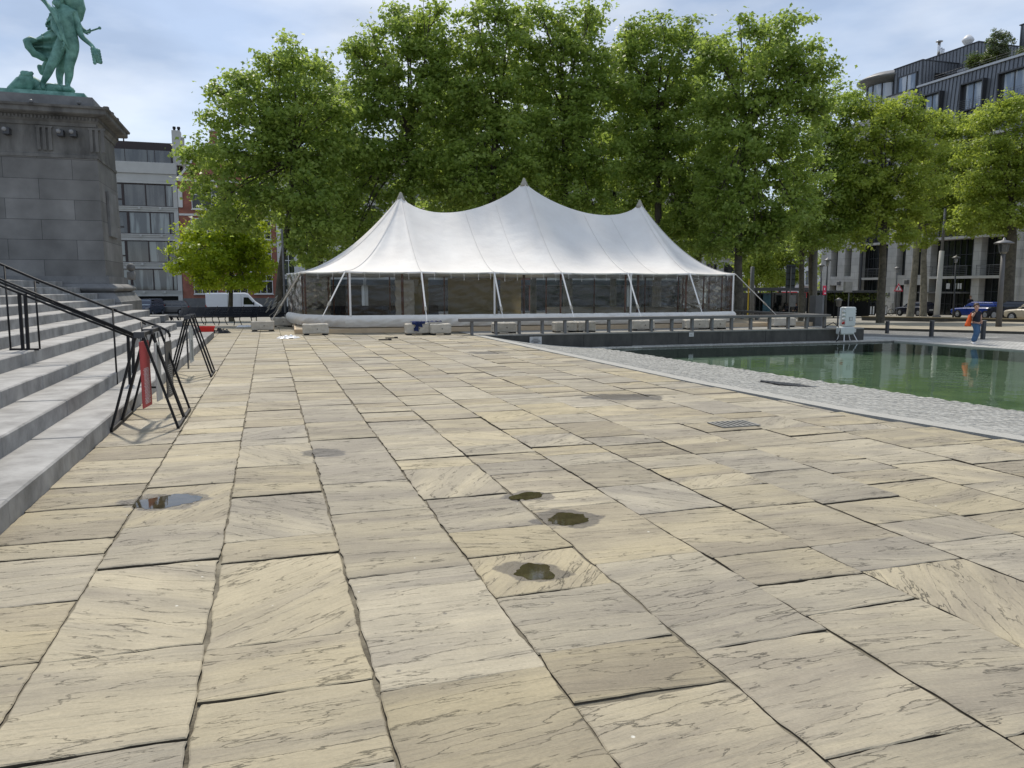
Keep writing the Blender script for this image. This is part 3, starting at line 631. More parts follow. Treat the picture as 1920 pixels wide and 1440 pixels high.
# right shore: pale setts, grey setts, kerb, sandy ground
shore = MB()
def zq(s): return zr(s) + .012
def strip(name, A_, m, dz):
    b = MB(); n = len(A_)
    for (c0, c1, s_) in A_: pass
    vs = []
    for c0, c1, s_ in A_: vs += [W(c0, s_, zr(s_) + dz), W(c1, s_, zr(s_) + dz)]
    b.add(vs, [(2 * i, 2 * i + 1, 2 * i + 3, 2 * i + 2) for i in range(n - 1)])
    return tag(b.build(name, m), kind='structure')
def pr(s): return 24.5 + (26.8 - 24.5) * (19.6 - s) / 25.6 if s < 19.6 else 23.9 + (24.5 - 23.9) * (24.78 - s) / 5.18
def k1(s): return 25.4 + (27.8 - s) * .40           # edge pale/grey setts
def k2(s): return 31.25 + (34.6 - s) * .31          # kerb
SS = [-6, 0, 5, 10, 15, 19.6, 22, 24.78]
strip('pale_sett_shore', [(pr(s), max(pr(s) + .2, k1(s) + .6), s) for s in SS] + [(22.99, k1(25.2) + .6, 25.2), (22.99, k1(30), 30)], mat_brick('pale_setts', (.38, .375, .35), (.50, .49, .455), (.18, .175, .16), .18, .12, .012, bump=.5), .004)
b = MB(); b.add([W(pr(s), s, z) for s in SS for z in (-.496, -1.0)], [(2 * i, 2 * i + 1, 2 * i + 3, 2 * i + 2) for i in range(len(SS) - 1)])
tag(b.build('shore_edge_stone', M['kerb']), kind='structure')
strip('grey_sett_path', [(k1(s) + (.6 if s < 26 else 0), k2(s), s) for s in (-6, 5, 15, 25, 30, 42)], M['greysett'], -.004)
strip('sandy_strip', [(k2(s) + .18, 49.4 + (39.8 - s) * -.2 if False else 56, s) for s in (-6, 25, 42)], M['sandy'], .10)
b = MB()
for s0_, s1_ in ((-6, 25), (25, 42)):
    b.add([W(k2(s0_), s0_, zr(s0_) - .3), W(k2(s0_) + .18, s0_, zr(s0_) - .3), W(k2(s1_) + .18, s1_, zr(s1_) - .3), W(k2(s1_), s1_, zr(s1_) - .3),
           W(k2(s0_), s0_, zr(s0_) + .115), W(k2(s0_) + .18, s0_, zr(s0_) + .115), W(k2(s1_) + .18, s1_, zr(s1_) + .115), W(k2(s1_), s1_, zr(s1_) + .115)], [(4, 5, 6, 7), (0, 1, 5, 4), (1, 2, 6, 5), (2, 3, 7, 6), (3, 0, 4, 7)])
tag(b.build('path_kerb', M['wallstone']), kind='structure')
b = MB(); vs = []
for c_, s_ in ((54, -10), (71, -10), (71, 25), (54, 25), (71, 130), (54, 130)): vs.append(W(c_, s_, zsheet(60, s_) + .03 + .012))
b.add(vs, [(0, 1, 2, 3), (3, 2, 4, 5)]); tag(b.build('street_right', M['asphalt']), kind='structure')
b = MB(); b.add([W(-90, 78, zl(78) + .0), W(60, 78, zl(78)), W(60, 98.5, zl(98.5)), W(-90, 98.5, zl(98.5))], [(0, 1, 2, 3)]); tag(b.build('street_back', M['asphalt']), kind='structure')
b = MB(); b.add([W(-90, 98.5, zl(98.5) + .1), W(60, 98.5, zl(98.5) + .1), W(60, 103, zl(98.5) + .1), W(-90, 103, zl(98.5) + .1), W(-90, 98.5, zl(98.5) - .1), W(60, 98.5, zl(98.5) - .1)], [(0, 1, 2, 3), (4, 5, 1, 0)]); tag(b.build('pavement_back', M['capstone']), kind='structure')

# ------------------------------------------------------------------ wall with signs, railing
t = thing('retaining_wall', 'low dark stone wall along the far edge of the green pool, under the long railing', 'wall', W(6.9, 25.4, 0))
MB().box(0, 16.05, 0, .12, -.55, -.04).build('wall_face', M['wallstone'], t)
b = MB(); x = 0
while x < 16.0:
    x2 = min(x + 1.9, 16.05); b.box(x + .004, x2 - .004, -.012, .35, -.04, .008); x = x2
b.build('coping', M['capstone'], t)
b = MB()
for k in range(1, 8): b.box(k * 1.9 - .006, k * 1.9 + .006, -.004, .0, -.55, -.041)
b.build('joint', M['dark'], t)
MB().box(15.93, 16.05, .12, 4.0, -.9, -.04).build('end_face', M['wallstone'], t)
def plaque(px0, px1, py0, py1, label, lines):
    c0, z1 = ons(px0, py0, 25.385); c1, z0 = ons(px1, py1, 25.385)
    t = thing('wall_plaque', label, 'sign', W((c0 + c1) / 2, 25.386, z0))
    w_ = (c1 - c0) / 2; MB().box(-w_, w_, -.012, .0, 0, z1 - z0).build('plate', M['signwhite'], t)
    b = MB(); h = z1 - z0
    for y, a, bb in lines: b.box(-w_ * a, w_ * bb, -.0145, -.0122, h * y, h * y + h * .045)
    b.build('lettering', M['dark'], t)
plaque(993, 1015.5, 631.5, 645, 'larger of the two pale notice plates on the dark pool wall', [(.8, .5, .5), (.64, .4, .35), (.54, .6, .6), (.42, .7, .7), (.32, .75, .8), (.22, .3, .35), (.14, .75, .6)])
plaque(1292, 1300.5, 623.5, 631, 'smaller pale plate with two lines on the dark pool wall, right of centre', [(.55, .6, .3), (.3, .5, .6)])
t = thing('pool_railing', 'long low grey railing on square posts above the dark pool wall', 'railing', W(6.18, 25.62, 0))
R0 = 0; R1 = 15.2
MB().box(R0, R1, -.15, .15, .455, .56, .012).build('top_rail', M['railtop'], t)
for k in range(18):
    x = .45 + k * (14.55 / 17); MB().box(x - .045, x + .045, -.06, .06, .002, .455).build('post', M['railgrey'], t)
MB().box(R1 - .3, R1, .15, 13.0, .455, .555, .012).build('side_rail', M['railtop'], t)
for k in range(11):
    y = 1.1 + k * 1.15; MB().box(R1 - .21, R1 - .09, y - .05, y + .05, -.06 if k > 4 else .002, .455).build('post', M['railgrey'], t)

# ------------------------------------------------------------------ steps of the monument
t = thing('monument_steps', 'broad grey bluestone steps climbing to the statue pedestal at the left', 'steps', W(-1.75, 0, 0))
edges = [-1.735, -2.19, -2.69, -3.21, -3.68, -4.17, -4.66, -5.15, -5.64, -6.13, -6.62]
ends = [23.72, 24.9, 25.44, 26.0, 27.4, 27.4, 27.4, 27.4, 27.4, 27.4, 27.4]
for k in range(10):
    z0, z1 = .18 * k, .18 * (k + 1); c1 = edges[k] + 1.75; c0 = (edges[k + 1] + 1.75) - .06; b = MB(); s = -3.0 + rnd.uniform(-1, 0)
    s = -3 + k * .37
    while s < ends[k]:
        s2 = min(s + rnd.uniform(1.5, 2.4), ends[k]); 
        if ends[k] - s2 < .5: s2 = ends[k]
        b.box(c0, c1 + rnd.uniform(-.008, .008), s + .003, s2 - .003, z0 - .15, z1 + rnd.uniform(-.004, .004), .014); s = s2
    b.build('step', M['step'], t)
b = MB()
for k in range(4): b.box(-5, edges[k] + 1.75 - .012, 27.0 - k * 0, ends[k] + (2.2 if k > 1 else 0), -.1 + .18 * k - .0, .18 * (k + 1) - .006)
b.build('core', M['bluestone_plain'], t)
b = MB(); b.box(-30, edges[9] + 1.75 - .4, -3, 27.4, -.1, 1.794); b.build('landing', M['step'], t)
# ------------------------------------------------------------------ pedestal
S0 = 27.6
C0 = -4.93; cl = -12.6                     # shaft faces
t = thing('monument_pedestal', 'massive dark bluestone pedestal with heavy cornice carrying the green bronze statue', 'pedestal', W(0, 0, 0))
def ringbox(c0, c1, s0, s1, z): return [Vector((c0, s0, z)), Vector((c1, s0, z)), Vector((c1, s1, z)), Vector((c0, s1, z))]
def prof(name, rows, m, smooth=False):
    # rows: (outset, z) around the shaft footprint
    b = MB(); b.loft([ringbox(cl - o, C0 + o, S0 - o, S0 + 3.3 + o, z) for o, z in rows], True, True); return b.build(name, m, t)
prof('foot', [(.46, .3), (.46, 1.05)], M['bluestone_plain'])
prof('foot_moulding', [(.46, 1.052), (.46, 1.16), (.44, 1.18), (.28, 1.41), (.27, 1.45)], M['bluestone_plain'])
# torus
b = MB(); rows = [(.16 + .17 * sin(pi * q / 10), 1.452 + .28 * q / 10) for q in range(11)]
b.loft([ringbox(cl - o, C0 + o, S0 - o, S0 + 3.3 + o, z) for o, z in rows], True, True)
tor = b.build('torus_moulding', M['bluestone_plain'], t); bv = tor.modifiers.new('b', 'BEVEL'); bv.width = .12; bv.segments = 4; bv.limit_method = 'ANGLE'; bv.angle_limit = radians(60)
prof('plinth_block', [(.10, 1.735), (.10, 1.97)], M['bluestone_plain'])
prof('shaft', [(.0, 1.972), (-.05, 5.62)], M['bluestone'])
prof('neck_course', [(-.02, 5.622), (-.02, 5.72), (-.05, 5.74), (-.05, 5.80)], M['stone_dark'])
prof('frieze', [(-.05, 5.802), (-.06, 6.58)], M['stone_dark'])
b = MB()
x = cl + .2
while x < C0 - .2:
    b = MB()
    for q in (0, .16, .32): b.box(x + q, x + q + .09, S0 + .0, S0 + .1, 5.83, 6.5)
    b.box(x - .03, x + .44, S0 + .0, S0 + .1, 6.5, 6.56); b.build('triglyph', M['stone_dark'], t); x += 1.45
prof('cornice', [(-.02, 6.582), (.0, 6.68), (.06, 6.74), (.06, 6.86), (.30, 6.90), (.34, 6.93), (.34, 7.05), (.40, 7.07), (.42, 7.13)], M['stone_dark'])
b = MB(); x = cl
while x < C0 + .06: b.box(x, x + .05, S0 - .10, S0 + .0, 6.76, 6.85); x += .10
y = S0
while y < S0 + 3.3: b.box(C0 + .0, C0 + .10, y, y + .05, 6.76, 6.85); y += .10
b.build('dentil', M['stone_dark'], t)
prof('attic', [(-.06, 7.132), (-.08, 7.50)], M['bluestone_plain'])
MB().box(C0 - .02, C0 + .055, S0 + 1.0, S0 + 2.3, 3.3, 4.75).build('side_tablet', M['bluestone_plain'], t)
for px in ((12, 244), (113, 248), (137, 249)):
    c_, z_ = ons(px[0], px[1], S0); b = MB(); b.box(c_ - .06, c_ + .12, S0 - .20, S0 + .05, z_ - .14, z_ + .06, .01); b.build('floodlight', M['darkmetal'], t)
    MB().sphere((c_ - .01, S0 - .2, z_), .07, 6).build('lamp_glass', M['amber'], t)
for px in ((58, 190), (148, 193)):
    c_, z_ = ons(px[0], px[1], S0 - .1); b = MB(); b.sphere((c_, S0 - .1, z_), .065, 6); b.tube([(c_, S0 - .1, z_ - .05), (c_, S0 - .08, 7.13)], .02, 6); b.build('spotlight', M['railgrey'], t, True)
for dy in (.1, .9, 1.8): MB().box(C0 + .2, C0 + .36, S0 + dy, S0 + dy + .14, 7.13, 7.27, .02).build('spotlight', M['darkmetal'], t)
# small stone bust-like finial at the pedestal's back edge
b = MB(); b.sphere((C0 + .18, S0 + 3.62, 2.35), .15, 6); b.box(C0 + .05, C0 + .3, S0 + 3.5, S0 + 3.8, 1.9, 2.2, .03); b.build('corner_ornament', M['bluestone_plain'], t, True)

# ------------------------------------------------------------------ statue
def skin_obj(name, verts, edges_, radii, m, parent, sub=2, root=0):
    me = bpy.data.meshes.new(name); me.from_pydata([tuple(v) for v in verts], edges_, []); me.materials.append(m)
    o = bpy.data.objects.new(name, me); COL.objects.link(o); o.parent = parent
    sk = o.modifiers.new('skin', 'SKIN'); sk.use_smooth_shade = True
    if not me.skin_vertices: me.attributes  # noqa
    bm = bmesh.new(); bm.from_mesh(me); ly = bm.verts.layers.skin.verify(); bm.verts.ensure_lookup_table()
    for i, v in enumerate(bm.verts):
        r = radii[i]; v[ly].radius = (r, r) if not isinstance(r, tuple) else r; v[ly].use_root = (i == root)
    bm.to_mesh(me); bm.free()
    ss = o.modifiers.new('sub', 'SUBSURF'); ss.levels = sub; ss.render_levels = sub
    return o
SP = 29.2
def sj(px, py, dy=0.0):
    c_, z_ = ons(px, py, SP + dy); return Vector((c_, SP + dy, z_))
t = thing('bronze_statue', 'green patinated bronze statue of a striding nude figure with billowing drapery and palm branch', 'statue', W(0, 0, 0))
V_ = []; R_ = []; Ed = []
def jn(p, r, par=None):
    V_.append(p); R_.append(r); i = len(V_) - 1
    if par is not None: Ed.append((par, i))
    return i
pel = jn(sj(128, 80), (.34, .27)); bel = jn(sj(129, 60), (.29, .25), pel); che = jn(sj(125, 35), (.37, .27), bel); up = jn(sj(121, 20), (.30, .22), che)
nk = jn(sj(114, 9), .12, up); hd = jn(sj(108, -3, -.1), .20, nk); jn(sj(107, -12, -.1), .16, hd)
lsh = jn(sj(106, 22), .15, up); lel = jn(sj(101, 50, -.1), .115, lsh); lwr = jn(sj(114, 70, -.4), .075, lel); jn(sj(119, 78, -.42), .07, lwr)
rsh = jn(sj(139, 26), .15, up); rel = jn(sj(152, 68, -.05), .10, rsh); rwr = jn(sj(173, 86, -.2), .065, rel); jn(sj(179, 97, -.2), .075, rwr)
lh = jn(sj(117, 86), .24, pel); lk = jn(sj(97, 120, -.25), .15, lh); lc = jn(sj(90, 137, -.2), .13, lk); la = jn(sj(79, 158, -.1), .075, lc); lf = jn(sj(81, 167, -.3), .07, la)
rh = jn(sj(137, 88), .25, pel); rk = jn(sj(129, 124, -.1), .15, rh); rc = jn(sj(130, 140), .14, rk); ra = jn(sj(126, 160, .05), .08, rc); rf = jn(sj(133, 169, -.25), .07, ra)
skin_obj('body', V_, Ed, R_, M['patina'], t)
# hands (fingers)
def hand(base, dirv, side, size, parent, m, name='hand', curl=.5):
    base = Vector(base); dirv = Vector(dirv).normalized(); side = Vector(side).normalized(); nrm = dirv.cross(side)
    vs = []; rs = []; es = []
    vs.append(base); rs.append(size * .2); vs.append(base + dirv * size * .42); rs.append(size * .24); es.append((0, 1))
    for k in range(4):
        o = (k - 1.5) * size * .14; L_ = size * (.5, .58, .54, .42)[k]
        a = base + dirv * size * .5 + side * o; b2 = a + dirv * L_ * .5 + nrm * L_ * curl * .3; c3 = b2 + dirv * L_ * .4 + nrm * L_ * curl * .5
        i = len(vs); vs += [a, b2, c3]; rs += [size * .075, size * .065, size * .05]; es += [(1, i), (i, i + 1), (i + 1, i + 2)]
    a = base + dirv * size * .15 + side * size * -.26; b2 = a + dirv * size * .28 - side * size * .12 + nrm * size * .1
    i = len(vs); vs += [a, b2]; rs += [size * .085, size * .06]; es += [(0, i), (i, i + 1)]
    return skin_obj(name, vs, es, rs, m, parent, 1)
hand(sj(177, 92, -.2), (.2, -.2, -1), (1, 0, .1), .30, t, M['patina'])
hand(sj(117, 74, -.42), (.4, -.1, -1), (.3, -1, 0), .30, t, M['patina'], curl=1.2)
# hair and beard falling behind the shoulder
b = MB()
b.tube([sj(128, -14, .1), sj(140, -2, .15), sj(146, 16, .2), sj(147, 36, .25), sj(144, 46, .3)], [.22, .28, .24, .13, .04], 8); b.tube([sj(120, -14, 0), sj(132, 2, .1), sj(137, 18, .1)], [.2, .22, .1], 8)
b.tube([sj(100, 4, -.25), sj(106, 8, -.3), sj(112, 4, -.25)], [.06, .13, .06], 8)
b.build('hair', M['patina'], t, True)
# palm branch
b = MB(); pts = [sj(130, 94, -.45), sj(119, 72, -.5), sj(112, 48, -.5), sj(102, 26, -.5), sj(88, 8, -.45), sj(76, -2, -.4)]
b.tube(pts, [.02, .05, .07, .08, .06, .02], 6)
for k in range(14):
    q = .35 + k * .045; i = min(int(q * 5), 4); f_ = q * 5 - i; p = pts[i].lerp(pts[i + 1], f_); sd_ = 1 if k % 2 else -1
    dr = (pts[i + 1] - pts[i]).normalized(); b.tube([p, p + dr * .22 + Vector((sd_ * .06, -.03, -.04 * sd_)), p + dr * .45 + Vector((sd_ * .10, -.02, -.06 * sd_))], [.03, .035, .005], 5)
b.build('palm_branch', M['patina'], t, True)
# wreath in the right hand
b = MB(); 
for k in range(26):
    px_ = 176 + (k % 5) * 2.8 + (k / 26) * 5 - 3; py_ = 92 + (k / 26) * 26; p = sj(px_, py_, -.25 + .06 * ((k * 7) % 5 - 2))
    b.sphere(p, .06, 4, (1, .8, 1.3))
b.tube([sj(177, 92, -.3), sj(180, 104, -.35), sj(185, 118, -.3)], [.07, .1, .05], 6)
b.build('wreath', M['patina'], t)
# billowing cloth
def clothgrid(name, top, bot, depth, fold, nu=40, nv=24, amp=.09):
    b = MB(); vs = []
    for i in range(nu + 1):
        u = i / nu
        def pl(L_, u):
            k = u * (len(L_) - 1); j = min(int(k), len(L_) - 2); f_ = k - j; f_ = f_ * f_ * (3 - 2 * f_); return (L_[j][0] + (L_[j + 1][0] - L_[j][0]) * f_, L_[j][1] + (L_[j + 1][1] - L_[j][1]) * f_)
        a = pl(top, u); c_ = pl(bot, u)
        for j in range(nv + 1):
            v = j / nv; px_ = a[0] + (c_[0] - a[0]) * v; py_ = a[1] + (c_[1] - a[1]) * v
            d_ = depth(u, v) + amp * sin(fold * v * 6.28 + u * 3) * (.4 + .6 * u) + .03 * sin(u * 19 + v * 7)
            vs.append(sj(px_, py_, d_))
    fs = [(i * (nv + 1) + j, (i + 1) * (nv + 1) + j, (i + 1) * (nv + 1) + j + 1, i * (nv + 1) + j + 1) for i in range(nu) for j in range(nv)]
    b.add(vs, fs); o = b.build(name, M['patina'], t, True); so_ = o.modifiers.new('s', 'SOLIDIFY'); so_.thickness = .05; return o
clothgrid('drapery', [(112, 50), (96, 56), (80, 64), (64, 73), (52, 75)], [(108, 112), (98, 118), (80, 112), (62, 104), (50, 84)], lambda u, v: .15 + .35 * sin(pi * v) * u - .2 * u, 3.0, amp=.13)
b = MB(); b.tube([sj(96, 112, .25), sj(80, 108, .1), sj(64, 100, -.05), sj(54, 88, -.1), sj(51, 78, -.05), sj(58, 75, .0), sj(70, 76, .1)], [.06, .12, .11, .12, .13, .12, .05], 8); b.build('drapery_hem', M['patina'], t, True)
clothgrid('back_cloth', [(96, 22), (89, 34), (86, 42)], [(100, 56), (94, 58), (90, 54)], lambda u, v: .25, 2.0, 12, 10)
# companion figure behind
V_ = []; R_ = []; Ed = []
a = jn(sj(118, 60, .6), .30); b1 = jn(sj(122, 30, .6), .30, a); b2_ = jn(sj(125, 5, .6), .22, b1); e1_ = jn(sj(140, 36, .55), .12, b1); e2_ = jn(sj(152, 54, .5), .09, e1_); e3_ = jn(sj(163, 61, .45), .07, e2_)
h1 = jn(sj(118, 92, .55), .24, a); h2 = jn(sj(116, 122, .5), .16, h1); h3 = jn(sj(111, 140, .5), .12, h2); h4 = jn(sj(113, 158, .5), .08, h3); h5 = jn(sj(112, 163, .2), .07, h4)
g1 = jn(sj(106, 100, .6), .2, a); g2 = jn(sj(88, 122, .6), .14, g1); g3 = jn(sj(78, 140, .6), .10, g2); g4 = jn(sj(74, 120, .6), .1, g3)
skin_obj('companion_body', V_, Ed, R_, M['patina'], t)
b = MB(); b.tube([sj(158, 62, .3), sj(187, 52.5, .25)], .028, 6); b.sphere(sj(187, 52.5, .25), .05, 5); b.build('staff', M['patina'], t)
hand(sj(160, 60, .42), (.9, -.3, .1), (0, 0, 1), .26, t, M['patina'], curl=1.3)
# sea creature and rocks
b = MB(); b.tube([sj(20, 172, -.2), sj(34, 166, -.3), sj(46, 157, -.35), sj(50, 148, -.4), sj(49, 141, -.45)], [.16, .24, .27, .22, .19], 10)
b.tube([sj(50, 143, -.4), sj(44, 138, -.5), sj(40, 134, -.55)], [.16, .12, .05], 8); b.tube([sj(50, 143, -.4), sj(56, 139, -.5), sj(62, 136, -.5)], [.16, .09, .04], 8); b.tube([sj(50, 140, -.4), sj(49, 134, -.45)], [.14, .08], 8)
b.tube([sj(56, 150, -.2), sj(66, 162, 0), sj(84, 170, .1)], [.18, .26, .2], 8)
b.build('sea_creature', M['patina'], t, True)
b = MB()
rr = random.Random(3)
for k in range(30):
    p = sj(62 + k * 2.3, 170 - rr.uniform(0, 6) * (1 if k < 22 else .4), rr.uniform(-.1, .8)); b.sphere(p, rr.uniform(.08, .2), 6, (1.3, 1.2, rr.uniform(.6, 1.0)))
o = b.build('rocks', M['patina'], t, True)
b = MB(); c_, z_ = ons(160, 182, S0 + .25); b.loft([ringbox(cl + .4, C0 - .28, S0 + .32, S0 + 3.1, 7.50), ringbox(cl + .5, C0 - .36, S0 + .40, S0 + 3.0, 7.68)], True, True); b.build('bronze_base', M['patina'], t)
# ------------------------------------------------------------------ marquee
TA = radians(16.1); TX = (cos(TA), sin(TA)); TY = (-sin(TA), cos(TA)); T0 = (-5.96, 27.7)
def TW(t_, w_, z=0): return Vector((T0[0] + t_ * TX[0] + w_ * TY[0], T0[1] + t_ * TX[1] + w_ * TY[1], z))
def twof(p): x, y = p[0] - T0[0], p[1] - T0[1]; return (x * TX[0] + y * TX[1], x * TY[0] + y * TY[1])
t = thing('marquee_tent', 'large white pole marquee with three peaks and clear plastic side walls', 'tent', (T0[0], T0[1], 0), TA)
ZE = 2.2
OUT = [(0, 0), (2.74, 0), (5.5, 0), (8.2, 0), (10.97, 0), (13.7, 0), (16.3, .8), (17.2, 3), (17.4, 5), (17.2, 7.2), (16.3, 9.2), (13.7, 10), (10.97, 10), (8.2, 10), (5.5, 10), (2.74, 10), (0, 10), (-1.5, 8.1), (-2.0, 5), (-1.5, 1.9)]
PK = [(2.74, 5.50), (8.2, 6.30), (13.8, 5.53)]
def ridge(x):
    x = min(max(x, PK[0][0]), PK[2][0])
    for (a, za), (b_, zb) in zip(PK, PK[1:]):
        if a <= x <= b_:
            q = (x - a) / (b_ - a); sag = 1.02 if a < 5 else 1.12
            # catenary-like with sharp peaks
            return za + (zb - za) * (q ** 1.35 if True else q) - sag * (4 * q * (1 - q)) ** .72 * (1 - .25 * q if a < 5 else .75 + .25 * q)
    return PK[2][1]
def outline():
    pts = []
    for i in range(len(OUT)):
        a = OUT[i]; b_ = OUT[(i + 1) % len(OUT)]
        for k in range(10):
            q = k / 10; sag = 4 * q * (1 - q)
            cx_, cy_ = (a[0] + b_[0]) / 2 - 7.8, (a[1] + b_[1]) / 2 - 5; l = hypot(cx_, cy_)
            pts.append((a[0] + (b_[0] - a[0]) * q - cx_ / l * .05 * sag, a[1] + (b_[1] - a[1]) * q - cy_ / l * .05 * sag, ZE - .03 * sag, i + q))
    return pts
OL = outline(); NQ = 26
def roofpt(o, q):
    rx = min(max(o[0], PK[0][0]), PK[2][0]); 
    end = smooth(0, 2.2, max(PK[0][0] - o[0], o[0] - PK[2][0]))
    if PK[0][0] < o[0] < PK[2][0]: rx = o[0]
    zr_ = ridge(rx)
    # fan the front panels gently toward the peaks
    p = 1.36 + .42 * end
    x = rx + (o[0] - rx) * q; y = 5 + (o[1] - 5) * q
    near = min(abs(rx - k[0]) for k in PK); hollow = .10 * sin(pi * q) * min(1, near / 1.4)
    corner = 1 - min(1, abs((o[3] % 1) - .5) * 2); hollow += .06 * sin(pi * q) * corner
    return Vector((x, y, o[2] + (zr_ - o[2]) * (1 - q) ** p - hollow))
b = MB(); n = len(OL)
b.loft([[roofpt(o, k / NQ) for o in OL] for k in range(NQ + 1)], True, False)
rf = b.build('roof', M['canvas'], t, True)
# valance edge band
b = MB(); b.loft([[Vector((o[0], o[1], o[2] + dz)) for o in OL] for dz in (0, -.07)], True, False); e_ = b.build('eave_band', M['webbing'], t, True)
so_ = e_.modifiers.new('s', 'SOLIDIFY'); so_.thickness = .02
# seams
M['seam'] = mat('canvas_seam', (.68, .66, .63), .7, .05)
for i in list(range(0, 6)) + [6, 19]:
    for hf in (0, 5):
        if hf == 5 and i in (6, 19, 5, 1, 3, 0): continue
        o = OL[i * 10 + hf]; pts = [roofpt(o, k / 30) + Vector((0, -.010, .012)) for k in range(1, 31)]
        b = MB(); b.tube(pts, .009 if hf == 0 else .006, 4, False); b.build('seam', M['seam'], t)
for x, z in PK:
    b = MB(); b.lathe([(.20, z - .24), (.14, z - .10), (.09, z + .0), (.06, z + .08), (.03, z + .12), (.002, z + .13)], 12, x, 5); b.build('peak_cap', M['rope'], t, True)
    MB().tube([(x, 5, .2), (x, 5, z - .1)], .06, 10).build('centre_pole', M['brownpole'], t, True)
# side poles
ZB = .18
for i, (x, y) in enumerate(OUT):
    k = .985
    MB().tube([(7.8 + (x - 7.8) * k, 5 + (y - 5) * k, ZB), (7.8 + (x - 7.8) * k, 5 + (y - 5) * k, ZE - .05)], .04, 8).build('side_pole', M['brownpole'], t, True)
# clear walls, white skirt, white joins
def wallgrid(a, b_, z0, z1, name, m, wr, nu=56, nz=34, out_=0.0, seed=0):
    vs = []; dx, dy = b_[0] - a[0], b_[1] - a[1]; l = hypot(dx, dy); nx, ny = dy / l, -dx / l
    for i in range(nu + 1):
        for j in range(nz + 1):
            q = i / nu; z = z0 + (z1 - z0) * j / nz; z_ = z - q * .5; d_ = out_ + wr * mnoise.noise(Vector((q * l * 1.7 + seed * 9, z * 4 + q * 2, seed))) + wr * .55 * mnoise.noise(Vector((q * l * 2.2 + z * 1.5, z_ * 9, seed + 5)))
            vs.append((a[0] + dx * q + nx * d_, a[1] + dy * q + ny * d_, z))
    MB().add(vs, [(i * (nz + 1) + j, (i + 1) * (nz + 1) + j, (i + 1) * (nz + 1) + j + 1, i * (nz + 1) + j + 1) for i in range(nu) for j in range(nz)]).build(name, m, t, True)
for i in range(len(OUT)):
    a, b_ = OUT[i], OUT[(i + 1) % len(OUT)]
    if i in range(12, 16): continue
    wallgrid(a, b_, .60, ZE - .02, 'clear_wall', M['pvc'], .014, seed=i)
    pv, nx_ = OUT[i - 1], OUT[(i + 2) % len(OUT)]
    def nrm_(u, v): l_ = hypot(v[0] - u[0], v[1] - u[1]); return ((v[1] - u[1]) / l_, -(v[0] - u[0]) / l_)
    n0, n1, n2 = nrm_(pv, a), nrm_(a, b_), nrm_(b_, nx_)
    def mit(p_, q_): x_, y_ = p_[0] + q_[0], p_[1] + q_[1]; k_ = 2 / (x_ * x_ + y_ * y_); return (x_ * k_, y_ * k_)
    c0_, c1_ = mit(n0, n1), mit(n1, n2)
    # skirt: bulging tarpaulin roll
    vs = []; dx, dy = b_[0] - a[0], b_[1] - a[1]; l = hypot(dx, dy); nx, ny = dy / l, -dx / l; nu, nz = 40, 12
    for q_ in range(nu + 1):
        for j in range(nz + 1):
            v = j / nz; q = q_ / nu; z = .62 - .43 * v; bulge = .11 * sin(pi * (v ** .8)) + .03 * mnoise.noise(Vector((q * l * 3.5 + v * 3 + i * 7, v * 2.5, 3))) + .012 * mnoise.noise(Vector((q * l * 11 + v * 5 + i * 7, v * 5, 8)))
            e0_, e1_ = max(0, 1 - q * l / .25), max(0, 1 - (1 - q) * l / .25); mx_ = nx * (1 - e0_ - e1_) + c0_[0] * e0_ + c1_[0] * e1_; my_ = ny * (1 - e0_ - e1_) + c0_[1] * e0_ + c1_[1] * e1_
            if e0_ >= .99 or e1_ >= .99: bulge = .11 * sin(pi * (v ** .8))
            vs.append((a[0] + dx * q + mx_ * bulge, a[1] + dy * q + my_ * bulge, z))
    MB().add(vs, [(u * (nz + 1) + j, (u + 1) * (nz + 1) + j, (u + 1) * (nz + 1) + j + 1, u * (nz + 1) + j + 1) for u in range(nu) for j in range(nz)]).build('skirt', M['tarp'], t, True)
for x, y in ((.15, -.05), (5.5, -.05), (11.1, -.05), (16.2, .74)): MB().box(x - .035, x + .035, y - .012, y + .0, .58, ZE - .03).build('wall_join', M['webbing'], t)
# hanging tape ends
for k in range(34):
    x = -.9 + k * .52 + rnd.uniform(-.06, .06)
    if x > 16: break
    y = -.09 if x > 0 else -.09 - x * 1.25; y = y if x < 13.7 else -.09 + (x - 13.7) * .3; b = MB(); lx = rnd.choice([0, 0, 0, .04, .1]); b.box(x, x + .012, y - .004, y, ZE - rnd.uniform(.24, .36), ZE - .04); b.build('tape_end', M['webbing'], t)
# khaki inner curtains on the rear side and a folded white panel
for k, (x0, x1) in enumerate(((3.0, 4.6), (5.6, 8.1), (8.3, 9.4))): wallgrid((x0, 9.2 + .1 * k), (x1, 9.2 + .1 * k), .2, 2.1, 'inner_curtain', M['khaki'], .05, seed=30 + k)
wallgrid((2.6, 6.2), (3.5, 6.6), .2, 1.95, 'folded_panel', M['tarp'], .08, seed=44)
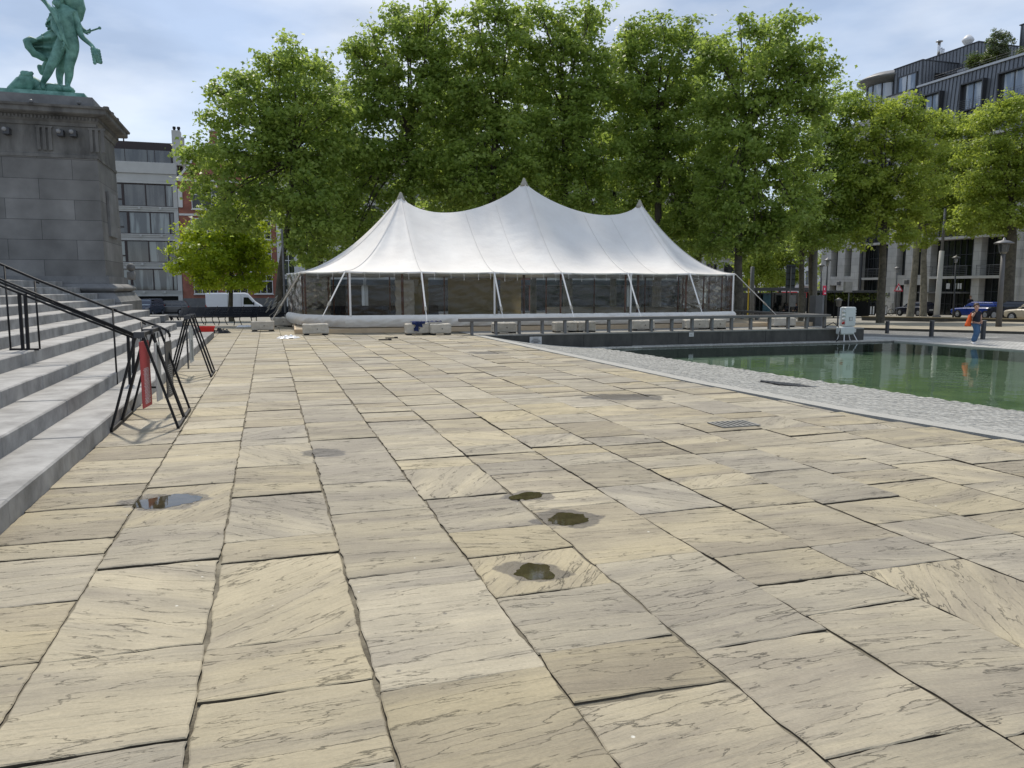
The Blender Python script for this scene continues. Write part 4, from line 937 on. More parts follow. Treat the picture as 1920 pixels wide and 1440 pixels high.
# guy straps from the side poles to the ballast blocks
def strap(a, b_, r=.026, buckle=True):
    b = MB(); a = Vector(a); b_ = Vector(b_); m_ = a.lerp(b_, .72); b.beam(a, m_, .055, .02, (0, 0, 1)); b.beam(m_, b_, .028, .02); b.build('guy_strap', M['webbing'], t)
    b = MB(); b.beam(m_ - (b_ - a).normalized() * .08, m_ + (b_ - a).normalized() * .10, .085, .05); b.build('buckle', M['rope'], t)
def loc_(p): q = twof(p); return (q[0], q[1], p[2])
straps = [((0, 0), (605, 593), 26.6), ((2.74, 0), (801, 607), 26.75), ((5.5, 0), (945, 606), 27.8), ((8.2, 0), (1078, 603), 28.4), ((10.97, 0), (1203, 600), 29.2), ((13.7, 0), (1320, 598), 30.2)]
for (x, y), px, Y in straps: strap((x, y - .03, ZE - .02), loc_(atY(px[0], px[1], Y)))
strap((16.3, .75, ZE - .02), loc_(atY(1455, 590, 33.5))); strap((-1.5, 1.9, ZE - .02), loc_(atY(510, 600, 30.0)))

# deck
t = thing('timber_deck', 'low pale timber floor platform that the white marquee stands on', 'deck', (T0[0], T0[1], 0), TA)
b = MB(); x = -1.75
while x < 19.6:
    x2 = min(x + 2.4, 19.7); b.box(x + .003, x2 - .003, -.42, -.36, .005, .165); x = x2
b.build('front_board', M['wood'], t)
MB().box(-1.81, -1.75, -.42, 12, .005, .165).build('side_board', M['wood'], t)
b = MB(); y = -.36
while y < 12: b.box(-1.75, 19.7, y + .002, min(y + .6, 12) - .002, .10, .155); y += .6
b.build('deck_boards', M['deckwood'], t)

# ballast blocks
def block(px, py, wd, lbl, turn=0, z=0, hh=.38, dp=.44, first=[None]):
    p = g(px, py, z); t = thing('ballast_block', lbl, 'block', p, TA + turn, 'cloth-covered ballast blocks around the marquee')
    b = MB(); b.box(-wd / 2, wd / 2, 0, dp, .045, hh, .03); o = b.build('cover', M['blockcover'], t, True)
    for q in o.data.polygons: q.use_smooth = False
    sb = o.modifiers.new('s', 'SUBSURF'); sb.subdivision_type = 'SIMPLE'; sb.levels = 4; sb.render_levels = 4
    tx = bpy.data.textures.get('wrinkle') or bpy.data.textures.new('wrinkle', 'CLOUDS'); tx.noise_scale = .22; tx.noise_depth = 3
    dm = o.modifiers.new('d', 'DISPLACE'); dm.texture = tx; dm.strength = .045; dm.mid_level = .5; dm.texture_coords = 'GLOBAL'
    b = MB()
    for x in (-wd * .36, wd * .36): b.box(x - .09, x + .09, .03, dp - .03, 0.002, .05)
    b.build('foot', M['dark'], t)
    b = MB(); b.tube([(wd * .06, -.02, hh * .55), (wd * .06, .01, hh * .55)], .018, 8); b.build('lifting_hole', M['dark'], t)
    return t
block(493, 621.5, .82, 'clean beige ballast block in front of the black bench, left of the tent')
block(529, 613, .86, 'beige ballast block half hidden behind another block beside the leaning tree trunk')
block(592.5, 628.5, .86, 'beige ballast block standing alone before the left corner of the tent')
block(784, 628, .82, 'beige ballast block with a dark blue jacket draped over it')
block(827, 628, .72, 'beige ballast block touching the right side of the one with the blue jacket')
block(948, 625.5, .84, 'beige ballast block behind the second post of the long railing')
block(1062, 623.5, .84, 'left block of the wider pair behind the railing, above the larger wall plaque')
block(1101, 622.8, .68, 'right block of the wider pair behind the railing, right of the larger wall plaque')
block(1207, 620, .94, 'single beige block behind the railing between the two pairs')
block(1309, 618, .96, 'left block of the right-hand pair behind the railing, above the smaller plaque')
block(1349, 617.5, .60, 'right block of the right-hand pair behind the railing')
block(1472, 613.5, 1.06, 'last beige block behind the railing, beyond the right end of the tent')

# cloths, jacket, red box, cables
def crumple(name, label, cat, p, rx, ry, h, m, seed, rz=0, z0=0):
    t = bpy.data.meshes.new(name); nu = 44; vs = []; fs = []
    for i in range(nu + 1):
        for j in range(nu + 1):
            u, v = i / nu * 2 - 1, j / nu * 2 - 1; ang = math.atan2(v, u); r = hypot(u, v)
            lim = .62 + .38 * mnoise.noise(Vector((cos(ang) * 1.6 + seed, sin(ang) * 1.6, seed)))
            f_ = max(0, 1 - (r / (lim + .3)) ** 2.4)
            k = abs(mnoise.noise(Vector((u * 2.6 + seed, v * 2.6, 1)))) + .5 * abs(mnoise.noise(Vector((u * 6, v * 6 + seed, 2))))
            sc = min(1, (lim + .3) / max(r, 1e-3)) if r > lim + .3 else 1
            vs.append((u * rx * sc, v * ry * sc, .004 + h * f_ * (.25 + 1.5 * k)))
    for i in range(nu):
        for j in range(nu): a = i * (nu + 1) + j; fs.append((a, a + nu + 1, a + nu + 2, a + 1))
    t.from_pydata(vs, [], fs); t.materials.append(m); t.polygons.foreach_set('use_smooth', [True] * len(fs)); o = bpy.data.objects.new(name, t); COL.objects.link(o)
    o.location = (p[0], p[1], p[2] + z0); o.rotation_euler = (0, 0, A + rz); return tag(o, label, cat)
crumple('white_cloth', 'crumpled white cloth lying on the flagstones in front of the deck corner', 'cloth', g(541, 634), .42, .30, .10, M['white'], 3)
crumple('white_cloth', 'flat crumpled white cloth on the ground in front of the long black bench', 'cloth', g(459, 613), .40, .30, .08, M['white'], 8)
crumple('cable_pile', 'heap of black cables on the paving beside the red box', 'cables', g(414, 624.5), .38, .26, .17, M['blacktar'], 14)
t = thing('blue_jacket', 'dark blue jacket draped over a beige ballast block before the tent', 'jacket', g(786, 628), TA)
def jk(seed, x0, x1, y0, y1, drop, nm):
    vs = []; nu = 30
    for i in range(nu + 1):
        for j in range(nu + 1):
            u, v = i / nu, j / nu; x = x0 + (x1 - x0) * u + .05 * mnoise.noise(Vector((v * 3, u * 2, seed))); y = y0 + (y1 - y0) * v; z = .405 + .07 * abs(mnoise.noise(Vector((x * 7, y * 7, seed)))) + .03
            if y < -.02: z -= (-.02 - y) * 1.0; y = -.03 - .03 * abs(mnoise.noise(Vector((x * 9, z * 9, seed))))
            vs.append((x, y, z))
    MB().add(vs, [(i * (nu + 1) + j, (i + 1) * (nu + 1) + j, (i + 1) * (nu + 1) + j + 1, i * (nu + 1) + j + 1) for i in range(nu) for j in range(nu)]).build(nm, M['navy'], t, True)
jk(2, -.24, .20, -.10, .38, 1, 'body'); jk(5, .12, .80, .02, .26, 1, 'sleeve'); jk(9, -.16, -.02, -.34, .05, 1, 'sleeve'); jk(12, -.04, .10, -.20, .05, 1, 'lining')
t = thing('red_box', 'bright red plastic box on the ground between the trestle and the bench', 'box', g(383, 625.5), A)
b = MB(); b.loft([[Vector((x * k, y * k2_ + .22, z)) for x, y in ((-.33, -.2), (.33, -.2), (.33, .2), (-.33, .2))] for z, k, k2_ in ((.0, .9, .9), (.20, 1, 1), (.20, 1.05, 1.08), (.245, 1.05, 1.08), (.245, .97, .95), (.03, .86, .86))], True, True); b.build('tub', M['red'], t)
MB().box(-.35, -.18, -.0, .0 + .01, .1, .2).build('handle', M['red'], t)

# small litter near the deck
for px, lb in (((734, 634.5), 'short black bar lying on the paving left of the jacket block'), ((722, 638), 'dark flat tool on the paving before the deck')):
    p = g(*px); t = thing('tool', lb, 'tool', p, A + rnd.uniform(-.3, .3)); MB().box(-.2, .2, -.02, .02, .003, .035, .005).build('bar', M['blackiron'], t); MB().box(.1, .2, -.04, .04, .003, .05, .005).build('grip', M['blackiron'], t)

# ------------------------------------------------------------------ drains and puddles
p = g(1366, 796); t = thing('drain_grate', 'cast iron drain grate set between the sandstone flags', 'drain', W(5.17, 7.72, 0))
MB().box(-.25, .25, -.15, .15, .006, .010).build('pit', M['dark'], t)
b = MB(); b.box(-.25, .25, -.17, -.15, .006, .019); b.box(-.25, .25, .15, .17, .006, .019); b.box(-.25, -.22, -.15, .15, .006, .019); b.box(.22, .25, -.15, .15, .006, .019)
for k in range(6): x = -.19 + k * .07; b.box(x, x + .032, -.15, .15, .0105, .018)
b.build('grille', M['capstone'], t)
t = thing('drain_grate', 'dark square mesh grate in the cobbled bank beside the pool', 'drain', W(GR[0], GR[1], GZ - .012)); t.rotation_euler = (0, radians(6.5), 0); t.rotation_euler = (Matrix.Rotation(A, 3, 'Z') @ Matrix.Rotation(radians(7), 3, 'Y')).to_euler()
MB().box(-.48, .48, -.35, .35, .0, .02).build('pit', M['dark'], t)
b = MB()
for k in range(24): x = -.47 + k * .0405; b.box(x, x + .022, -.34, .34, .021, .035)
for k in range(4): y = -.34 + k * .222; b.box(-.48, .48, y, y + .014, .0355, .042)
b.build('grille', M['railgrey'], t)
def wetmat(name, col, r):
    return mat(name, col, r, .25, scale=9, spec=.6)
M['wet'] = wetmat('damp_stone', (.21, .185, .14), .4); M['pud'] = mat('puddle_water', (.055, .045, .024), .04, .4, scale=9, spec=.8, bump=.02, bscale=5)
def puddle(px, py, rx, ry, lbl, wet_only=False, seed=0, rz=0, inner=.62):
    p = g(px, py); t = thing('puddle', lbl, 'puddle', (p[0], p[1], -.0045), A + rz)
    def blob(k, z, name, m, sd):
        n = 90; pts = []
        for i in range(n):
            a = 2 * pi * i / n; f_ = 1 + .5 * mnoise.noise(Vector((cos(a) * 1.1 + sd, sin(a) * 1.1, sd))) + .16 * mnoise.noise(Vector((cos(a) * 3.4, sin(a) * 3.4 + sd, 4))) + .04 * mnoise.noise(Vector((cos(a) * 11, sin(a) * 11, sd)))
            pts.append((cos(a) * rx * k * f_, sin(a) * ry * k * f_, z))
        MB().add(pts, [tuple(range(n))]).build(name, m, t)
    blob(inner, .0, 'water', M['pud'], seed)
puddle(313, 939, .29, .22, 'mirror-like puddle reflecting the red brick, nearest the steps', seed=1, inner=.85)
puddle(989, 929, .22, .15, 'smallest of the three dark puddles in a row right of the middle', seed=2, rz=.5)
puddle(1064, 972, .24, .20, 'middle of the three dark puddles in a row', seed=5, rz=.4)
puddle(1003, 1070, .20, .17, 'nearest of the three dark puddles, ragged and olive coloured', seed=9, rz=1.1)

# ------------------------------------------------------------------ handrail on the steps
SH = 12.5
t = thing('handrail', 'black iron handrail with twin lower rails running up the grey steps', 'handrail', W(0, SH, 0))
def hp(px, py, dy=0): c_, z_ = ons(px, py, SH + dy); return Vector((c_, dy, z_))
b = MB(); b.tube([hp(-40, 478, .35), hp(0, 495, .35), hp(70, 525, .35), hp(140, 552, .35), hp(205, 578, .35), hp(262, 599, .35), hp(300, 613, .35), hp(312, 619, .35), hp(318, 627, .35), hp(318, 632, .35)], .018, 8); b.build('upper_rail', M['blackiron'], t, True)
for off in ((-40, 507, 262, 631), (-40, 513, 262, 634), (-40, 520, 256, 636)):
    MB().tube([hp(off[0], off[1], 0), hp(off[2], off[3], 0)], .016, 8).build('lower_rail', M['blackiron'], t, True)
for x0, y0, x1, y1 in ((8, 500, 18, 655), (65, 527, 73, 655), (211, 578, 219, 726), (265, 604, 266, 632)):
    b = MB(); c_, z_ = ons(x1, y1, SH); b.tube([hp(x0 + 8, y0 + 4, .35), hp(x0, y0, .3), Vector((c_, .05, z_))], .013, 8); b.build('thin_post', M['blackiron'], t, True)
for pts in (((18, 655), (73, 655)), ((219, 726), (300, 726))): MB().beam(hp(*pts[0]), hp(*pts[1]), .03, .03).build('foot_bar', M['blackiron'], t)
for (x0, y0, x1, y1) in ((36, 551, 43, 654), (47, 551, 53, 654), (240, 631, 244, 726), (250, 631, 250, 700)):
    MB().beam(hp(x0, y0), hp(x1, y1), .038, .045, (0, 1, 0)).build('post', M['blackiron'], t)

# ------------------------------------------------------------------ folding trestles with hanging signs
def trestle(s0, s1, lbl, hgt=1.08):
    t = thing('trestle', lbl, 'trestle', W(-1.385, (s0 + s1) / 2, 0), group='folded A-frame trestles at the foot of the steps'); h = (s1 - s0) / 2
    for y in (-h, h):
        for sx in (-1, 1): MB().beam((sx * .345, y, .02), (sx * .035, y, hgt), .026, .03, (0, 1, 0)).build('leg', M['blackiron'], t)
    for sx in (-1, 1): MB().box(sx * .345 - .016, sx * .345 + .016, -h, h, .004, .036).build('foot_rail', M['blackiron'], t)
    MB().box(-.03, .03, -h, h, hgt - .02, hgt + .02).build('top_bar', M['blackiron'], t)
    b = MB()
    for y in (-h, h): b.box(-.055, .055, y - .025, y + .025, hgt - .03, hgt + .035)
    b.build('hinge', M['darkmetal'], t)
    return t
trestle(9.4, 10.05, 'nearest black folding trestle, beside the red banner')
trestle(10.12, 10.8, 'second black folding trestle, directly behind the red banner')
trestle(14.75, 15.2, 'third black folding trestle, farther along the bottom step')
trestle(15.28, 15.75, 'farthest black folding trestle, near the end of the bottom step')
def hsign(c, s0, s1, z0, z1, m, lbl, name, marks, mm, tilt=0):
    t = thing(name, lbl, 'sign', W(c, (s0 + s1) / 2, 0)); h = (s1 - s0) / 2
    t.rotation_euler = (0, 0, A + tilt)
    MB().box(-.006, .006, -h, h, z0, z1).build('panel', m, t)
    b = MB()
    for k in range(2): b.tube([(0, -h * .8 + k * h * 1.6, z1), (0, -h * .5 + k * h, 1.07)], .005, 5)
    b.build('cord', M['blackiron'], t)
    b = MB(); rr = random.Random(5)
    for k in range(marks * 3):
        z = z0 + .04 + k * (z1 - z0) * .55 / (marks * 3); y = -h * .6 + rr.uniform(0, .03)
        while y < h * .6: w_ = rr.uniform(.008, .022); b.box(.0065, .0085, y, min(y + w_, h * .65), z, z + .009); y += w_ + rr.uniform(.008, .02)
    b.build('lettering', mm, t)
hsign(-1.42, 9.75, 10.12, .20, .98, M['redbanner'], 'narrow red banner with white lettering hanging under the nearest trestle', 'hanging_banner', 9, M['white'], tilt=-.12)
hsign(-1.30, 9.95, 10.2, .25, .95, M['signwhite'], 'pale grey panel hanging just right of the red banner', 'hanging_sign', 0, M['dark'], tilt=-.1)
hsign(-1.26, 10.6, 10.95, .20, .92, M['darkmetal'], 'dark grey panel hanging under the second trestle', 'hanging_sign', 5, M['signwhite'], tilt=-.1)
hsign(-1.38, 15.0, 15.4, .25, .92, M['cabinet'], 'pale panel with faint print hanging under the farther trestles', 'hanging_sign', 6, M['signdark'], tilt=-.05)
hsign(-1.43, 14.9, 15.1, .15, .92, M['darkmetal'], 'thin dark panel hanging left of the pale one under the far trestles', 'hanging_sign', 0, M['dark'], tilt=0)

# ------------------------------------------------------------------ long curved bench
BP = [(-21.5, 48.5), (-20.6, 46.3), (-18.9, 42.6), (-16.9, 40.0), (-14.6, 38.2), (-12, 37.2), (-9.0, 36.9), (-6.2, 37.3), (-3.5, 38.2)]
def bez(P_, n):
    out_ = []
    for i in range(len(P_) - 1):
        p0 = P_[max(i - 1, 0)]; p1 = P_[i]; p2_ = P_[i + 1]; p3_ = P_[min(i + 2, len(P_) - 1)]
        for k in range(n):
            q = k / n; out_.append(tuple(.5 * ((2 * p1[j]) + (-p0[j] + p2_[j]) * q + (2 * p0[j] - 5 * p1[j] + 4 * p2_[j] - p3_[j]) * q * q + (-p0[j] + 3 * p1[j] - 3 * p2_[j] + p3_[j]) * q ** 3) for j in (0, 1)))
    out_.append(P_[-1]); return out_
BC = bez(BP, 8)
t = thing('curved_bench', 'very long curved black slatted bench standing behind the trestles and left of the tent', 'bench', (-14.6, 38.2, -.2), 0)
def bz(p): return zl(cs(p)[1])
def off(i, d_, z):
    a = BC[max(i - 1, 0)]; b_ = BC[min(i + 1, len(BC) - 1)]; dx, dy = b_[0] - a[0], b_[1] - a[1]; l = hypot(dx, dy); p = (BC[i][0] - dy / l * d_, BC[i][1] + dx / l * d_)
    return Vector((p[0] + 14.6, p[1] - 38.2, bz(BC[i]) + z + .2))
def slat(d0, z0, w_, h_, name):
    b = MB(); rings = []
    for i in range(len(BC)):
        o = off(i, d0, z0); q = (off(i, d0 + .1, z0) - o).normalized(); rings.append([o - q * w_ / 2 - Vector((0, 0, h_ / 2)), o + q * w_ / 2 - Vector((0, 0, h_ / 2)), o + q * w_ / 2 + Vector((0, 0, h_ / 2)), o - q * w_ / 2 + Vector((0, 0, h_ / 2))])
    b.loft(rings, True, True); b.build(name, M['bench'], t)
M['bench'] = mat('bench_paint', (.014, .017, .024), .6, .25, spec=.12)
for k in range(6): slat(.03 + k * .085, .44 + (.012 if k == 0 else 0), .074, .03, 'seat_slat')
for k in range(6): slat(.56 + k * .035, .48 + k * .080, .025, .079, 'back_slat')
for i in range(2, len(BC), 3):
    b = MB()
    b.tube([off(i, .02, .42), off(i, .05, .36), off(i, .10, .2), off(i, .04, .02)], .022, 6); b.tube([off(i, .48, .42), off(i, .44, .3), off(i, .5, .15), off(i, .58, .02)], .022, 6)
    b.tube([off(i, .0, .41), off(i, .5, .41), off(i, .56, .5), off(i, .78, .96)], .02, 6); b.build('leg_frame', M['blackiron'], t, True)

# ------------------------------------------------------------------ electrical cabinet on legs
cz = -.5
t = thing('electrical_cabinet', 'pale grey electrical distribution cabinet on white legs at the pool edge by the wall', 'cabinet', W(ons(1591, 638, 24.98)[0], 24.98, cz), A)
k = 31.2 / 1452
def cx_(px): return (px - 1591) * k
b = MB(); b.box(cx_(1574), cx_(1599.5), -.15, .22, 1.38 - .0, 1.38 + .0) if False else None
MB().box(cx_(1577), cx_(1600), -.12, .20, .60, 1.36, .03).build('upper_box', M['cabinet'], t)
MB().box(cx_(1569), cx_(1599), -.14, .22, .28, .59, .04).build('lower_box', M['cabinet'], t)
MB().box(cx_(1585), cx_(1592.5), -.126, -.118, .82, .97, .0).build('window_frame', M['railgrey'], t)
MB().box(cx_(1586), cx_(1591.5), -.132, -.127, .835, .955, .0).build('window_pane', M['signwhite'], t)
for x0, x1 in ((1576.5, 1574.5), (1597.5, 1604.5)):
    MB().tube([(cx_(x0), -.1, .30), (cx_(x1), -.16, .01)], .018, 8).build('leg', M['white'], t)
    MB().tube([(cx_(x0), .18, .30), (cx_(x1), .24, .01)], .018, 8).build('leg', M['white'], t)
b = MB(); b.tube([(cx_(1577), .0, 1.34), (cx_(1569.5), .0, 1.33), (cx_(1568.5), .0, .6)], .016, 6); b.build('side_guard', M['white'], t)
for j in range(4): b = MB(); b.tube([(cx_(1577.5), -.05, 1.2 - j * .15), (cx_(1573), -.07, 1.17 - j * .15)], [.045, .055], 8); b.build('socket', M['cabinet'] if j < 3 else M['redlens'], t, True)
for j in range(6): b = MB(); b.tube([(cx_(1600), -.05, 1.28 - j * .105), (cx_(1601.8), -.05, 1.26 - j * .105)], [.035, .03], 8); b.build('socket', M['cabinet'], t, True)
MB().box(cx_(1599.5), cx_(1604), -.08, .02, .36, .50, .01).build('socket_box', M['signwhite'], t)
b = MB(); b.tube([(cx_(1570), -.05, .5), (cx_(1566), -.1, .35), (cx_(1564), -.15, .15), (cx_(1560), -.1, .02)], .02, 6); b.tube([(cx_(1571), .05, .55), (cx_(1563), .2, .75), (cx_(1556), .5, .56)], .018, 6); b.build('cable', M['blacktar'], t, True)
# grey service column with small red sign
p = W(22.2, 27.2, 0)
t = thing('service_column', 'square dark grey service column rising behind the pale electrical cabinet', 'column', p, A)
kk = p.y / 1452
MB().box(-.05 - 13 * kk * .5, 13 * kk * .5, 0, .4, -.02, 1.28, .01).build('column', mat('column_grey', (.085, .083, .078), .6, .12), t)
MB().box(13 * kk * .5 + .01, 13 * kk * .5 + .14, .05, .3, -.02, 1.30, .01).build('side_post', M['railgrey'], t)
tt = thing('small_red_sign', 'small pink-red sign with a white mark standing on top of the grey service column', 'sign', p + Vector((.22, .1, 1.3)), A)
MB().box(-.08, .08, -.02, .02, .005, .40, .01).build('panel', M['pink'], tt); MB().box(-.02, .06, -.0235, -.0205, .06, .1).build('mark', M['white'], tt); MB().box(-.04, .0, -.0235, -.0205, .22, .3).build('mark', M['white'], tt)
# ------------------------------------------------------------------ buildings, left side (facades on the plane s = 102)
SB = 102.0
def zb_(s=SB): return zl(98.5) + .1
t = thing('apartment_building', 'white apartment block with full-width window bands, beside the red brick gabled house', 'building', W(0, SB, 0))
B0, B1 = -24.0, -9.95
MB().box(B0, B1, .6, 12, -1.8, 16.3).build('wall', M['whiteren'], t)
rows = [(13.85, 11.22), (10.60, 8.0), (7.22, 4.64), (3.88, 1.30)]
b = MB()
prev = 16.4
b.box(B0, B1, -.18, .598, 15.05, 16.35, .02); b.box(B0, B1, -.02, .598, 14.2, 15.04); b.box(B0, B1, -.10, .598, 13.9, 14.18)
for top, bot in rows: b.box(B0, B1, -.06, .598, bot - .38, bot - .02); b.box(B0, B1, -.16, .0 - .062, bot - .12, bot + .0)
for (ta, ba), (tb, bb) in zip(rows, rows[1:]): b.box(B0, B1, .02, .598, tb + .02, ba - .39)
b.box(-10.45, B1, -.02, .598, -1.8, 13.88); b.box(B0, -10.46, -.02, .598, .62, .9)
b.build('facade_band', M['whiteren'], t)
b = MB()
for top, bot in rows:
    for x in (-17.0, -14.2, -11.9): b.box(x - .12, x + .12, -.24, -.165, bot - .36, bot - .10)
b.build('bracket', M['whiteren'], t)
for r_, (top, bot) in enumerate(rows):
    f = MB(); xs = [-23.4, -20.2, -18.4, -15.9, -13.45, -11.3, -10.47] if r_ % 2 == 0 else [-23.4, -20.0, -18.0, -15.5, -13.1, -10.95, -10.47]
    f.box(B0, -10.47, .10, .2, top - .09, top); f.box(B0, -10.47, .10, .2, bot, bot + .09)
    for i, x in enumerate(xs): w_ = .13 if i in (2, 3) else .06; f.box(x - w_, x + w_, .08, .22, bot + .091, top - .091)
    f.box(-18.2, -16.0, .09, .2, bot + .72, bot + .86)
    fo = f.build('window_band', M['darkframe'], t)
    for i, (a, b_) in enumerate(zip(xs, xs[1:])):
        MB().box(a + .05, b_ - .05, .215, .25, bot + .05, top - .05).build('pane', [M['glassc'], M['glass'], M['glassc'], M['glass'], M['glass'], M['glassc']][(i + r_ * 2) % 6] if r_ != 3 else M['glassc'], fo)
MB().box(B0, -10.5, .5, .598, -1.8, .6).build('garage_recess', M['dark'], t)
MB().box(B0, -10.4, -.1, -.06, 16.36, 17.75).build('balcony_glass', M['glass'], t)
b = MB()
for x in (-23, -20, -17, -15.4, -13, -12.2, -10.45): b.box(x - .03, x + .03, -.14, -.105, 16.36, 17.8)
b.build('balcony_post', M['darkframe'], t)
MB().box(B0, -10.3, 1.4, 9, 16.31, 18.9).build('penthouse', M['darkframe'], t)
b = MB(); b.box(-10.35, -9.4, 1.0, 2.6, 16.31, 20.4, .02); b.box(-9.38, -9.1, 2.0, 2.8, 16.0, 19.8); ch = b.build('chimney', M['whiteren'], t)
for x in (-10.1, -9.6): b = MB(); b.lathe([(.14, 20.41), (.14, 20.7), (.20, 20.72), (.17, 20.95)], 10, x, 1.8); b.build('chimney_pot', M['dark'], ch)
b = MB(); b.tube([(-15.9, 3, 18.9), (-15.9, 3, 19.9)], .08, 6); b.build('vent_pipe', M['dark'], t)
b = MB(); b.sphere((-18.5, 3, 18.9), 1.0, 6, (1, 1, .8)); b.build('roof_dish', M['darkframe'], t)

def win(t_, x0, x1, z0, z1, fr, gl, depth=.0, mull=1, trans=True, y=0, fw=.07, sill=None):
    f = MB(); f.box(x0, x0 + fw, y - .05, y + .06, z0, z1); f.box(x1 - fw, x1, y - .05, y + .06, z0, z1); f.box(x0 + fw, x1 - fw, y - .05, y + .06, z1 - fw, z1); f.box(x0 + fw, x1 - fw, y - .05, y + .06, z0, z0 + fw)
    for k in range(mull): xm = x0 + (x1 - x0) * (k + 1) / (mull + 1); f.box(xm - fw / 2, xm + fw / 2, y - .045, y + .055, z0 + fw, z1 - fw)
    if trans: zt = z0 + (z1 - z0) * .68; f.box(x0 + fw, x1 - fw, y - .04, y + .05, zt - .04, zt + .04)
    o = f.build('window', fr, t_); MB().box(x0 + fw * .5, x1 - fw * .5, y + .0, y + .03, z0 + fw * .5, z1 - fw * .5).build('pane', gl, o)
    if sill: MB().box(x0 - .1, x1 + .1, y - .18, y - .055, z0 - .14, z0 - .01).build('sill', sill, o)
    return o
# red brick house with stepped gable
t = thing('brick_house', 'red brick gabled house with white stone trim and ball finial behind the leftmost trees', 'building', W(0, SB, 0))
X0, X1 = -9.9, 1.2
MB().box(X0, X1, 0, 11, -1.8, 14.6).build('wall', M['brick'], t)
gx, gh = -5.6, 20.3
b = MB(); b.add([(X0 + .2, -.02, 14.6), (-1.2, -.02, 14.6), (gx + 1, -.02, 18.6), (gx + .45, -.02, 19.2), (gx - .45, -.02, 19.2), (gx - 1, -.02, 18.6), (X0 + .2, .5, 14.6), (-1.2, .5, 14.6), (gx + 1, .5, 18.6), (gx + .45, .5, 19.2), (gx - .45, .5, 19.2), (gx - 1, .5, 18.6)], [(0, 1, 2, 3, 4, 5), (0, 5, 11, 6), (1, 7, 8, 2), (2, 8, 9, 3), (5, 4, 10, 11), (3, 9, 10, 4), (6, 11, 10, 9, 8, 7)])
gb = b.build('gable', M['brick'], t)
b = MB(); b.beam((X0 + .2, .2, 14.75), (gx - 1, .2, 18.75), .7, .25, (0, 0, 1)); b.beam((-1.2, .2, 14.75), (gx + 1, .2, 18.75), .7, .25, (0, 0, 1)); b.box(gx - 1.2, gx + 1.2, -.12, .55, 18.6, 18.85); b.box(X0 + .0, X0 + .8, -.16, .5, 14.3, 14.9, .05)
b.build('gable_coping', M['offwhite'], t)
b = MB(); b.box(gx - .4, gx + .4, -.05, .55, 19.2, 20.3); b.build('gable_pier', M['brick'], t)
b = MB(); b.box(gx - .5, gx + .5, -.1, .6, 20.3, 20.5); b.lathe([(.3, 20.5), (.18, 20.7), (.15, 20.8)], 12, gx, .25); b.sphere((gx, .25, 21.1), .33, 6); b.build('finial', M['offwhite'], t, True)
b = MB()
for x, z in ((-8.6, 15.6), (-6.9, 16.9), (-4.3, 16.9), (-5.6, 16.0)): b.box(x - .25, x + .25, -.10, -.021, z - .2, z + .25, .04); b.box(x - .4, x + .4, -.10, -.021, z + .26, z + .42)
for z0 in (10.4, 7.0, 3.6):
    b.box(X0, X1, -.07, -.0025, z0 - .12, z0 + .12)
b.box(X0, X0 + .5, -.2, -.0025, 11.2, 13.4, .05); b.box(X0, X1, -.09, -.0025, 14.35, 14.6)
for k in range(6): b.box(-8.1 + k * .8, -7.8 + k * .8, -.08, -.0025, 13.75, 14.1)
b.build('stone_trim', M['offwhite'], t)
for fl_, (z0, z1) in enumerate(((11.1, 13.6), (7.6, 10.0), (4.2, 6.6), (.9, 3.2))):
    for x0, x1 in (((-8.6, -5.9), (-5.0, -2.4), (-1.6, .6)) if fl_ else ((-8.4, -5.0), (-4.2, -1.6), (-1.0, .7))): win(t, x0, x1, z0, z1, M['white'], M['glassdark'], mull=2, y=-.04, sill=M['offwhite'])
b = MB(); b.box(X0, X1, -.06, -.004, -1.8, .35); b.build('base_course', M['railgrey'], t)
b = MB(); b.add([(X0, .3, 14.6), (X1, .3, 14.6), (X1, 5, 18.5), (X0, 5, 18.5), (X0, 10, 14.6), (X1, 10, 14.6)], [(0, 1, 2, 3), (3, 2, 5, 4)]); b.build('roof', M['roofslate'], t)
def house(x0, x1, top, wall, lbl, nwin, floors, shop=True, fr='white', roof=True, y=0, cat='building', name='town_house', gl='glass'):
    t = thing(name, lbl, cat, W(0, SB, 0))
    MB().box(x0, x1, y, y + 11, -1.9, top).build('wall', M[wall], t)
    MB().box(x0 - .05, x1 + .05, y - .35, y - .002, top - .4, top).build('cornice', M['offwhite'], t)
    fh = (top - 3.6) / floors
    for f in range(floors):
        for k in range(nwin):
            wd = (x1 - x0) / nwin; a = x0 + wd * (k + .22); win(t, a, x0 + wd * (k + .78), 3.2 + f * fh, 3.2 + f * fh + fh * .68, M[fr], M[gl], y=y - .04, sill=M['offwhite'])
    if shop:
        MB().box(x0 + .4, x1 - .4, y - .05, y - .003, -1.6, 1.9).build('shop_front', M['glassdark'], t); MB().box(x0 + .2, x1 - .2, y - .6, y - .003, 2.0, 2.7).build('shop_fascia', M['signdark'], t)
    if roof:
        b = MB(); b.add([(x0, y, top), (x1, y, top), (x1, y + 4.5, top + 3), (x0, y + 4.5, top + 3), (x0, y + 9, top), (x1, y + 9, top)], [(0, 1, 2, 3), (3, 2, 5, 4)]); b.build('roof', M['roofslate'], t)
    return t
t = house(1.25, 12.0, 15.5, 'offwhite', 'pale house with dark shop front seen left of the tent behind the leaning trunk', 4, 3)
b = MB(); b.box(2.2, 4.4, -.12, -.055, -1.0, 1.4); b.build('notice_frame', M['offwhite'], t); MB().box(2.6, 4.0, -.15, -.125, -.7, 1.1).build('notice', M['railgrey'], t)
house(12.05, 24, 17, 'concrete', 'tall pale concrete house behind the trees, second right of the brick gabled one', 4, 4, fr='darkframe')
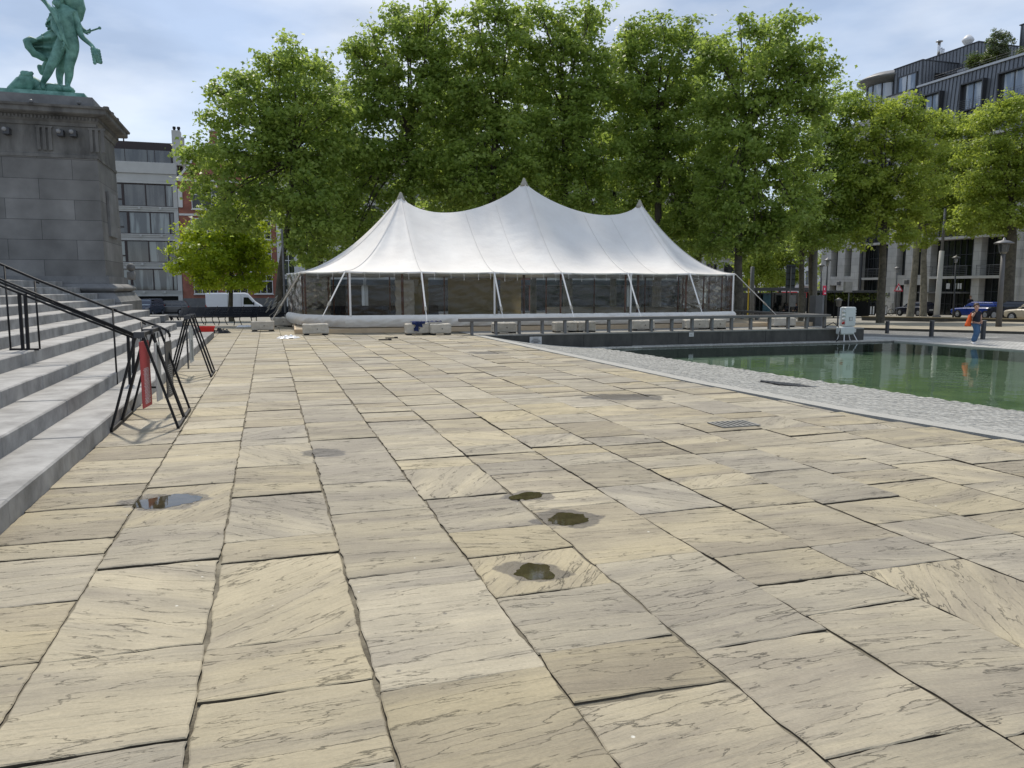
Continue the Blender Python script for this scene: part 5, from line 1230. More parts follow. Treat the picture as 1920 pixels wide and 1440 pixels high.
house(24.05, 35, 14.5, 'brick', 'second red brick house, behind the middle of the tent', 4, 3)
house(35.05, 50, 16, 'offwhite', 'wide off-white house behind the right half of the tent', 5, 4)
house(50.05, 68, 15, 'concrete', 'concrete house behind the far plane trunks, right end of the back row', 6, 4, fr='darkframe')

# white corner building seen between the trunks right of the tent
p = atY(1520, 540, 128)
t = thing('corner_building', 'bright white building with red awnings seen between the trunks right of the tent', 'building', (p[0], 128, 0), A)
MB().box(-8, 8, 0, 10, -2.6, 14).build('wall', M['white'], t)
for f in range(4):
    for k in range(5): win(t, -7 + k * 3.0, -5.4 + k * 3.0, 2.2 + f * 3.0, 4.4 + f * 3.0, M['railgrey'], M['glassc'], y=-.05)
b = MB()
for k in range(3): x = -6.5 + k * 4.6; b.add([(x, -.02, 1.0), (x + 3.8, -.02, 1.0), (x + 3.8, -1.2, .3), (x, -1.2, .3), (x, -1.2, .05), (x + 3.8, -1.2, .05)], [(0, 1, 2, 3), (3, 2, 5, 4)])
b.build('awning', M['red'], t)
MB().box(-7.5, 7.5, -.05, -.004, -2.2, .0).build('shop_front', M['glassdark'], t)
b = MB(); b.box(-2.0, 3.0, -1.2, -.06, 1.9, 2.1); b.build('balcony', M['offwhite'], t); MB().box(.9, 2.0, -1.24, -1.21, 2.2, 2.9).build('red_poster', M['pink'], t)

# ------------------------------------------------------------------ large building on the right (facade plane c = 71.8, along s)
FC = 71.8
t = thing('modern_building', 'large stone and zinc clad building with balconies and a round roof pavilion', 'building', W(FC, 0, 0))
MB().box(.9, 14, 45, 88, -2.2, 19.6).build('core', M['glassdark'], t)
b = MB()
def pier(s0, s1, z0=-1.4, z1=19.6, x0=-.05): b.box(x0, .9, s0, s1, z0, z1)
for s0, s1 in ((48.4, 49.6), (53.6, 54.8), (58.9, 60.05), (63.3, 64.25), (69.8, 71.0), (72.4, 73.4), (74.8, 76.2), (80.9, 82.3), (83.5, 84.8), (86.1, 88.0)): pier(s0, s1)
# wall bands between the narrow windows
for s0, s1 in ((71.0, 72.4), (73.4, 74.8), (82.3, 83.5), (84.8, 86.1)):
    b.box(.0, .88, s0, s1, 1.95, 3.1); b.box(.0, .88, s0, s1, 6.7, 8.0)
    for z in (10.4, 13.7, 17.0): b.box(.0, .88, s0, s1, z, z + 1.1)
for s0, s1 in ((49.6, 53.6), (54.8, 58.9)):
    b.box(.25, .88, s0, s1, -1.4, 20)
b.build('stone_pier', M['limestone'], t)
MB().box(-.09, .9, 58.85, 60.1, -1.6, -.95).build('plinth', M['darkmetal'], t)
for (s0, s1) in ((60.05, 69.8), (76.2, 80.3)):
    for z in (2.75, 7.0, 10.7, 14.0, 17.3): MB().box(-.75 if s0 < 70 else -.1, .88, s0 + .01, s1 - .01, z - .14, z + .14).build('floor_slab', M['concrete'], t)
for (s0, s1) in ((60.1, 63.25), (64.3, 69.7), (76.3, 80.2)):
    for z in (2.89, 7.14, 10.84, 14.14):
        b = MB(); xo = -.68 if s0 < 70 else -.08
        for k in range(5): b.box(xo, xo + .04, s0, s1, z + .16 + k * .19, z + .19 + k * .19)
        b.box(xo - .02, xo + .06, s0, s1, z + 1.05, z + 1.11); q = s0 + .1
        while q < s1: b.box(xo + .041, xo + .08, q, q + .04, z, z + 1.05); q += 1.5
        b.build('balcony_railing', M['railgrey'], t)
b = MB()
for (s0, s1) in ((60.05, 63.3), (64.25, 69.8), (76.2, 80.3)):
    q = s0
    while q < s1: b.box(.80, .895, q, q + .07, -1.4, 19.5); q += .8
    for z in (-.2, 1.2, 4.0, 5.2, 8.6, 9.8, 12, 15.3, 18.6): b.box(.82, .893, s0, s1, z, z + .06)
for s0, s1 in ((71.0, 72.4), (73.4, 74.8), (82.3, 83.5), (84.8, 86.1)): b.box(.5, .56, (s0 + s1) / 2 - .04, (s0 + s1) / 2 + .04, -1.4, 19)
b.build('glazing_bar', M['darkmetal'], t)
b = MB(); b.tube([(-.02, 80.55, -1.4), (-.02, 80.55, 19)], .16, 8); b.build('downpipe', M['darkmetal'], t)
b = MB(); b.box(-1.2, .7, 64.5, 70.2, 1.02, 1.17); b.build('entrance_canopy', M['railgrey'], t)
b = MB()
for q, w_ in ((66.3, .45), (65.5, .2), (65.1, .2), (64.8, .2)): b.box(-.75, -.72, q, q + w_, 1.5, 2.1)
b.build('shop_letters', M['signwhite'], t)
for s_, z_ in ((70.4, 1.7),): pass
for s_, z_ in ((72.9, 2.3), (84.2, 2.2)): MB().box(-.35, -.06, s_ - .22, s_ + .22, z_ - .25, z_ + .25, .02).build('wall_lamp', M['railgrey'], t)
for s_, z_ in ((59.4, .95), (75.6, .75)): b = MB(); b.box(-.5, -.06, s_ - .03, s_ + .03, z_ - .04, z_ + .04); b.box(-.6, -.45, s_ - .22, s_ + .22, z_ - .12, z_ + .0); b.box(-.12, -.06, s_ - .1, s_ + .1, z_ - .2, z_ + .3); b.build('bracket_lamp', M['railgrey'], t)
MB().box(-.09, -.055, 72.55, 73.25, -.85, .15).build('menu_board', M['signwhite'], t)
MB().box(-.3, .4, 74.85, 76.1, -1.4, -.2).build('stone_box', M['concrete'], t)
# zinc top storeys
ZT = 24.45
b = MB(); b.add([(-.12, 30, 16.8), (-.12, 73.6, 16.8), (.45, 73.6, ZT), (.45, 30, ZT), (12, 30, 16.8), (12, 73.6, 16.8), (12, 73.6, ZT), (12, 30, ZT)], [(0, 3, 2, 1), (1, 2, 6, 5), (2, 3, 7, 6), (0, 4, 7, 3), (4, 5, 6, 7), (0, 1, 5, 4)]); b.build('zinc_storey', M['zinc'], t)
b = MB(); q = 40
while q < 73.6: b.beam((-.15, q, 16.8), (.42, q, ZT), .05, .06, (1, 0, 0)); q += .48
b.build('zinc_seams', M['zincseam'], t)
b = MB(); b.box(.25, .75, 30, 73.7, ZT + .002, ZT + .22); b.build('roof_trim', M['zinctrim'], t)
def zx(z): return -.12 + .57 * (z - 16.8) / (ZT - 16.8)
for s0, s1 in ((69.95, 72.35), (64.5, 67.1), (59.6, 62.6), (54.4, 57.3)):
    for z0, z1 in ((20.45, 23.1), (17.2, 19.8)):
        f = MB(); xo = -.32; xi = .5
        f.box(xo, xi, s0 - .14, s0, z0 - .14, z1 + .14); f.box(xo, xi, s1, s1 + .14, z0 - .14, z1 + .14); f.box(xo, xi, s0, s1, z1, z1 + .14); f.box(xo, xi, s0, s1, z0 - .14, z0)
        f.box(.08, .22, (s0 + s1) / 2 - .06, (s0 + s1) / 2 + .06, z0, z1); f.box(.08, .22, s1 - .35, s1 - .0, z0, z1); f.box(.08, .22, s0, s0 + .1, z0, z1)
        fo = f.build('window_frame', M['darkmetal'], t)
        MB().box(.12, .17, s0 + .05, (s0 + s1) / 2 - .05, z0 + .02, z1 - .02).build('pane', M['glasssky'], fo); MB().box(.12, .17, (s0 + s1) / 2 + .05, s1 - .3, z0 + .02, z1 - .02).build('pane', M['glasssky'], fo)
        r_ = MB()
        for k in range(5): r_.box(xo - .02, xo + .01, s0, s1, z0 + .15 + k * .2, z0 + .17 + k * .2)
        r_.box(xo - .02, xo + .01, (s0 + s1) / 2 - .02, (s0 + s1) / 2 + .02, z0, z0 + 1.0); r_.build('guard_rail', M['railgrey'], fo)
MB().box(-.25, 6, 73.75, 77.6, 16.8, 24.2).build('stone_bay', M['concrete'], t)
MB().box(-.30, 6.1, 73.72, 77.65, 24.202, 24.36).build('bay_trim', M['darkmetal'], t)
MB().box(-.3, .9, 77.66, 88, 19.6, 22.3).build('stone_parapet', M['concrete'], t)
b = MB(); q = 77.9
while q < 88: b.box(-.285, -.262, q, q + 1.5, 20.4, 21.9); q += 2.2
b.build('pane', M['glasssky'], t)
# penthouse
MB().box(.7, 9, 73.45, 77.6, 24.37, 27.5).build('penthouse', M['zinc'], t)
b = MB(); q = 73.5
while q < 77.6: b.box(.655, .7, q, q + .05, 24.37, 27.5); q += .45
q = .75
while q < 9: b.box(q, q + .05, 73.40, 73.45, 24.37, 27.5); q += .45
b.build('zinc_seams', M['zincseam'], t)
MB().box(.6, 9.1, 73.38, 77.7, 27.502, 27.6).build('roof_trim', M['darkmetal'], t)
f = MB(); f.box(.55, .68, 74.1, 76.9, 26.3, 26.45); f.box(.55, .68, 74.1, 74.25, 24.4, 26.3); f.box(.55, .68, 76.75, 76.9, 24.4, 26.3); f.box(.55, .68, 75.45, 75.57, 24.4, 26.3); fo = f.build('window_frame', M['darkmetal'], t)
MB().box(.60, .65, 74.25, 75.45, 24.4, 26.3).build('pane', M['glasssky'], fo); MB().box(.60, .65, 75.57, 76.75, 24.4, 26.3).build('pane', M['glasssky'], fo)
MB().box(2.5, 6, 73.3, 73.4, 24.6, 26.2).build('recess', M['dark'], t)
# second set-back volume, big right volume
for s0, s1, x0, x1, z0, z1 in ((71.0, 79.5, 6.0, 12, 27.0, 29.25), (50, 64.6, 4.5, 12, 24.7, 28.9)):
    MB().box(x0, x1, s0, s1, z0, z1).build('roof_block', M['zinc'], t); b = MB(); q = s0
    while q < s1: b.box(x0 - .045, x0, q, q + .05, z0, z1); q += .48
    q = x0
    while q < x1: b.box(q, q + .05, s0 - .045, s0, z0, z1); q += .48
    b.build('zinc_seams', M['zincseam'], t); MB().box(x0 - .1, x1 + .1, s0 - .1, s1 + .1, z1 + .002, z1 + .1).build('roof_trim', M['zincseam'], t)
MB().box(5.9, 12, 68.5, 74, 24.5, 26.9).build('roof_block', M['zinc'], t); MB().box(5.7, 5.9, 70.6, 77, 26.5, 26.75).build('roof_trim', M['zinctrim'], t)
# round pavilion with disc roof
cx0, cy0 = 3.1, 80.6
b = MB(); b.lathe([(2.9, 21.5), (2.9, 22.4)], 40, cx0, cy0); b.build('pavilion_base', M['darkmetal'], t)
b = MB(); b.lathe([(2.75, 22.4), (2.75, 26.4)], 40, cx0, cy0); b.build('pavilion_glass', M['glasssky'], t)
b = MB()
for k in range(14): a = 2 * pi * k / 14; b.box(cx0 + 2.78 * cos(a) - .07, cx0 + 2.78 * cos(a) + .07, cy0 + 2.78 * sin(a) - .07, cy0 + 2.78 * sin(a) + .07, 22.4, 26.4)
b.build('pavilion_mullion', M['darkmetal'], t)
b = MB(); b.lathe([(2.9, 26.4), (3.7, 26.75), (4.0, 27.0), (4.0, 27.12), (3.6, 27.35), (2.6, 27.8), (1.2, 28.15), (.01, 28.25)], 48, cx0, cy0); b.build('disc_roof', mat('pale_roof_sheet', (.16, .16, .155), .5, .2), t, True)
b = MB()
for k in range(4): b.lathe([(3.35, 22.75 + k * .28), (3.38, 22.77 + k * .28), (3.35, 22.79 + k * .28)], 36, cx0, cy0)
b.build('pavilion_railing', M['railgrey'], t)
b = MB()
for q in range(40, 73, 2): b.tube([(.9, q, 24.6), (.9, q, 25.35)], .02, 5)
for z in (24.9, 25.1, 25.35): b.tube([(.9, 40, z), (.9, 73, z)], .014, 5)
b.build('roof_railing', M['railgrey'], t)
for q, r_, z1 in ((76.9, .17, 31.0), (76.2, .11, 30.0), (76.5, .11, 30.2)):
    b = MB(); b.tube([(6.4, q, 29.1), (6.4, q, z1)], r_, 10); 
    if r_ > .15: b.lathe([(.40, z1), (.40, z1 + .1), (.01, z1 + .18)], 12, 6.4, q)
    b.build('flue_pipe', M['steel'], t, True)
b = MB(); b.lathe([(.2, 29.3), (.3, 29.5), (.62, 29.95), (.66, 30.1), (.5, 30.35), (.2, 30.65), (.01, 30.7)], 16, 6.6, 73.0); b.build('satellite_dome', M['white'], t, True)

# ------------------------------------------------------------------ trees
def leaves(name, centers, radii_, dens, size, m, parent, seed, flat=.75, cl_r=.28, per=34, tintb=0):
    rg = np.random.RandomState(seed); P_, Nn, Tn = [], [], []
    for c, r in zip(centers, radii_):
        c = np.array(c); nc = max(6, int(dens * r * r * 9.5))
        d = rg.normal(size=(nc, 3)); d /= np.linalg.norm(d, axis=1)[:, None]
        rad = r * (rg.uniform(.16, 1.0, nc) ** .55) * rg.uniform(.85, 1.12, nc); cc = c + d * rad[:, None] * np.array([1, 1, flat + .1])
        for k in range(nc):
            n = int(per * rg.uniform(.5, 1.35)); q = rg.normal(size=(n, 3)) * cl_r * np.array([1, 1, .6]) * rg.uniform(.7, 1.25)
            P_.append(cc[k] + q); up = np.array([0, 0, .75]); nn = d[k] * .55 + up + rg.normal(size=(n, 3)) * .62; Nn.append(nn)
            Tn.append(np.stack([np.clip(rg.normal(.38 + .3 * rg.rand() + tintb, .2, n), 0, 1)] * 1, 1))
    P_ = np.concatenate(P_); Nn = np.concatenate(Nn); Tn = np.concatenate(Tn)[:, 0]; n = len(P_)
    Nn /= np.linalg.norm(Nn, axis=1)[:, None]; a = rg.normal(size=(n, 3)); a -= (a * Nn).sum(1)[:, None] * Nn; a /= np.linalg.norm(a, axis=1)[:, None]; b_ = np.cross(Nn, a)
    tmpl = np.array([(0, -.5, 0), (.48, -.12, -.10), (.20, .10, 0), (.0, .55, -.12), (-.20, .10, 0), (-.48, -.12, -.10)])
    s_ = size * rg.uniform(.6, 1.25, n)
    V = P_[:, None, :] + s_[:, None, None] * (tmpl[None, :, 0:1] * a[:, None, :] + tmpl[None, :, 1:2] * b_[:, None, :] + tmpl[None, :, 2:3] * Nn[:, None, :])
    V = V.reshape(-1, 3); me = bpy.data.meshes.new(name); me.vertices.add(len(V)); me.vertices.foreach_set('co', V.astype(np.float32).ravel())
    me.loops.add(6 * n); me.loops.foreach_set('vertex_index', np.arange(6 * n, dtype=np.int32)); me.polygons.add(n); me.polygons.foreach_set('loop_start', np.arange(0, 6 * n, 6, dtype=np.int32))
    try: me.polygons.foreach_set('loop_total', np.full(n, 6, dtype=np.int32))
    except Exception: pass
    ca = me.color_attributes.new('tint', 'FLOAT_COLOR', 'CORNER'); col = np.ones((6 * n, 4), np.float32); col[:, 0] = np.repeat(Tn, 6); ca.data.foreach_set('color', col.ravel())
    me.materials.append(m); me.update(); me.validate(); o = bpy.data.objects.new(name, me); COL.objects.link(o); o.parent = parent; return o
NLEAF = [0]
def tree(name, label, base, trunk, lobes, Y, leafm, r0=.2, group=None, bark='bark', seed=0, size=.215, dens=1.0, deep=.9, per=54, tintb=0, cl=.28, cat='tree', copies=2):
    """trunk: list of (px, py) above the base; lobes: (px, py, radius px); all at depth Y"""
    rg = random.Random(seed * 31 + 5); t = thing(name, label, cat, base, 0, group); B_ = Vector(base)
    kx = Y / 1440.0
    tp = [Vector((0, 0, -.3))] + [atY(x, y, Y) - B_ for x, y in trunk]
    rr_ = [r0 * 1.5, r0 * 1.05] + [r0 * (1 - .55 * (i + 1) / len(tp)) for i in range(len(tp) - 2)]
    mb = MB(); mb.tube([tp[0], tp[0].lerp(tp[1], .12) + Vector((0, 0, .1))] + tp[1:], [r0 * 1.55, r0 * 1.12] + rr_[1:], 10)
    L_, Rr = [], []
    for (x, y, r) in lobes:
        p = atY(x, y, Y) - B_; R1_ = r * kx * 1.10
        for c_ in range(copies):
            dd = (rg.uniform(.15, 1.0) * (-1 if c_ == 0 else 1)) * deep * max(1.6, R1_) ; q = p + Vector((rg.uniform(-.12, .12) * R1_, dd, rg.uniform(-.12, .12) * R1_))
            L_.append(tuple(q)); Rr.append(R1_ * (1 if c_ == 0 else .92))
            # limb
            fk = tp[-1] if p.z > tp[-1].z + .3 or len(tp) < 3 else tp[-2].lerp(tp[-1], .7)
            k0 = rg.uniform(.55, 1.0); st = tp[-2].lerp(tp[-1], k0) if p.z < tp[-1].z + 1.5 else tp[-1]
            mid = st.lerp(q, .5) + Vector((rg.uniform(-.25, .25), rg.uniform(-.2, .2), rg.uniform(.1, .5))); ln = (q - st).length
            rb = min(r0 * .34, .013 * ln + .018)
            if c_: continue
            mb.tube([st, mid, q], [rb, rb * .62, rb * .3], 6)
            for j in range(3):
                e2 = q + Vector((rg.uniform(-1, 1), rg.uniform(-1, 1), rg.uniform(-.5, .9))).normalized() * R1_ * .8; s2 = mid.lerp(q, rg.uniform(.3, 1)); mb.tube([s2, s2.lerp(e2, .5) + Vector((0, 0, .1)), e2], [rb * .35, rb * .25, .008], 5)
    mb.build('trunk', M[bark], t, True)
    o = leaves('crown', L_, Rr, dens, size, leafm, t, seed + 1, per=per, tintb=tintb, cl_r=cl); NLEAF[0] += len(o.data.polygons)
    return t
PG = 'plane trees around the square'
def gz(x, Y): # ground under pixel column x at distance Y
    r = ray(x, 560); X = r[0] / r[1] * Y; c_, s_ = cs((X, Y)); return Vector((X, Y, zg(c_, s_)))
tree('plane_tree', 'leaning plane tree left of the tent, its slim dark trunk behind the bench', gz(519, 39.5), [(522, 555), (527, 500), (537, 440), (545, 370), (550, 290)],
     [(548, 105, 34), (505, 122, 30), (590, 132, 30), (455, 160, 38), (530, 165, 44), (418, 178, 22), (610, 195, 36), (425, 225, 34), (490, 225, 50), (560, 225, 52), (640, 260, 34), (638, 215, 26), (415, 290, 38), (470, 300, 50), (540, 300, 55), (610, 300, 50), (375, 290, 22), (390, 345, 32), (445, 370, 42), (510, 380, 45), (580, 375, 50), (625, 370, 40), (600, 430, 38), (585, 475, 28), (560, 440, 30), (400, 400, 30), (450, 420, 28), (640, 430, 30)], 39.5, M['leafA'], .17, PG, seed=1)
tree('plane_tree', 'tall plane tree behind the left tent peak, its top reaching near the upper edge', gz(775, 43), [(775, 520), (772, 430), (768, 340), (765, 250)],
     [(752, 38, 32), (810, 40, 34), (700, 80, 34), (772, 75, 40), (840, 85, 34), (670, 100, 22), (735, 120, 44), (800, 130, 48), (690, 150, 40), (845, 160, 38), (660, 200, 36), (720, 200, 50), (790, 210, 52), (840, 240, 45), (650, 270, 44), (710, 285, 52), (780, 300, 54), (840, 320, 44), (660, 350, 46), (725, 360, 48), (800, 370, 40), (680, 415, 40), (640, 420, 36), (660, 460, 28)], 43, M['leafA'], .24, PG, seed=2)
tree('plane_tree', 'plane tree behind the saddle between the left and middle tent peaks', gz(925, 42), [(925, 520), (922, 420), (925, 320), (930, 220)],
     [(925, 12, 34), (895, 50, 32), (955, 40, 34), (900, 110, 40), (955, 105, 44), (880, 170, 42), (940, 175, 50), (900, 240, 50), (960, 245, 48), (880, 310, 48), (940, 315, 52), (980, 320, 40), (890, 370, 40), (950, 375, 40), (860, 350, 36)], 42, M['leafA'], .22, PG, seed=3)
tree('plane_tree', 'plane tree rising directly behind the middle tent peak', gz(1065, 43.5), [(1065, 520), (1062, 420), (1058, 320), (1060, 220)],
     [(1010, 30, 30), (1060, 45, 36), (1110, 35, 32), (1000, 85, 34), (1050, 105, 42), (1110, 100, 42), (1010, 160, 44), (1075, 170, 48), (1130, 165, 40), (1020, 230, 48), (1090, 240, 50), (1010, 300, 44), (1070, 310, 52), (1130, 310, 46), (1050, 375, 46), (1110, 385, 44)], 43.5, M['leafA'], .24, PG, seed=4)
tree('plane_tree', 'plane tree behind the right tent peak, joined to its neighbours crown to crown', gz(1232, 45), [(1232, 530), (1235, 430), (1232, 330), (1230, 230)],
     [(1185, 65, 34), (1240, 60, 34), (1285, 70, 30), (1160, 110, 32), (1215, 120, 44), (1280, 125, 40), (1175, 180, 42), (1240, 185, 48), (1295, 190, 40), (1180, 250, 46), (1245, 260, 52), (1300, 265, 40), (1175, 320, 44), (1240, 330, 50), (1295, 340, 46), (1200, 380, 34), (1260, 400, 44), (1310, 410, 40), (1290, 450, 34)], 45, M['leafA'], .24, PG, seed=5)
tree('plane_tree', 'stout plane tree whose thick dark trunk stands at the right end of the tent', gz(1385, 41), [(1386, 560), (1384, 500), (1386, 430), (1392, 330), (1400, 240)],
     [(1375, 78, 32), (1430, 70, 34), (1480, 62, 28), (1505, 95, 26), (1530, 130, 22), (1325, 90, 26), (1345, 120, 34), (1405, 125, 44), (1465, 120, 40), (1515, 150, 30), (1345, 185, 42), (1410, 195, 48), (1475, 190, 46), (1535, 205, 34), (1350, 260, 46), (1420, 270, 50), (1490, 265, 46), (1350, 335, 46), (1420, 345, 50), (1490, 335, 44), (1360, 410, 42), (1425, 415, 44), (1480, 405, 40), (1340, 450, 30), (1410, 460, 30), (1450, 450, 30), (1330, 380, 34)], 41, M['leafA'], .23, PG, seed=6)
tree('plane_tree', 'slim plane tree with a straight dark trunk beside the road sign right of the tent', gz(1503, 56), [(1503, 560), (1503, 500), (1505, 430), (1515, 350)],
     [(1560, 195, 32), (1595, 190, 24), (1535, 250, 34), (1585, 245, 34), (1520, 310, 38), (1575, 305, 42), (1500, 370, 38), (1555, 370, 42), (1600, 360, 34), (1495, 430, 30), (1540, 430, 36), (1590, 420, 34), (1510, 465, 22)], 56, M['leafA'], .20, PG, seed=7, tintb=.05)
tree('plane_tree', 'plane tree with slim second trunk between the road sign and the lamp posts', gz(1521, 60), [(1521, 560), (1519, 500), (1518, 440)],
     [(1530, 400, 34), (1560, 440, 28), (1500, 410, 30), (1480, 440, 24)], 60, M['leafA'], .17, PG, seed=8)
tree('plane_tree', 'plane tree with flared trunk base standing nearest behind the pink-red sign', gz(1653, 55), [(1652, 560), (1655, 500), (1656, 450), (1660, 380)],
     [(1680, 212, 30), (1645, 225, 24), (1715, 225, 26), (1610, 270, 34), (1660, 270, 40), (1715, 275, 38), (1610, 335, 40), (1665, 335, 44), (1720, 335, 38), (1600, 395, 36), (1650, 395, 42), (1705, 395, 40), (1620, 200, 26), (1690, 195, 20), (1755, 225, 22), (1625, 440, 26), (1690, 440, 28)], 55, M['leafB'], .27, PG, seed=9)
tree('plane_tree', 'plane tree with pale mottled leaning trunk in front of the black hatchback', gz(1708, 70), [(1710, 560), (1716, 500), (1719, 460), (1728, 400)],
     [(1750, 235, 28), (1785, 240, 30), (1815, 245, 28), (1825, 300, 32), (1830, 370, 34), (1820, 420, 28), (1740, 300, 34), (1790, 305, 36), (1735, 360, 36), (1790, 365, 38), (1740, 415, 32), (1785, 420, 30), (1730, 455, 16)], 70, M['leafB'], .30, PG, 'barkpale', seed=10)
tree('plane_tree', 'plane tree with pale upright trunk right behind the leaning mottled one', gz(1733, 78), [(1732, 540), (1732, 480), (1738, 430)],
     [(1760, 410, 30), (1720, 420, 28), (1800, 400, 30), (1740, 380, 34)], 78, M['leafB'], .30, PG, 'barkpale', seed=11)
tree('plane_tree', 'rightmost plane tree, thick trunk behind the lamp post with the lantern', gz(1887, 62), [(1889, 560), (1894, 500), (1898, 450), (1895, 380)],
     [(1875, 215, 32), (1915, 205, 32), (1845, 225, 28), (1830, 290, 34), (1880, 280, 42), (1925, 280, 38), (1830, 350, 38), (1880, 350, 44), (1925, 350, 38), (1830, 405, 34), (1880, 410, 38), (1925, 415, 34), (1940, 300, 40)], 62, M['leafB'], .42, PG, 'bark', seed=12)
for k, (px, lb) in enumerate(((600, 'background plane tree behind the gap between the first two crowns at the left'), (850, 'background plane tree behind the saddle left of the middle tent peak'), (1000, 'background plane tree right behind the middle tent peak crowns'), (1150, 'background plane tree behind the saddle right of the middle tent peak'), (1310, 'background plane tree between the right tent peak and the stout trunk'))):
    tree('plane_tree', lb, gz(px, 58), [(px, 520), (px, 440), (px + 4, 350)],
         [(px - 10, 170, 42), (px + 40, 200, 44), (px - 50, 240, 44), (px + 10, 260, 52), (px + 55, 300, 44), (px - 40, 320, 50), (px + 10, 350, 52), (px - 55, 400, 46), (px, 420, 48), (px + 50, 400, 44), (px - 20, 470, 34), (px + 30, 470, 34)], 58, M['leafA'], .22, PG, seed=20 + k, dens=.75)
tree('maple_tree', 'small bright yellow-green maple tree in front of the white van', gz(432, 52), [(432, 580), (433, 545), (434, 500), (436, 460)],
     [(400, 405, 24), (440, 395, 26), (475, 420, 28), (365, 435, 28), (415, 440, 34), (455, 450, 36), (495, 460, 26), (345, 470, 18), (385, 475, 32), (430, 490, 36), (475, 495, 32), (505, 500, 18), (360, 505, 22), (400, 515, 26), (440, 525, 22), (475, 530, 22), (385, 530, 14), (345, 500, 14)], 52, M['leafY'], .16, None, seed=41, size=.19, cl=.24, dens=1.4)
for k, (px, Y, lb) in enumerate(((1418, 84, 'leafy green tree in the street gap directly right of the thick trunk'), (1462, 92, 'leafy green tree behind the bus shelter roof and road sign'))):
    tree('street_tree', lb, gz(px, Y), [(px, 565), (px, 540)], [(px - 10, 450, 26), (px + 18, 440, 26), (px - 18, 490, 24), (px + 12, 485, 26), (px - 4, 520, 22), (px + 24, 520, 18), (px - 22, 540, 14), (px + 6, 420, 24)], Y, M['leafB'], .2, 'green trees in the street gap', seed=50 + k, size=.24, cl=.36)
p = W(FC + 1.8, 0, 0)
for k, (s_, c_, z_, r_, m_, nm, lb) in enumerate(((67.4, 73.6, 24.5, 1.35, 'leafD', 'roof_shrub', 'round yellow-green clipped shrub on the zinc roof terrace'), (65.7, 73.8, 24.6, 1.1, 'leafD', 'roof_shrub', 'low spreading shrub beside the round one on the roof terrace'), (65.6, 74.8, 25.0, 1.75, 'leafO', 'roof_shrub', 'loose grey-green tree-like shrub on the roof terrace'), (62.2, 74.0, 24.5, .8, 'leafD', 'roof_shrub', 'small dark shrub at the right edge of the roof terrace'))):
    q = W(c_, s_, z_); t = thing(nm, lb, 'shrub', q, 0); b = MB()
    for j in range(5): b.tube([(0, 0, -.1), (rnd.uniform(-.3, .3), rnd.uniform(-.3, .3), r_)], [.04, .015], 5)
    b.build('stem', M['bark'], t)
    leaves('foliage', [(0, 0, r_ * (1.0 if k != 2 else 1.5)), (.3, .2, r_ * .8), (-.3, -.1, r_ * .8)], [r_ * .8, r_ * .6, r_ * .6], 9 if k != 2 else 5.5, .12 if k != 2 else .15, M[m_], t, 70 + k, cl_r=.14)
p = W(78, 92, zg(78, 92)); p = atY(1541, 560, 112); p.z = -2
t = thing('climbing_plant', 'bright green climbing plant between the white building and the stone building', 'plant', p, 0)
MB().tube([(0, 0, 0), (.1, 0, 4), (0, 0, 8)], [.1, .07, .03], 6).build('stem', M['bark'], t)
leaves('foliage', [(0, 0, 4.0), (.2, 0, 5.4), (-.2, 0, 6.8), (.1, 0, 8.2), (0, 0, 2.8)], [1.0, 1.0, 1.0, .9, .9], 2.2, .22, M['leafB'], t, 90, cl_r=.3)
print('LEAVES', NLEAF[0])
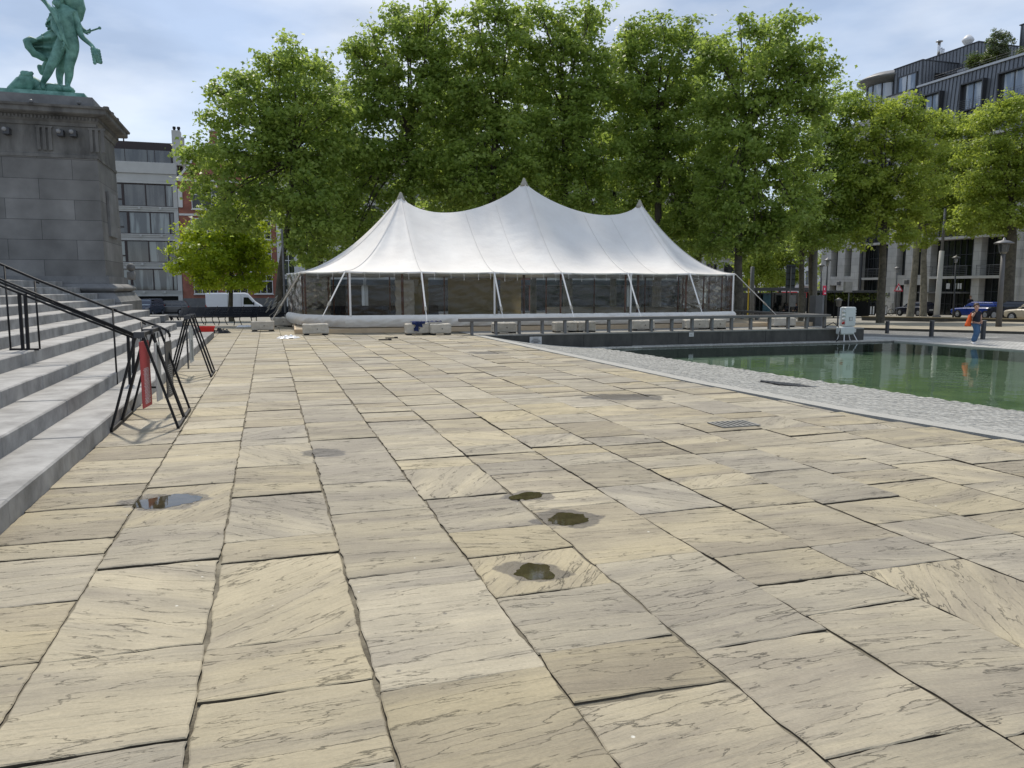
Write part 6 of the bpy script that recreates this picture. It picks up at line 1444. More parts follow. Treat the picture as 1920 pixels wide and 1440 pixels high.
# ------------------------------------------------------------------ vehicles
def car(name, label, loc, rz, col, L_=4.2, Wd=1.76, Hh=1.46, kind='hatch', group=None, cat='car', rearlight=True):
    t = thing(name, label, cat, loc, rz, group); h = Wd / 2
    prof = {'hatch': [(0, .42, .62), (.02, .34, .80), (.10, .27, .86), (.27, .24, .93), (.5, .22, .95), (.8, .24, 1.0), (.95, .30, .98), (1, .45, .88)],
            'wagon': [(0, .42, .60), (.02, .32, .76), (.10, .25, .84), (.30, .22, .92), (.5, .2, .95), (.8, .22, .98), (.96, .3, .97), (1, .42, .90)],
            'suv': [(0, .5, .72), (.02, .4, .92), (.1, .32, 1.0), (.26, .28, 1.06), (.5, .28, 1.08), (.8, .28, 1.1), (.96, .34, 1.08), (1, .5, 1.0)],
            'van': [(0, .42, .80), (.02, .32, 1.0), (.08, .26, 1.12), (.2, .24, 1.25), (.5, .24, 1.25), (.9, .26, 1.25), (.98, .3, 1.25), (1, .4, 1.25)]}[kind]
    b = MB(); rings = []
    for q, zb, zs in prof:
        x = L_ / 2 - q * L_; k = .80 if q in (0, 1) else (.94 if q in (.02, .95, .96, .98) else 1)
        w = h * k; rings.append([Vector((x, y, z)) for y, z in ((-w * .9, zb), (-w, zb + .12), (-w, (zb + zs) / 2), (-w * .985, zs - .1), (-w * .88, zs), (w * .88, zs), (w * .985, zs - .1), (w, (zb + zs) / 2), (w, zb + .12), (w * .9, zb))])
    b.loft(list(reversed(rings)), True, True)
    cab = {'hatch': (.28, .42, .86, .985), 'wagon': (.30, .43, .90, .985), 'suv': (.27, .38, .88, .985), 'van': (.16, .28, .985, .995)}[kind]
    zs0 = {'hatch': .93, 'wagon': .92, 'suv': 1.04, 'van': 1.2}[kind]
    xa, xb, xc, xd = [L_ / 2 - q * L_ for q in cab]
    def cr(x, w, z, n=1): return Vector((x, w, z))
    wb, wt = h * .90, h * .74
    rows_ = [[(xa, wb), (xd, wb), zs0 - .06], [(xa + (xb - xa) * .5, wb * .6 + wt * .4), (xd + (xc - xd) * .5, wb * .6 + wt * .4), zs0 + (Hh - zs0) * .55], [(xb, wt), (xc, wt), Hh - .05], [(xb - .12, wt * .88), (xc + .08, wt * .88), Hh]]
    rg_ = [[Vector((a[0], -a[1], z)), Vector((a[0], a[1], z)), Vector((d_[0], d_[1], z)), Vector((d_[0], -d_[1], z))] for a, d_, z in rows_]
    b.loft(rg_, True, True)
    bo = b.build('body', col, t); bv = bo.modifiers.new('b', 'BEVEL'); bv.width = .035; bv.segments = 2; bv.limit_method = 'ANGLE'; bv.angle_limit = radians(25)
    # windows
    zl0, zl1 = zs0 + .02, Hh - .10
    def at(zz):
        f = (zz - (zs0 - .06)) / (Hh - .05 - (zs0 - .06)); return xa + (xb - xa) * f, xd + (xc - xd) * f, wb + (wt - wb) * f
    x0l, x3l, w0 = at(zl0); x0h, x3h, w1 = at(zl1)
    cuts_ = [0, .44, .80, 1] if kind in ('wagon', 'suv') else ([0, .28] if kind == 'van' else [0, .52, 1])
    for sg in (-1, 1):
        for i in range(len(cuts_) - 1):
            f0, f1 = cuts_[i], cuts_[i + 1]; m_ = .045 / abs(x0l - x3l)
            lo0 = x0l + (x3l - x0l) * (f0 + m_ + (.02 if i == 0 else 0)); lo1 = x0l + (x3l - x0l) * (f1 - m_ - (.03 if i == len(cuts_) - 2 else 0)); hi0 = x0h + (x3h - x0h) * (f0 + m_); hi1 = x0h + (x3h - x0h) * (f1 - m_)
            q = MB(); e = .02 * sg
            pts = [(lo0, sg * w0 + e, zl0), (lo1, sg * w0 + e, zl0), (hi1, sg * w1 + e, zl1), (hi0, sg * w1 + e, zl1)]
            q.add(pts + [(x, y - .03 * sg, z) for x, y, z in pts], [(0, 1, 2, 3), (7, 6, 5, 4), (0, 4, 5, 1), (1, 5, 6, 2), (2, 6, 7, 3), (3, 7, 4, 0)]); q.build('side_window', M['carglass'], t)
    for nm, xl, xh, e, mm in (('windscreen', x0l, x0h, .025, 'carglassl' if kind == 'van' else 'carglass'), ('rear_window', x3l, x3h, -.025, 'carglass')):
        if kind == 'van' and nm == 'rear_window': continue
        q = MB(); pts = [(xl + e, -w0 * .86, zl0), (xl + e, w0 * .86, zl0), (xh + e, w1 * .86, zl1), (xh + e, -w1 * .86, zl1)]
        q.add(pts + [(x - e * 1.5, y, z) for x, y, z in pts], [(0, 1, 2, 3), (7, 6, 5, 4), (0, 4, 5, 1), (1, 5, 6, 2), (2, 6, 7, 3), (3, 7, 4, 0)]); q.build(nm, M[mm], t)
    rw = .32 if kind != 'suv' else .36
    for x in (L_ * .5 - L_ * .19, -L_ * .5 + L_ * .2):
        for sg in (-1, 1):
            def ring_(prof_, name, m, par):
                q = MB(); n = 22; q.loft([[Vector((x + r * cos(2 * pi * k / n), sg * yy, rw + r * sin(2 * pi * k / n))) for k in range(n)] for r, yy in prof_], True, True); return q.build(name, m, par, False)
            ring_([(rw + .055, h - .12), (rw + .055, h + .008)], 'wheel_arch', M['dark'], t)
            w_ = ring_([(rw * .96, h - .16), (rw, h - .12), (rw, h + .005), (rw * .94, h + .03), (rw * .66, h + .03)], 'wheel', M['tyre'], t)
            q = MB(); n = 10
            q.loft([[Vector((x + r * cos(2 * pi * k / 20), sg * yy, rw + r * sin(2 * pi * k / 20))) for k in range(20)] for r, yy in ((rw * .64, h + .031), (rw * .6, h + .040), (rw * .15, h + .034), (rw * .12, h + .045))], True, True)
            q.build('rim', M['alloy'], w_)
    for sg in (-1, 1):
        zf = prof[1][2] - .1; MB().box(L_ / 2 - .16, L_ / 2 - .02, sg * h * .72 - .16, sg * h * .72 + .16, zf - .09, zf + .05, .02).build('headlight', M['amber'], t)
        zr_ = prof[-2][2] - .12; MB().box(-L_ / 2 - .01 + .03, -L_ / 2 + .16, sg * h * .80 - .12, sg * h * .80 + .12, zr_ - .16, zr_ + .08, .02).build('tail_light', M['redlens'], t)
        q = MB(); q.sphere((xa - .25, sg * (h + .06), zs0 + .06), .10, 5, (.6, 1, .8)); q.build('mirror', col, t, True)
    MB().box(L_ / 2 - .012, L_ / 2 + .012, -.26, .26, .42, .53).build('number_plate', M['plate'], t); MB().box(-L_ / 2 - .012, -L_ / 2 + .012, -.26, .26, .60, .71).build('number_plate', M['signwhite'], t)
    MB().box(L_ / 2 - .05, L_ / 2 + .004, -h * .5, h * .5, .30, .40).build('grille', M['dark'], t)
    return t
def rp(px, py): return grd(px, py)
car('parked_car', 'black hatchback parked rear towards us before the narrow stone windows', rp(1716, 592), A + pi / 2, paint('black_paint', (.006, .008, .018)), 4.0, 1.72, 1.46)
car('parked_car', 'metallic blue estate car parked behind the walking woman', rp(1835, 596), A + pi / 2, paint('blue_paint', (.008, .035, .22)), 4.7, 1.8, 1.45, 'wagon')
car('parked_car', 'dark car half hidden behind the thick right trunk, next to the blue estate', rp(1908, 600), A + pi / 2, paint('darkblue_paint', (.008, .01, .02)), 4.3, 1.8, 1.5, 'suv')
car('parked_car', 'beige car cut off by the right edge of the photo', rp(1944, 604), A + pi / 2, paint('beige_paint', (.42, .36, .26)), 4.1, 1.74, 1.48)
car('parked_car', 'dark blue car behind the slim lamp posts, left of the stone building', rp(1545, 588), A + pi / 2 - .25, paint('black_paint', (.006, .008, .018)), 4.5, 1.8, 1.6, 'suv')
car('parked_car', 'grey car behind the bus shelter, seen past the white guy strap', atY(1432, 586, 108) - Vector((0, 0, .1)), A + pi / 2 + .6, paint('grey_paint', (.12, .125, .13)), 4.2, 1.76, 1.5)
car('parked_car', 'small dark grey SUV parked by the apartment block behind the bench', atY(318, 591, 88), A + pi, paint('grey_suv_paint', (.10, .10, .10)), 4.4, 1.84, 1.66, 'suv')
car('parked_van', 'dark passenger van with bright windscreen facing us beside the pedestal foot', atY(280, 592.5, 84), A - pi / 2 - .25, paint('blue_grey_paint', (.05, .06, .085)), 4.4, 1.84, 1.85, 'van', cat='van')
# white delivery van
p = gz(441, 84); t = thing('delivery_van', 'white high-roof delivery van parked behind the small maple tree', 'van', p, A)
wp = paint('van_white', (.68, .69, .70)); b = MB(); Lv = 5.9
sec = [(-2.95, .35, 2.42), (-2.90, .3, 2.5), (1.0, .3, 2.52), (1.35, .3, 2.42), (2.1, .3, 1.55), (2.75, .35, 1.12), (2.92, .42, .85), (2.95, .5, .7)]
rings = []
for x, z0, z1 in sec:
    w_ = 1.0 if abs(x) < 2.9 else .93; k = .86 if z1 > 1.3 else .92
    rings.append([Vector((x, y, z)) for y, z in ((-w_ * .92, z0), (-w_, z0 + .15), (-w_, min(1.1, z1 - .1)), (-w_ * (k + .06), z1 - .12), (-w_ * (k - .06), z1), (w_ * (k - .06), z1), (w_ * (k + .06), z1 - .12), (w_, min(1.1, z1 - .1)), (w_, z0 + .15), (w_ * .92, z0))])
b.loft(rings, True, True); bo = b.build('body', wp, t); bv = bo.modifiers.new('b', 'BEVEL'); bv.width = .05; bv.segments = 2; bv.limit_method = 'ANGLE'; bv.angle_limit = radians(25)
for sg in (-1, 1):
    b = MB(); pts = [(.85, sg * 1.005, 1.25), (1.95, sg * 1.0, 1.25), (1.85, sg * .99, 1.45), (1.35, sg * .96, 2.02), (.9, sg * .96, 2.02)]
    b.add(pts + [(x, y - sg * .05, z) for x, y, z in pts], [(0, 1, 2, 3, 4), (9, 8, 7, 6, 5)] + [(i, (i + 1) % 5, 5 + (i + 1) % 5, 5 + i) for i in range(5)]); b.build('side_window', M['carglass'], t)
    b = MB(); b.sphere((1.9, sg * 1.12, 1.35), .16, 5, (.5, .7, 1.2)); b.build('mirror', M['dark'], t, True)
    for x in (-1.9, 2.0):
        b = MB(); b.loft([[Vector((x + r * cos(2 * pi * k / 22), sg * yy, .36 + r * sin(2 * pi * k / 22))) for k in range(22)] for r, yy in ((.33, .8), (.36, .85), (.36, 1.01), (.34, 1.03), (.22, 1.03))], True, True); w_ = b.build('wheel', M['tyre'], t)
        b = MB(); b.loft([[Vector((x + r * cos(2 * pi * k / 18), sg * yy, .36 + r * sin(2 * pi * k / 18))) for k in range(18)] for r, yy in ((.2, 1.031), (.18, 1.04), (.05, 1.045))], True, True); b.build('rim', M['alloy'], w_)
b = MB(); b.box(-2.6, .6, -1.012, -1.003, .98, 1.02); b.box(-.75, -.73, -1.012, -1.003, .4, 2.3); b.box(.62, .64, -1.012, -1.003, .4, 2.3); b.build('door_seams', M['railgrey'], t)
MB().box(-2.98, -2.9, -.95, -.8, .9, 1.25).build('tail_light', M['redlens'], t)

# ------------------------------------------------------------------ street furniture, right side
def disc_lamp(px, pyb, pytop, lbl, r=.07, Y=None, discr=.35, pxt=None, nm='street_lamp'):
    p = grd(px, pyb) if Y is None else gz(px, Y); top = atY(pxt or px, pytop, p[1]); t = thing(nm, lbl, 'street lamp', p, 0); h = top - p
    MB().tube([(0, 0, 0), h * .4, h], [r * 1.2, r, r * .7], 10).build('pole', M['darkmetal'], t, True)
    b = MB(); b.lathe([(.04, -.5), (.10, -.45), (.16, -.12), (.10, -.06)], 12); o = b.build('lantern', M['amber'], t, True); o.location = h
    b = MB(); b.lathe([(.10, -.07), (discr, -.05), (discr, .0), (discr * .6, .10), (.05, .16), (.01, .25)], 16); o = b.build('cap', M['railgrey'], t, True); o.location = h
    return t
p = grd(1872, 616); t = thing('street_lamp', 'large grey lamp post with bell lantern standing nearest, right of the walking woman', 'street lamp', p, 0)
h = atY(1881, 476, p[1]) - p; MB().tube([(0, 0, 0), h * .5, h], [.16, .13, .11], 12).build('pole', mat('lamp_grey', (.10, .095, .09), .55, .1), t, True)
b = MB(); b.lathe([(.13, 0), (.17, .05), (.20, .10), (.28, .52), (.22, .54)], 8); o = b.build('lantern', M['glass'], t); o.location = h
b = MB(); 
for k in range(8): a = 2 * pi * k / 8; b.beam((.20 * cos(a), .20 * sin(a), .1), (.285 * cos(a), .285 * sin(a), .54), .03, .03)
o = b.build('lantern_frame', M['railgrey'], t); o.location = h
b = MB(); b.lathe([(.2, .545), (.5, .56), (.5, .60), (.3, .70), (.08, .76), (.05, .88), (.01, .9)], 16); o = b.build('cap', M['railgrey'], t, True); o.location = h
disc_lamp(1787, 596, 483, 'thin lamp post with disc cap in front of the building entrance, beside the blue car', pxt=1793)
disc_lamp(1679, 589, 503, 'thin lamp post with disc cap behind the warning triangle', pxt=1682)
disc_lamp(1540, 590, 498, 'left thin lamp post of the two before the dark blue car', Y=66, discr=.28)
disc_lamp(1549, 590, 488, 'right, taller lamp post of the two before the dark blue car', Y=64, discr=.3, pxt=1552)
for px, pyt, pxt, Y, r, lb in ((1758, 470, 1766, 66, .24, 'thick pale grey pole with rounded top before the building entrance'), (1527, 400, 1529, 60, .26, 'thick grey pole between the slim second trunk and the lamp posts'), (1411, 500, 1411, 64, .2, 'grey pole behind the white guy strap right of the tent')):
    p = gz(px, Y); h = atY(pxt, pyt, Y) - p; t = thing('tram_pole', lb, 'pole', p, 0)
    MB().tube([(0, 0, 0), h * .995, h], [r, r * .8, r * .5], 12).build('shaft', M['concrete'] if px > 1700 else M['railgrey'], t, True); MB().tube([(0, 0, 0), (0, 0, .3)], r * 1.4, 10).build('base', M['railgrey'], t)
    if px == 1758: b = MB(); b.tube([h, h + Vector((.06, 0, 3.5))], [.12, .10], 10); b.build('upper_shaft', M['railgrey'], t, True)
p = grd(1680.5, 592); t = thing('warning_sign', 'white triangular warning sign with red edge on the pole before the stone facade', 'road sign', p, 0); h = atY(1681, 541, p[1]) - p
MB().tube([(0, -.05, 0), (0, -.05, h.z + .5)], .04, 8).build('pole', M['railgrey'], t)
b = MB(); b.add([(-.5, -.13, h.z - .3), (.5, -.13, h.z - .3), (0, -.13, h.z + .55), (-.5, -.10, h.z - .3), (.5, -.10, h.z - .3), (0, -.10, h.z + .55)], [(0, 1, 2), (5, 4, 3), (0, 3, 4, 1), (1, 4, 5, 2), (2, 5, 3, 0)]); b.build('red_border', M['pink'], t)
b = MB(); b.add([(-.33, -.145, h.z - .2), (.33, -.145, h.z - .2), (0, -.145, h.z + .36), (-.33, -.132, h.z - .2), (.33, -.132, h.z - .2), (0, -.132, h.z + .36)], [(0, 1, 2), (5, 4, 3), (0, 3, 4, 1), (1, 4, 5, 2), (2, 5, 3, 0)]); b.build('white_face', M['white'], t)
MB().box(-.04, .04, -.158, -.147, h.z - .14, h.z + .14).build('symbol', M['dark'], t)
# road sign back
p = gz(1480, 66); t = thing('road_sign', 'large dark sign seen from behind between the green trees and the slim trunk', 'road sign', p, 0); k = 66 / 1452
z0 = atY(1480, 540, 66).z - p.z; z1 = atY(1480, 496, 66).z - p.z; MB().box(-8 * k, 9 * k, -.03, .03, z0, z1).build('panel', M['signdark'], t)
b = MB(); 
for q in (.1, .37, .63, .9): zz = z0 + (z1 - z0) * q; b.box(-8 * k, 9 * k, -.075, -.032, zz - .03, zz + .03)
b.build('rib', M['dark'], t); MB().tube([(0, -.12, 0), (0, -.12, z1 - .2)], .05, 8).build('pole', M['railgrey'], t)
# bus shelter
Y = 72; k = Y / 1452; p = gz(1455, Y); t = thing('bus_shelter', 'dark flat-roofed tram shelter right of the tent with two people seated in it', 'shelter', p, 0)
zz = atY(1455, 543, Y).z - p.z; MB().box(-70 * k, 75 * k, -.1, 1.8, zz - .12, zz + .18, .02).build('roof', M['darkmetal'], t)
for x in (-67, -30, -8, 20, 52, 72): MB().box(x * k - .05, x * k + .05, .0, .1, 0, zz - .12).build('post', M['dark'], t)
MB().box(-20 * k, -3 * k, .6, .7, .4, zz - .4).build('poster_case', mat('poster_blue', (.02, .09, .13), .4, .4, scale=3), t)
MB().box(25 * k, 36 * k, -.2, -.12, 1.1, zz - .5).build('timetable_board', M['railgrey'], t)
MB().box(-2 * k, 48 * k, 1.0, 1.4, .42, .48).build('bench', M['darkmetal'], t)
MB().box(-60 * k, 70 * k, 1.72, 1.74, .3, zz - .3).build('back_glass', M['glassdark'], t)
# planted pergola in front of the stone building
Y = 74; k = Y / 1452; p = gz(1585, Y); t = thing('terrace_pergola', 'long dark terrace canopy hung with plants before the stone building corner', 'pergola', p, 0)
zz = atY(1585, 547, Y).z - p.z; b = MB(); b.box(-55 * k, 75 * k, 0, 3, zz - .08, zz + .12); b.build('roof', M['darkmetal'], t)
for x in (-54, -20, 15, 45, 74): MB().box(x * k - .05, x * k + .05, 0, .1, 0, zz - .08).build('post', M['dark'], t)
MB().box(-50 * k, 72 * k, 2.9, 3.0, 0, zz - .1).build('back_screen', M['dark'], t)
leaves('hanging_plants', [((-50 + q * 12) * k, .4, zz - .45) for q in range(11)], [.55] * 11, 1.2, .16, M['leafD'], t, 95, cl_r=.2)
p = gz(1591, 50); t = thing('sign_box', 'grey square box on a thin post above the electrical cabinet', 'sign', p, 0); hh = atY(1587, 538, 50).z - p.z
MB().tube([(0, 0, 0), (0, 0, hh - .3)], .04, 8).build('post', M['railgrey'], t); MB().box(-.32, .16, -.15, .15, hh - .35, hh + .35, .02).build('box', M['capstone'], t)
p = grd(1632, 592); t = thing('striped_barrier', 'black terrace screen with white vertical stripes left of the flared trunk', 'screen', p, 0); k = p[1] / 1452
MB().box(-14 * k, 9 * k, 0, .06, .05, 19 * k).build('panel', M['dark'], t)
for j in range(4): x = (-11 + j * 5.0) * k; MB().box(x, x + 2.2 * k, -.03, -.005, .15, 17.5 * k).build('stripe', M['white'], t)
t = thing('striped_barrier', 'short black screen with white stripes right of the flared trunk', 'screen', grd(1660, 592), 0)
MB().box(-3 * k, 3 * k, 0, .06, .05, 19 * k).build('panel', M['dark'], t); MB().box(-.6 * k, 1.4 * k, -.03, -.005, .15, 17.5 * k).build('stripe', M['white'], t)
# low timber edge bench along the street
a, b_ = grd(1618, 600.5), grd(1960, 607.5); t = thing('low_timber_edge', 'long low timber-topped edge running in front of the parked cars at the right', 'edging', a, 0)
v = b_ - a; MB().beam((0, 0, .13), v + Vector((0, 0, .13)), .35, .26).build('wall', M['wallstone'], t); MB().beam((0, 0, .30), v + Vector((0, 0, .30)), .45, .07).build('top_board', mat('edge_board', (.20, .16, .09), .8, .2), t)
# bollards
for k, (px, py, lb) in enumerate(((1663, 625, 'leftmost square black bollard on the path beyond the pool'), (1746, 631, 'middle square black bollard beyond the pool, left of the walking woman'), (1842.5, 636, 'square black bollard just right of the walking woman'), (1952, 644, 'bollard beyond the right edge'))):
    if k == 3: continue
    p = grd(px, py); hh = (py - 602.5 + k * .3) * p[1] / 1452; t = thing('bollard', lb, 'bollard', p, A, 'bollards along the path beyond the pool')
    MB().box(-.07, .07, -.07, .07, -.01, hh, .01).build('post', M['darkmetal'], t); MB().box(-.085, .085, -.085, .085, hh, hh + .03, .005).build('cap', M['railgrey'], t)
# bicycle leaning by the stone pier
p = grd(1667, 591.5); t = thing('bicycle', 'pale bicycle leaning beside the black hatchback front', 'bicycle', p + Vector((0, .6, 0)), 0)
for x in (-.5, .5):
    b = MB(); pts = [(x + .33 * cos(a), 0, .34 + .33 * sin(a)) for a in [2 * pi * i / 20 for i in range(21)]]; b.tube(pts, .025, 6, False); b.build('wheel', M['tyre'], t)
b = MB(); b.tube([(-.5, 0, .34), (-.2, 0, .85), (.35, 0, .82), (.5, 0, .34)], .025, 6); b.tube([(-.2, 0, .85), (-.05, 0, .32), (.35, 0, .78)], .025, 6); b.tube([(-.5, 0, .34), (-.05, 0, .32)], .02, 6); b.build('frame', M['steel'], t)
MB().box(-.32, -.1, -.06, .06, .88, .93).build('saddle', M['dark'], t); MB().tube([(.35, 0, .82), (.38, 0, .98), (.30, -.2, 1.0)], .018, 6).build('handlebar', M['dark'], t)
# red scooter / stall left of the two seated people and a yellow post
p = gz(1403, 62); t = thing('yellow_post', 'thin yellow post right beside the thick plane trunk at the tent', 'post', p, 0); MB().tube([(0, 0, 0), (0, 0, 3.4)], .06, 8).build('shaft', M['yellow'], t); MB().lathe([(.12, 0), (.12, .1), (.05, .15)], 10).build('base', M['railgrey'], t)
# old-style lamp / bin by the cabinet
p = gz(1573, 46); t = thing('ornate_lamp', 'small ornate lantern head on a post behind the cabinet', 'lamp', p, 0); hh = atY(1573, 575, 46).z - p.z
MB().tube([(0, 0, 0), (0, 0, hh)], .05, 8).build('post', M['darkmetal'], t); b = MB(); b.lathe([(.05, hh), (.14, hh + .05), (.17, hh + .35), (.24, hh + .38), (.05, hh + .52)], 10); b.build('lantern', M['railgrey'], t, True)
# trunk-side rope coil and grey support pole by the leaning tree
p = gz(534, 36.2); t = thing('support_pole', 'thin grey pole standing right beside the leaning plane trunk', 'pole', p, 0); hh = atY(534, 430, 36.2).z - p.z
MB().tube([(0, 0, 0), (-.02, 0, hh)], .05, 8).build('shaft', M['railgrey'], t); MB().lathe([(.12, 0), (.12, .04), (.06, .06)], 12).build('base', M['darkmetal'], t)
p = g(512, 606); t = thing('rope_bundle', 'tangled bundle of grey ropes between the left tent corner and the leaning trunk', 'rope', p, 0)
b = MB(); e0 = atY(560, 514, 29.3) - p
for j in range(5):
    o = Vector((rnd.uniform(-.25, .25), rnd.uniform(-.2, .2), 0)); pts = [e0 + Vector((0, 0, -.02)), e0 * .62 + o * .6 + Vector((-.08, 0, -.02)), e0 * .3 + o * .8 + Vector((-.1, 0, .05)), Vector((o.x - .2 + j * .08, o.y, .35))]; b.tube(pts, .014, 5)
b.build('hanging_ropes', M['rope'], t, True)
b = MB()
for j in range(9): o = Vector((rnd.uniform(-.35, .3), rnd.uniform(-.1, .1), rnd.uniform(.2, .95))); b.tube([o, o + Vector((.12, .05, .15)), o + Vector((.2, 0, .32)), o + Vector((.08, -.04, .2))], [.02, .035, .03, .02], 6)
b.build('knots', M['rope'], t, True)
b = MB(); b.tube([(.1, 0, .42), (.5, .1, .45), (1.0, 0, .35), (1.3, -.1, .22)], .035, 6); b.sphere((1.35, -.1, .22), .10, 5); b.build('mallet', M['blackiron'], t, True)

# ------------------------------------------------------------------ people
def person(label, base, J_, Y, colors, name='person', face=(0, -1, 0), extra=None, scale=1.0):
    """J_: joint pixels {name: (px, py, dy)}; builds one continuous body, clothes on top"""
    t = thing(name, label, 'person', base, 0); B_ = Vector(base)
    def q(k): x, y, d_ = J_[k]; return atY(x, y, Y + d_) - B_
    V_, R_, E2 = [], [], []
    def ad(k, r, par=None):
        V_.append(q(k)); R_.append(r * scale); i = len(V_) - 1
        if par is not None: E2.append((par, i))
        return i
    i0 = ad('pelvis', .125); i1 = ad('waist', .11, i0); i2 = ad('chest', .135, i1); i3 = ad('neck', .052, i2)
    hd = ad('chin', .062, i3); h2 = ad('head', .088, hd); ad('crown', .070, h2)
    for sd_ in 'lr':
        a = ad(sd_ + 'sh', .062, i2); b = ad(sd_ + 'el', .043, a); c = ad(sd_ + 'wr', .028, b)
        a = ad(sd_ + 'hip', .095, i0); b = ad(sd_ + 'kn', .06, a); c = ad(sd_ + 'an', .042, b)
    skin_obj('body', V_, E2, R_, M['skin'], t)
    # clothes: top
    V2, R2, E3 = [], [], []
    def a2(k, r, par=None, pt=None):
        V2.append(q(k) if pt is None else pt); R2.append(r * scale); i = len(V2) - 1
        if par is not None: E3.append((par, i))
        return i
    jj = a2(None, .15, None, q('pelvis') + (q('pelvis') - q('waist')) * .75); j0 = a2('pelvis', .152, jj); j1 = a2('waist', .138, j0); j2 = a2('chest', .165, j1); a2('neck', .07, j2)
    for sd_ in 'lr':
        a = a2(sd_ + 'sh', .08, j2); lp = q(sd_ + 'sh').lerp(q(sd_ + 'el'), colors.get('sleeve', .5)); b = a2(None, .062, a, lp)
        if colors.get('sleeve', .5) > .95: a2(None, .045, b, q(sd_ + 'el').lerp(q(sd_ + 'wr'), .9))
    skin_obj('top', V2, E3, R2, M[colors['top']], t)
    V2, R2, E3 = [], [], []
    j0 = a2('pelvis', .155)
    for sd_ in 'lr': a = a2(sd_ + 'hip', .115, j0); b = a2(sd_ + 'kn', .092, a); c = a2(sd_ + 'an', .085, b)
    skin_obj('trousers', V2, E3, R2, M[colors['legs']], t)
    fd = Vector(face).normalized()
    for sd_ in 'lr':
        an = q(sd_ + 'an'); b = MB(); b.tube([an + Vector((0, 0, -.03)) - fd * .06, an + Vector((0, 0, -.05)) + fd * .08, an + Vector((0, 0, -.065)) + fd * .18], [.048, .045, .03], 8); b.build('shoe', M[colors.get('shoe', 'shoe')], t, True)
        wr = q(sd_ + 'wr'); el = q(sd_ + 'el'); hand(wr, (wr - el), Vector((fd.y, -fd.x, .2)), .15, t, M['skin'], curl=.8)
    hc = q('head'); b = MB(); b.sphere(hc - fd * .018 + Vector((0, 0, .035)), .115 * scale, 8, (.92, 1.0, .98)); b.sphere(hc - fd * .10 + Vector((0, 0, .05)), .05, 6); b.build('hair', M[colors.get('hair', 'hair')], t, True)
    # face front: pushed forward so hair leaves it free
    b = MB(); b.sphere(hc + fd * .035 + Vector((0, 0, -.02)), .093 * scale, 8, (.86, .9, 1.15)); b.tube([hc + fd * .118 + Vector((0, 0, .0)), hc + fd * .14 + Vector((0, 0, -.035))], [.012, .018], 6); b.build('face', M['skin'], t, True)
    sdv = Vector((fd.y, -fd.x, 0))
    for s2 in (-1, 1): MB().sphere(hc + fd * .118 + sdv * .034 * s2 + Vector((0, 0, .012)), .011, 5).build('eye', M['dark'], t, True)
    MB().box(-.022, .022, -.003, .003, -.004, .004).build('mouth', M['redlens'], t).location = hc + fd * .118 + Vector((0, 0, -.06))
    return t, q
pb = g(1824, 645, -.495); Yp = pb[1]
J1 = dict(pelvis=(1830.5, 601, 0), waist=(1830.5, 596, 0), chest=(1830.5, 589.5, 0), neck=(1831, 583, 0), chin=(1831.2, 579.2, -.03), head=(1831, 575, 0), crown=(1831, 571.5, .02),
          lsh=(1825, 586.5, 0), lel=(1823.5, 594, -.12), lwr=(1828.6, 585, -.22), rsh=(1836.3, 586.5, .02), rel=(1839, 593.5, .0), rwr=(1839.5, 600, -.05),
          lhip=(1828.6, 608, -.02), lkn=(1831, 622.5, -.12), lan=(1824, 641, -.05), rhip=(1832.4, 608, .02), rkn=(1833.5, 622, .1), ran=(1826, 641, .18))
t, q = person('woman in black top and blue jeans walking beyond the pool with an orange bag', pb, J1, Yp, dict(top='blacktop', legs='denim', sleeve=.45, shoe='shoe'), face=(-.35, -1, 0))
tb = thing('shoulder_bag', 'bright orange shoulder bag carried by the walking woman', 'bag', atY(1815, 612, Yp + .05), A)
b = MB(); kk = Yp / 1452
b.loft([[Vector((x * kk, y, z * kk)) for x, y in ((-w0, -.05), (w1, -.06), (w1, .06), (-w0, .05))] for z, w0, w1 in ((0, 6.3, 4.5), (3, 6.6, 5), (10, 3.2, 5), (18, -.2, 4.2), (22, -1.6, 4.0))], True, True)
o = b.build('bag_body', M['orange'], tb, True); bv = o.modifiers.new('b', 'BEVEL'); bv.width = .02; bv.segments = 2
b = MB(); b.tube([(1.5 * kk, 0, 21 * kk), (5 * kk, -.02, 25.5 * kk), (9.5 * kk, -.04, 27 * kk), (10.5 * kk, .1, 22 * kk)], .014, 6); b.build('strap', M['orange'], tb, True)
tb = thing('tote_bag', 'dull red bag hanging behind the right hip of the walking woman', 'bag', atY(1837, 610, Yp + .15), A)
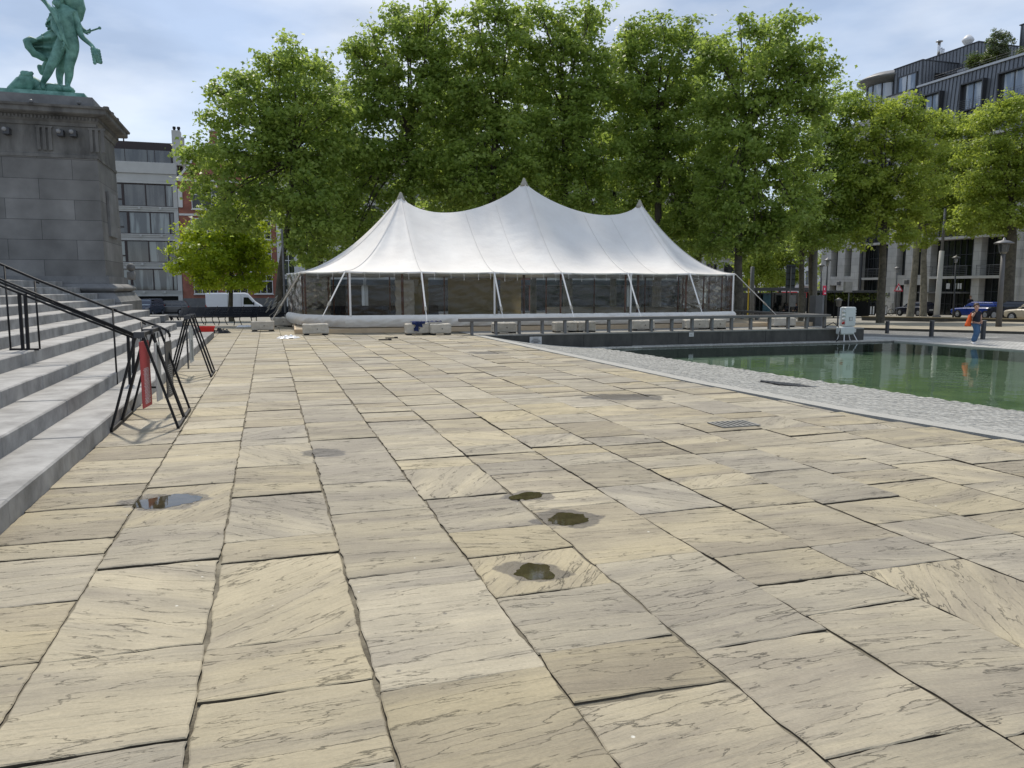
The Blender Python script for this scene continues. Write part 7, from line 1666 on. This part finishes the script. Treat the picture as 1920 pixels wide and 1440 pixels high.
b = MB(); b.loft([[Vector((x * kk, y, z * kk)) for x, y in ((-w0, -.04), (w0, -.04), (w0, .04), (-w0, .04))] for z, w0 in ((0, 1.2), (6, 1.5), (10, 1.1))], True, True); b.build('bag_body', mat('dull_red_fabric', (.28, .06, .03), .7, .2), tb, True); MB().tube([(0, 0, 10.8 * kk), (.0, 0, 16 * kk)], .012, 6).build('strap', M['dark'], tb)
# man at the entrance
Ym = 82; pm = gz(1819.5, Ym); k = lambda x, y, d_=0: (x, y, d_)
J2 = dict(pelvis=(1819.5, 573), waist=(1819.5, 570.5), chest=(1819.5, 565), neck=(1820, 560.5), chin=(1820, 559), head=(1820, 556.5), crown=(1820, 554.5), lsh=(1816, 562.5), lel=(1815, 568), lwr=(1817.5, 572), rsh=(1823.3, 562.5), rel=(1824.5, 568), rwr=(1824, 573.5), lhip=(1818, 577), lkn=(1818, 583), lan=(1818, 590), rhip=(1821, 577), rkn=(1821, 583), ran=(1821, 590))
J2 = {a: (x, y, 0) for a, (x, y) in J2.items()}
person('man in dark suit standing at the building entrance behind the blue car', pm, J2, Ym, dict(top='blacktop', legs='blacktop', sleeve=1, shoe='dark'), scale=1.05)
for px, lb in ((1477, 'person in dark clothes seated at the left in the tram shelter'), (1495, 'person in dark clothes seated at the right in the tram shelter, beside the slim trunk')):
    Ys = 71.6; ps = gz(px, Ys + .6)
    ky = 1452 / Ys; zg_ = 540 + (1.6 - ps.z) * ky
    f = lambda dx, h_, d_=0: (px + dx * ky, zg_ - h_ * ky, d_)
    J3 = dict(pelvis=f(.12, .55), waist=f(.10, .72), chest=f(.0, .98), neck=f(-.08, 1.16), chin=f(-.12, 1.22, -.02), head=f(-.1, 1.30), crown=f(-.08, 1.38), lsh=f(-.15, 1.08, -.1), lel=f(-.22, .85, -.15), lwr=f(-.35, .78, -.2), rsh=f(.1, 1.08, .1), rel=f(.02, .85, .1), rwr=f(-.2, .78, .0), lhip=f(.05, .52, -.08), lkn=f(-.32, .52, -.12), lan=f(-.34, .10, -.12), rhip=f(.15, .52, .1), rkn=f(-.26, .52, .12), ran=f(-.22, .10, .14))
    person(lb, ps, J3, Ys + .6, dict(top='blacktop', legs='signdark', sleeve=1, shoe='dark'), face=(-1, -.2, 0))
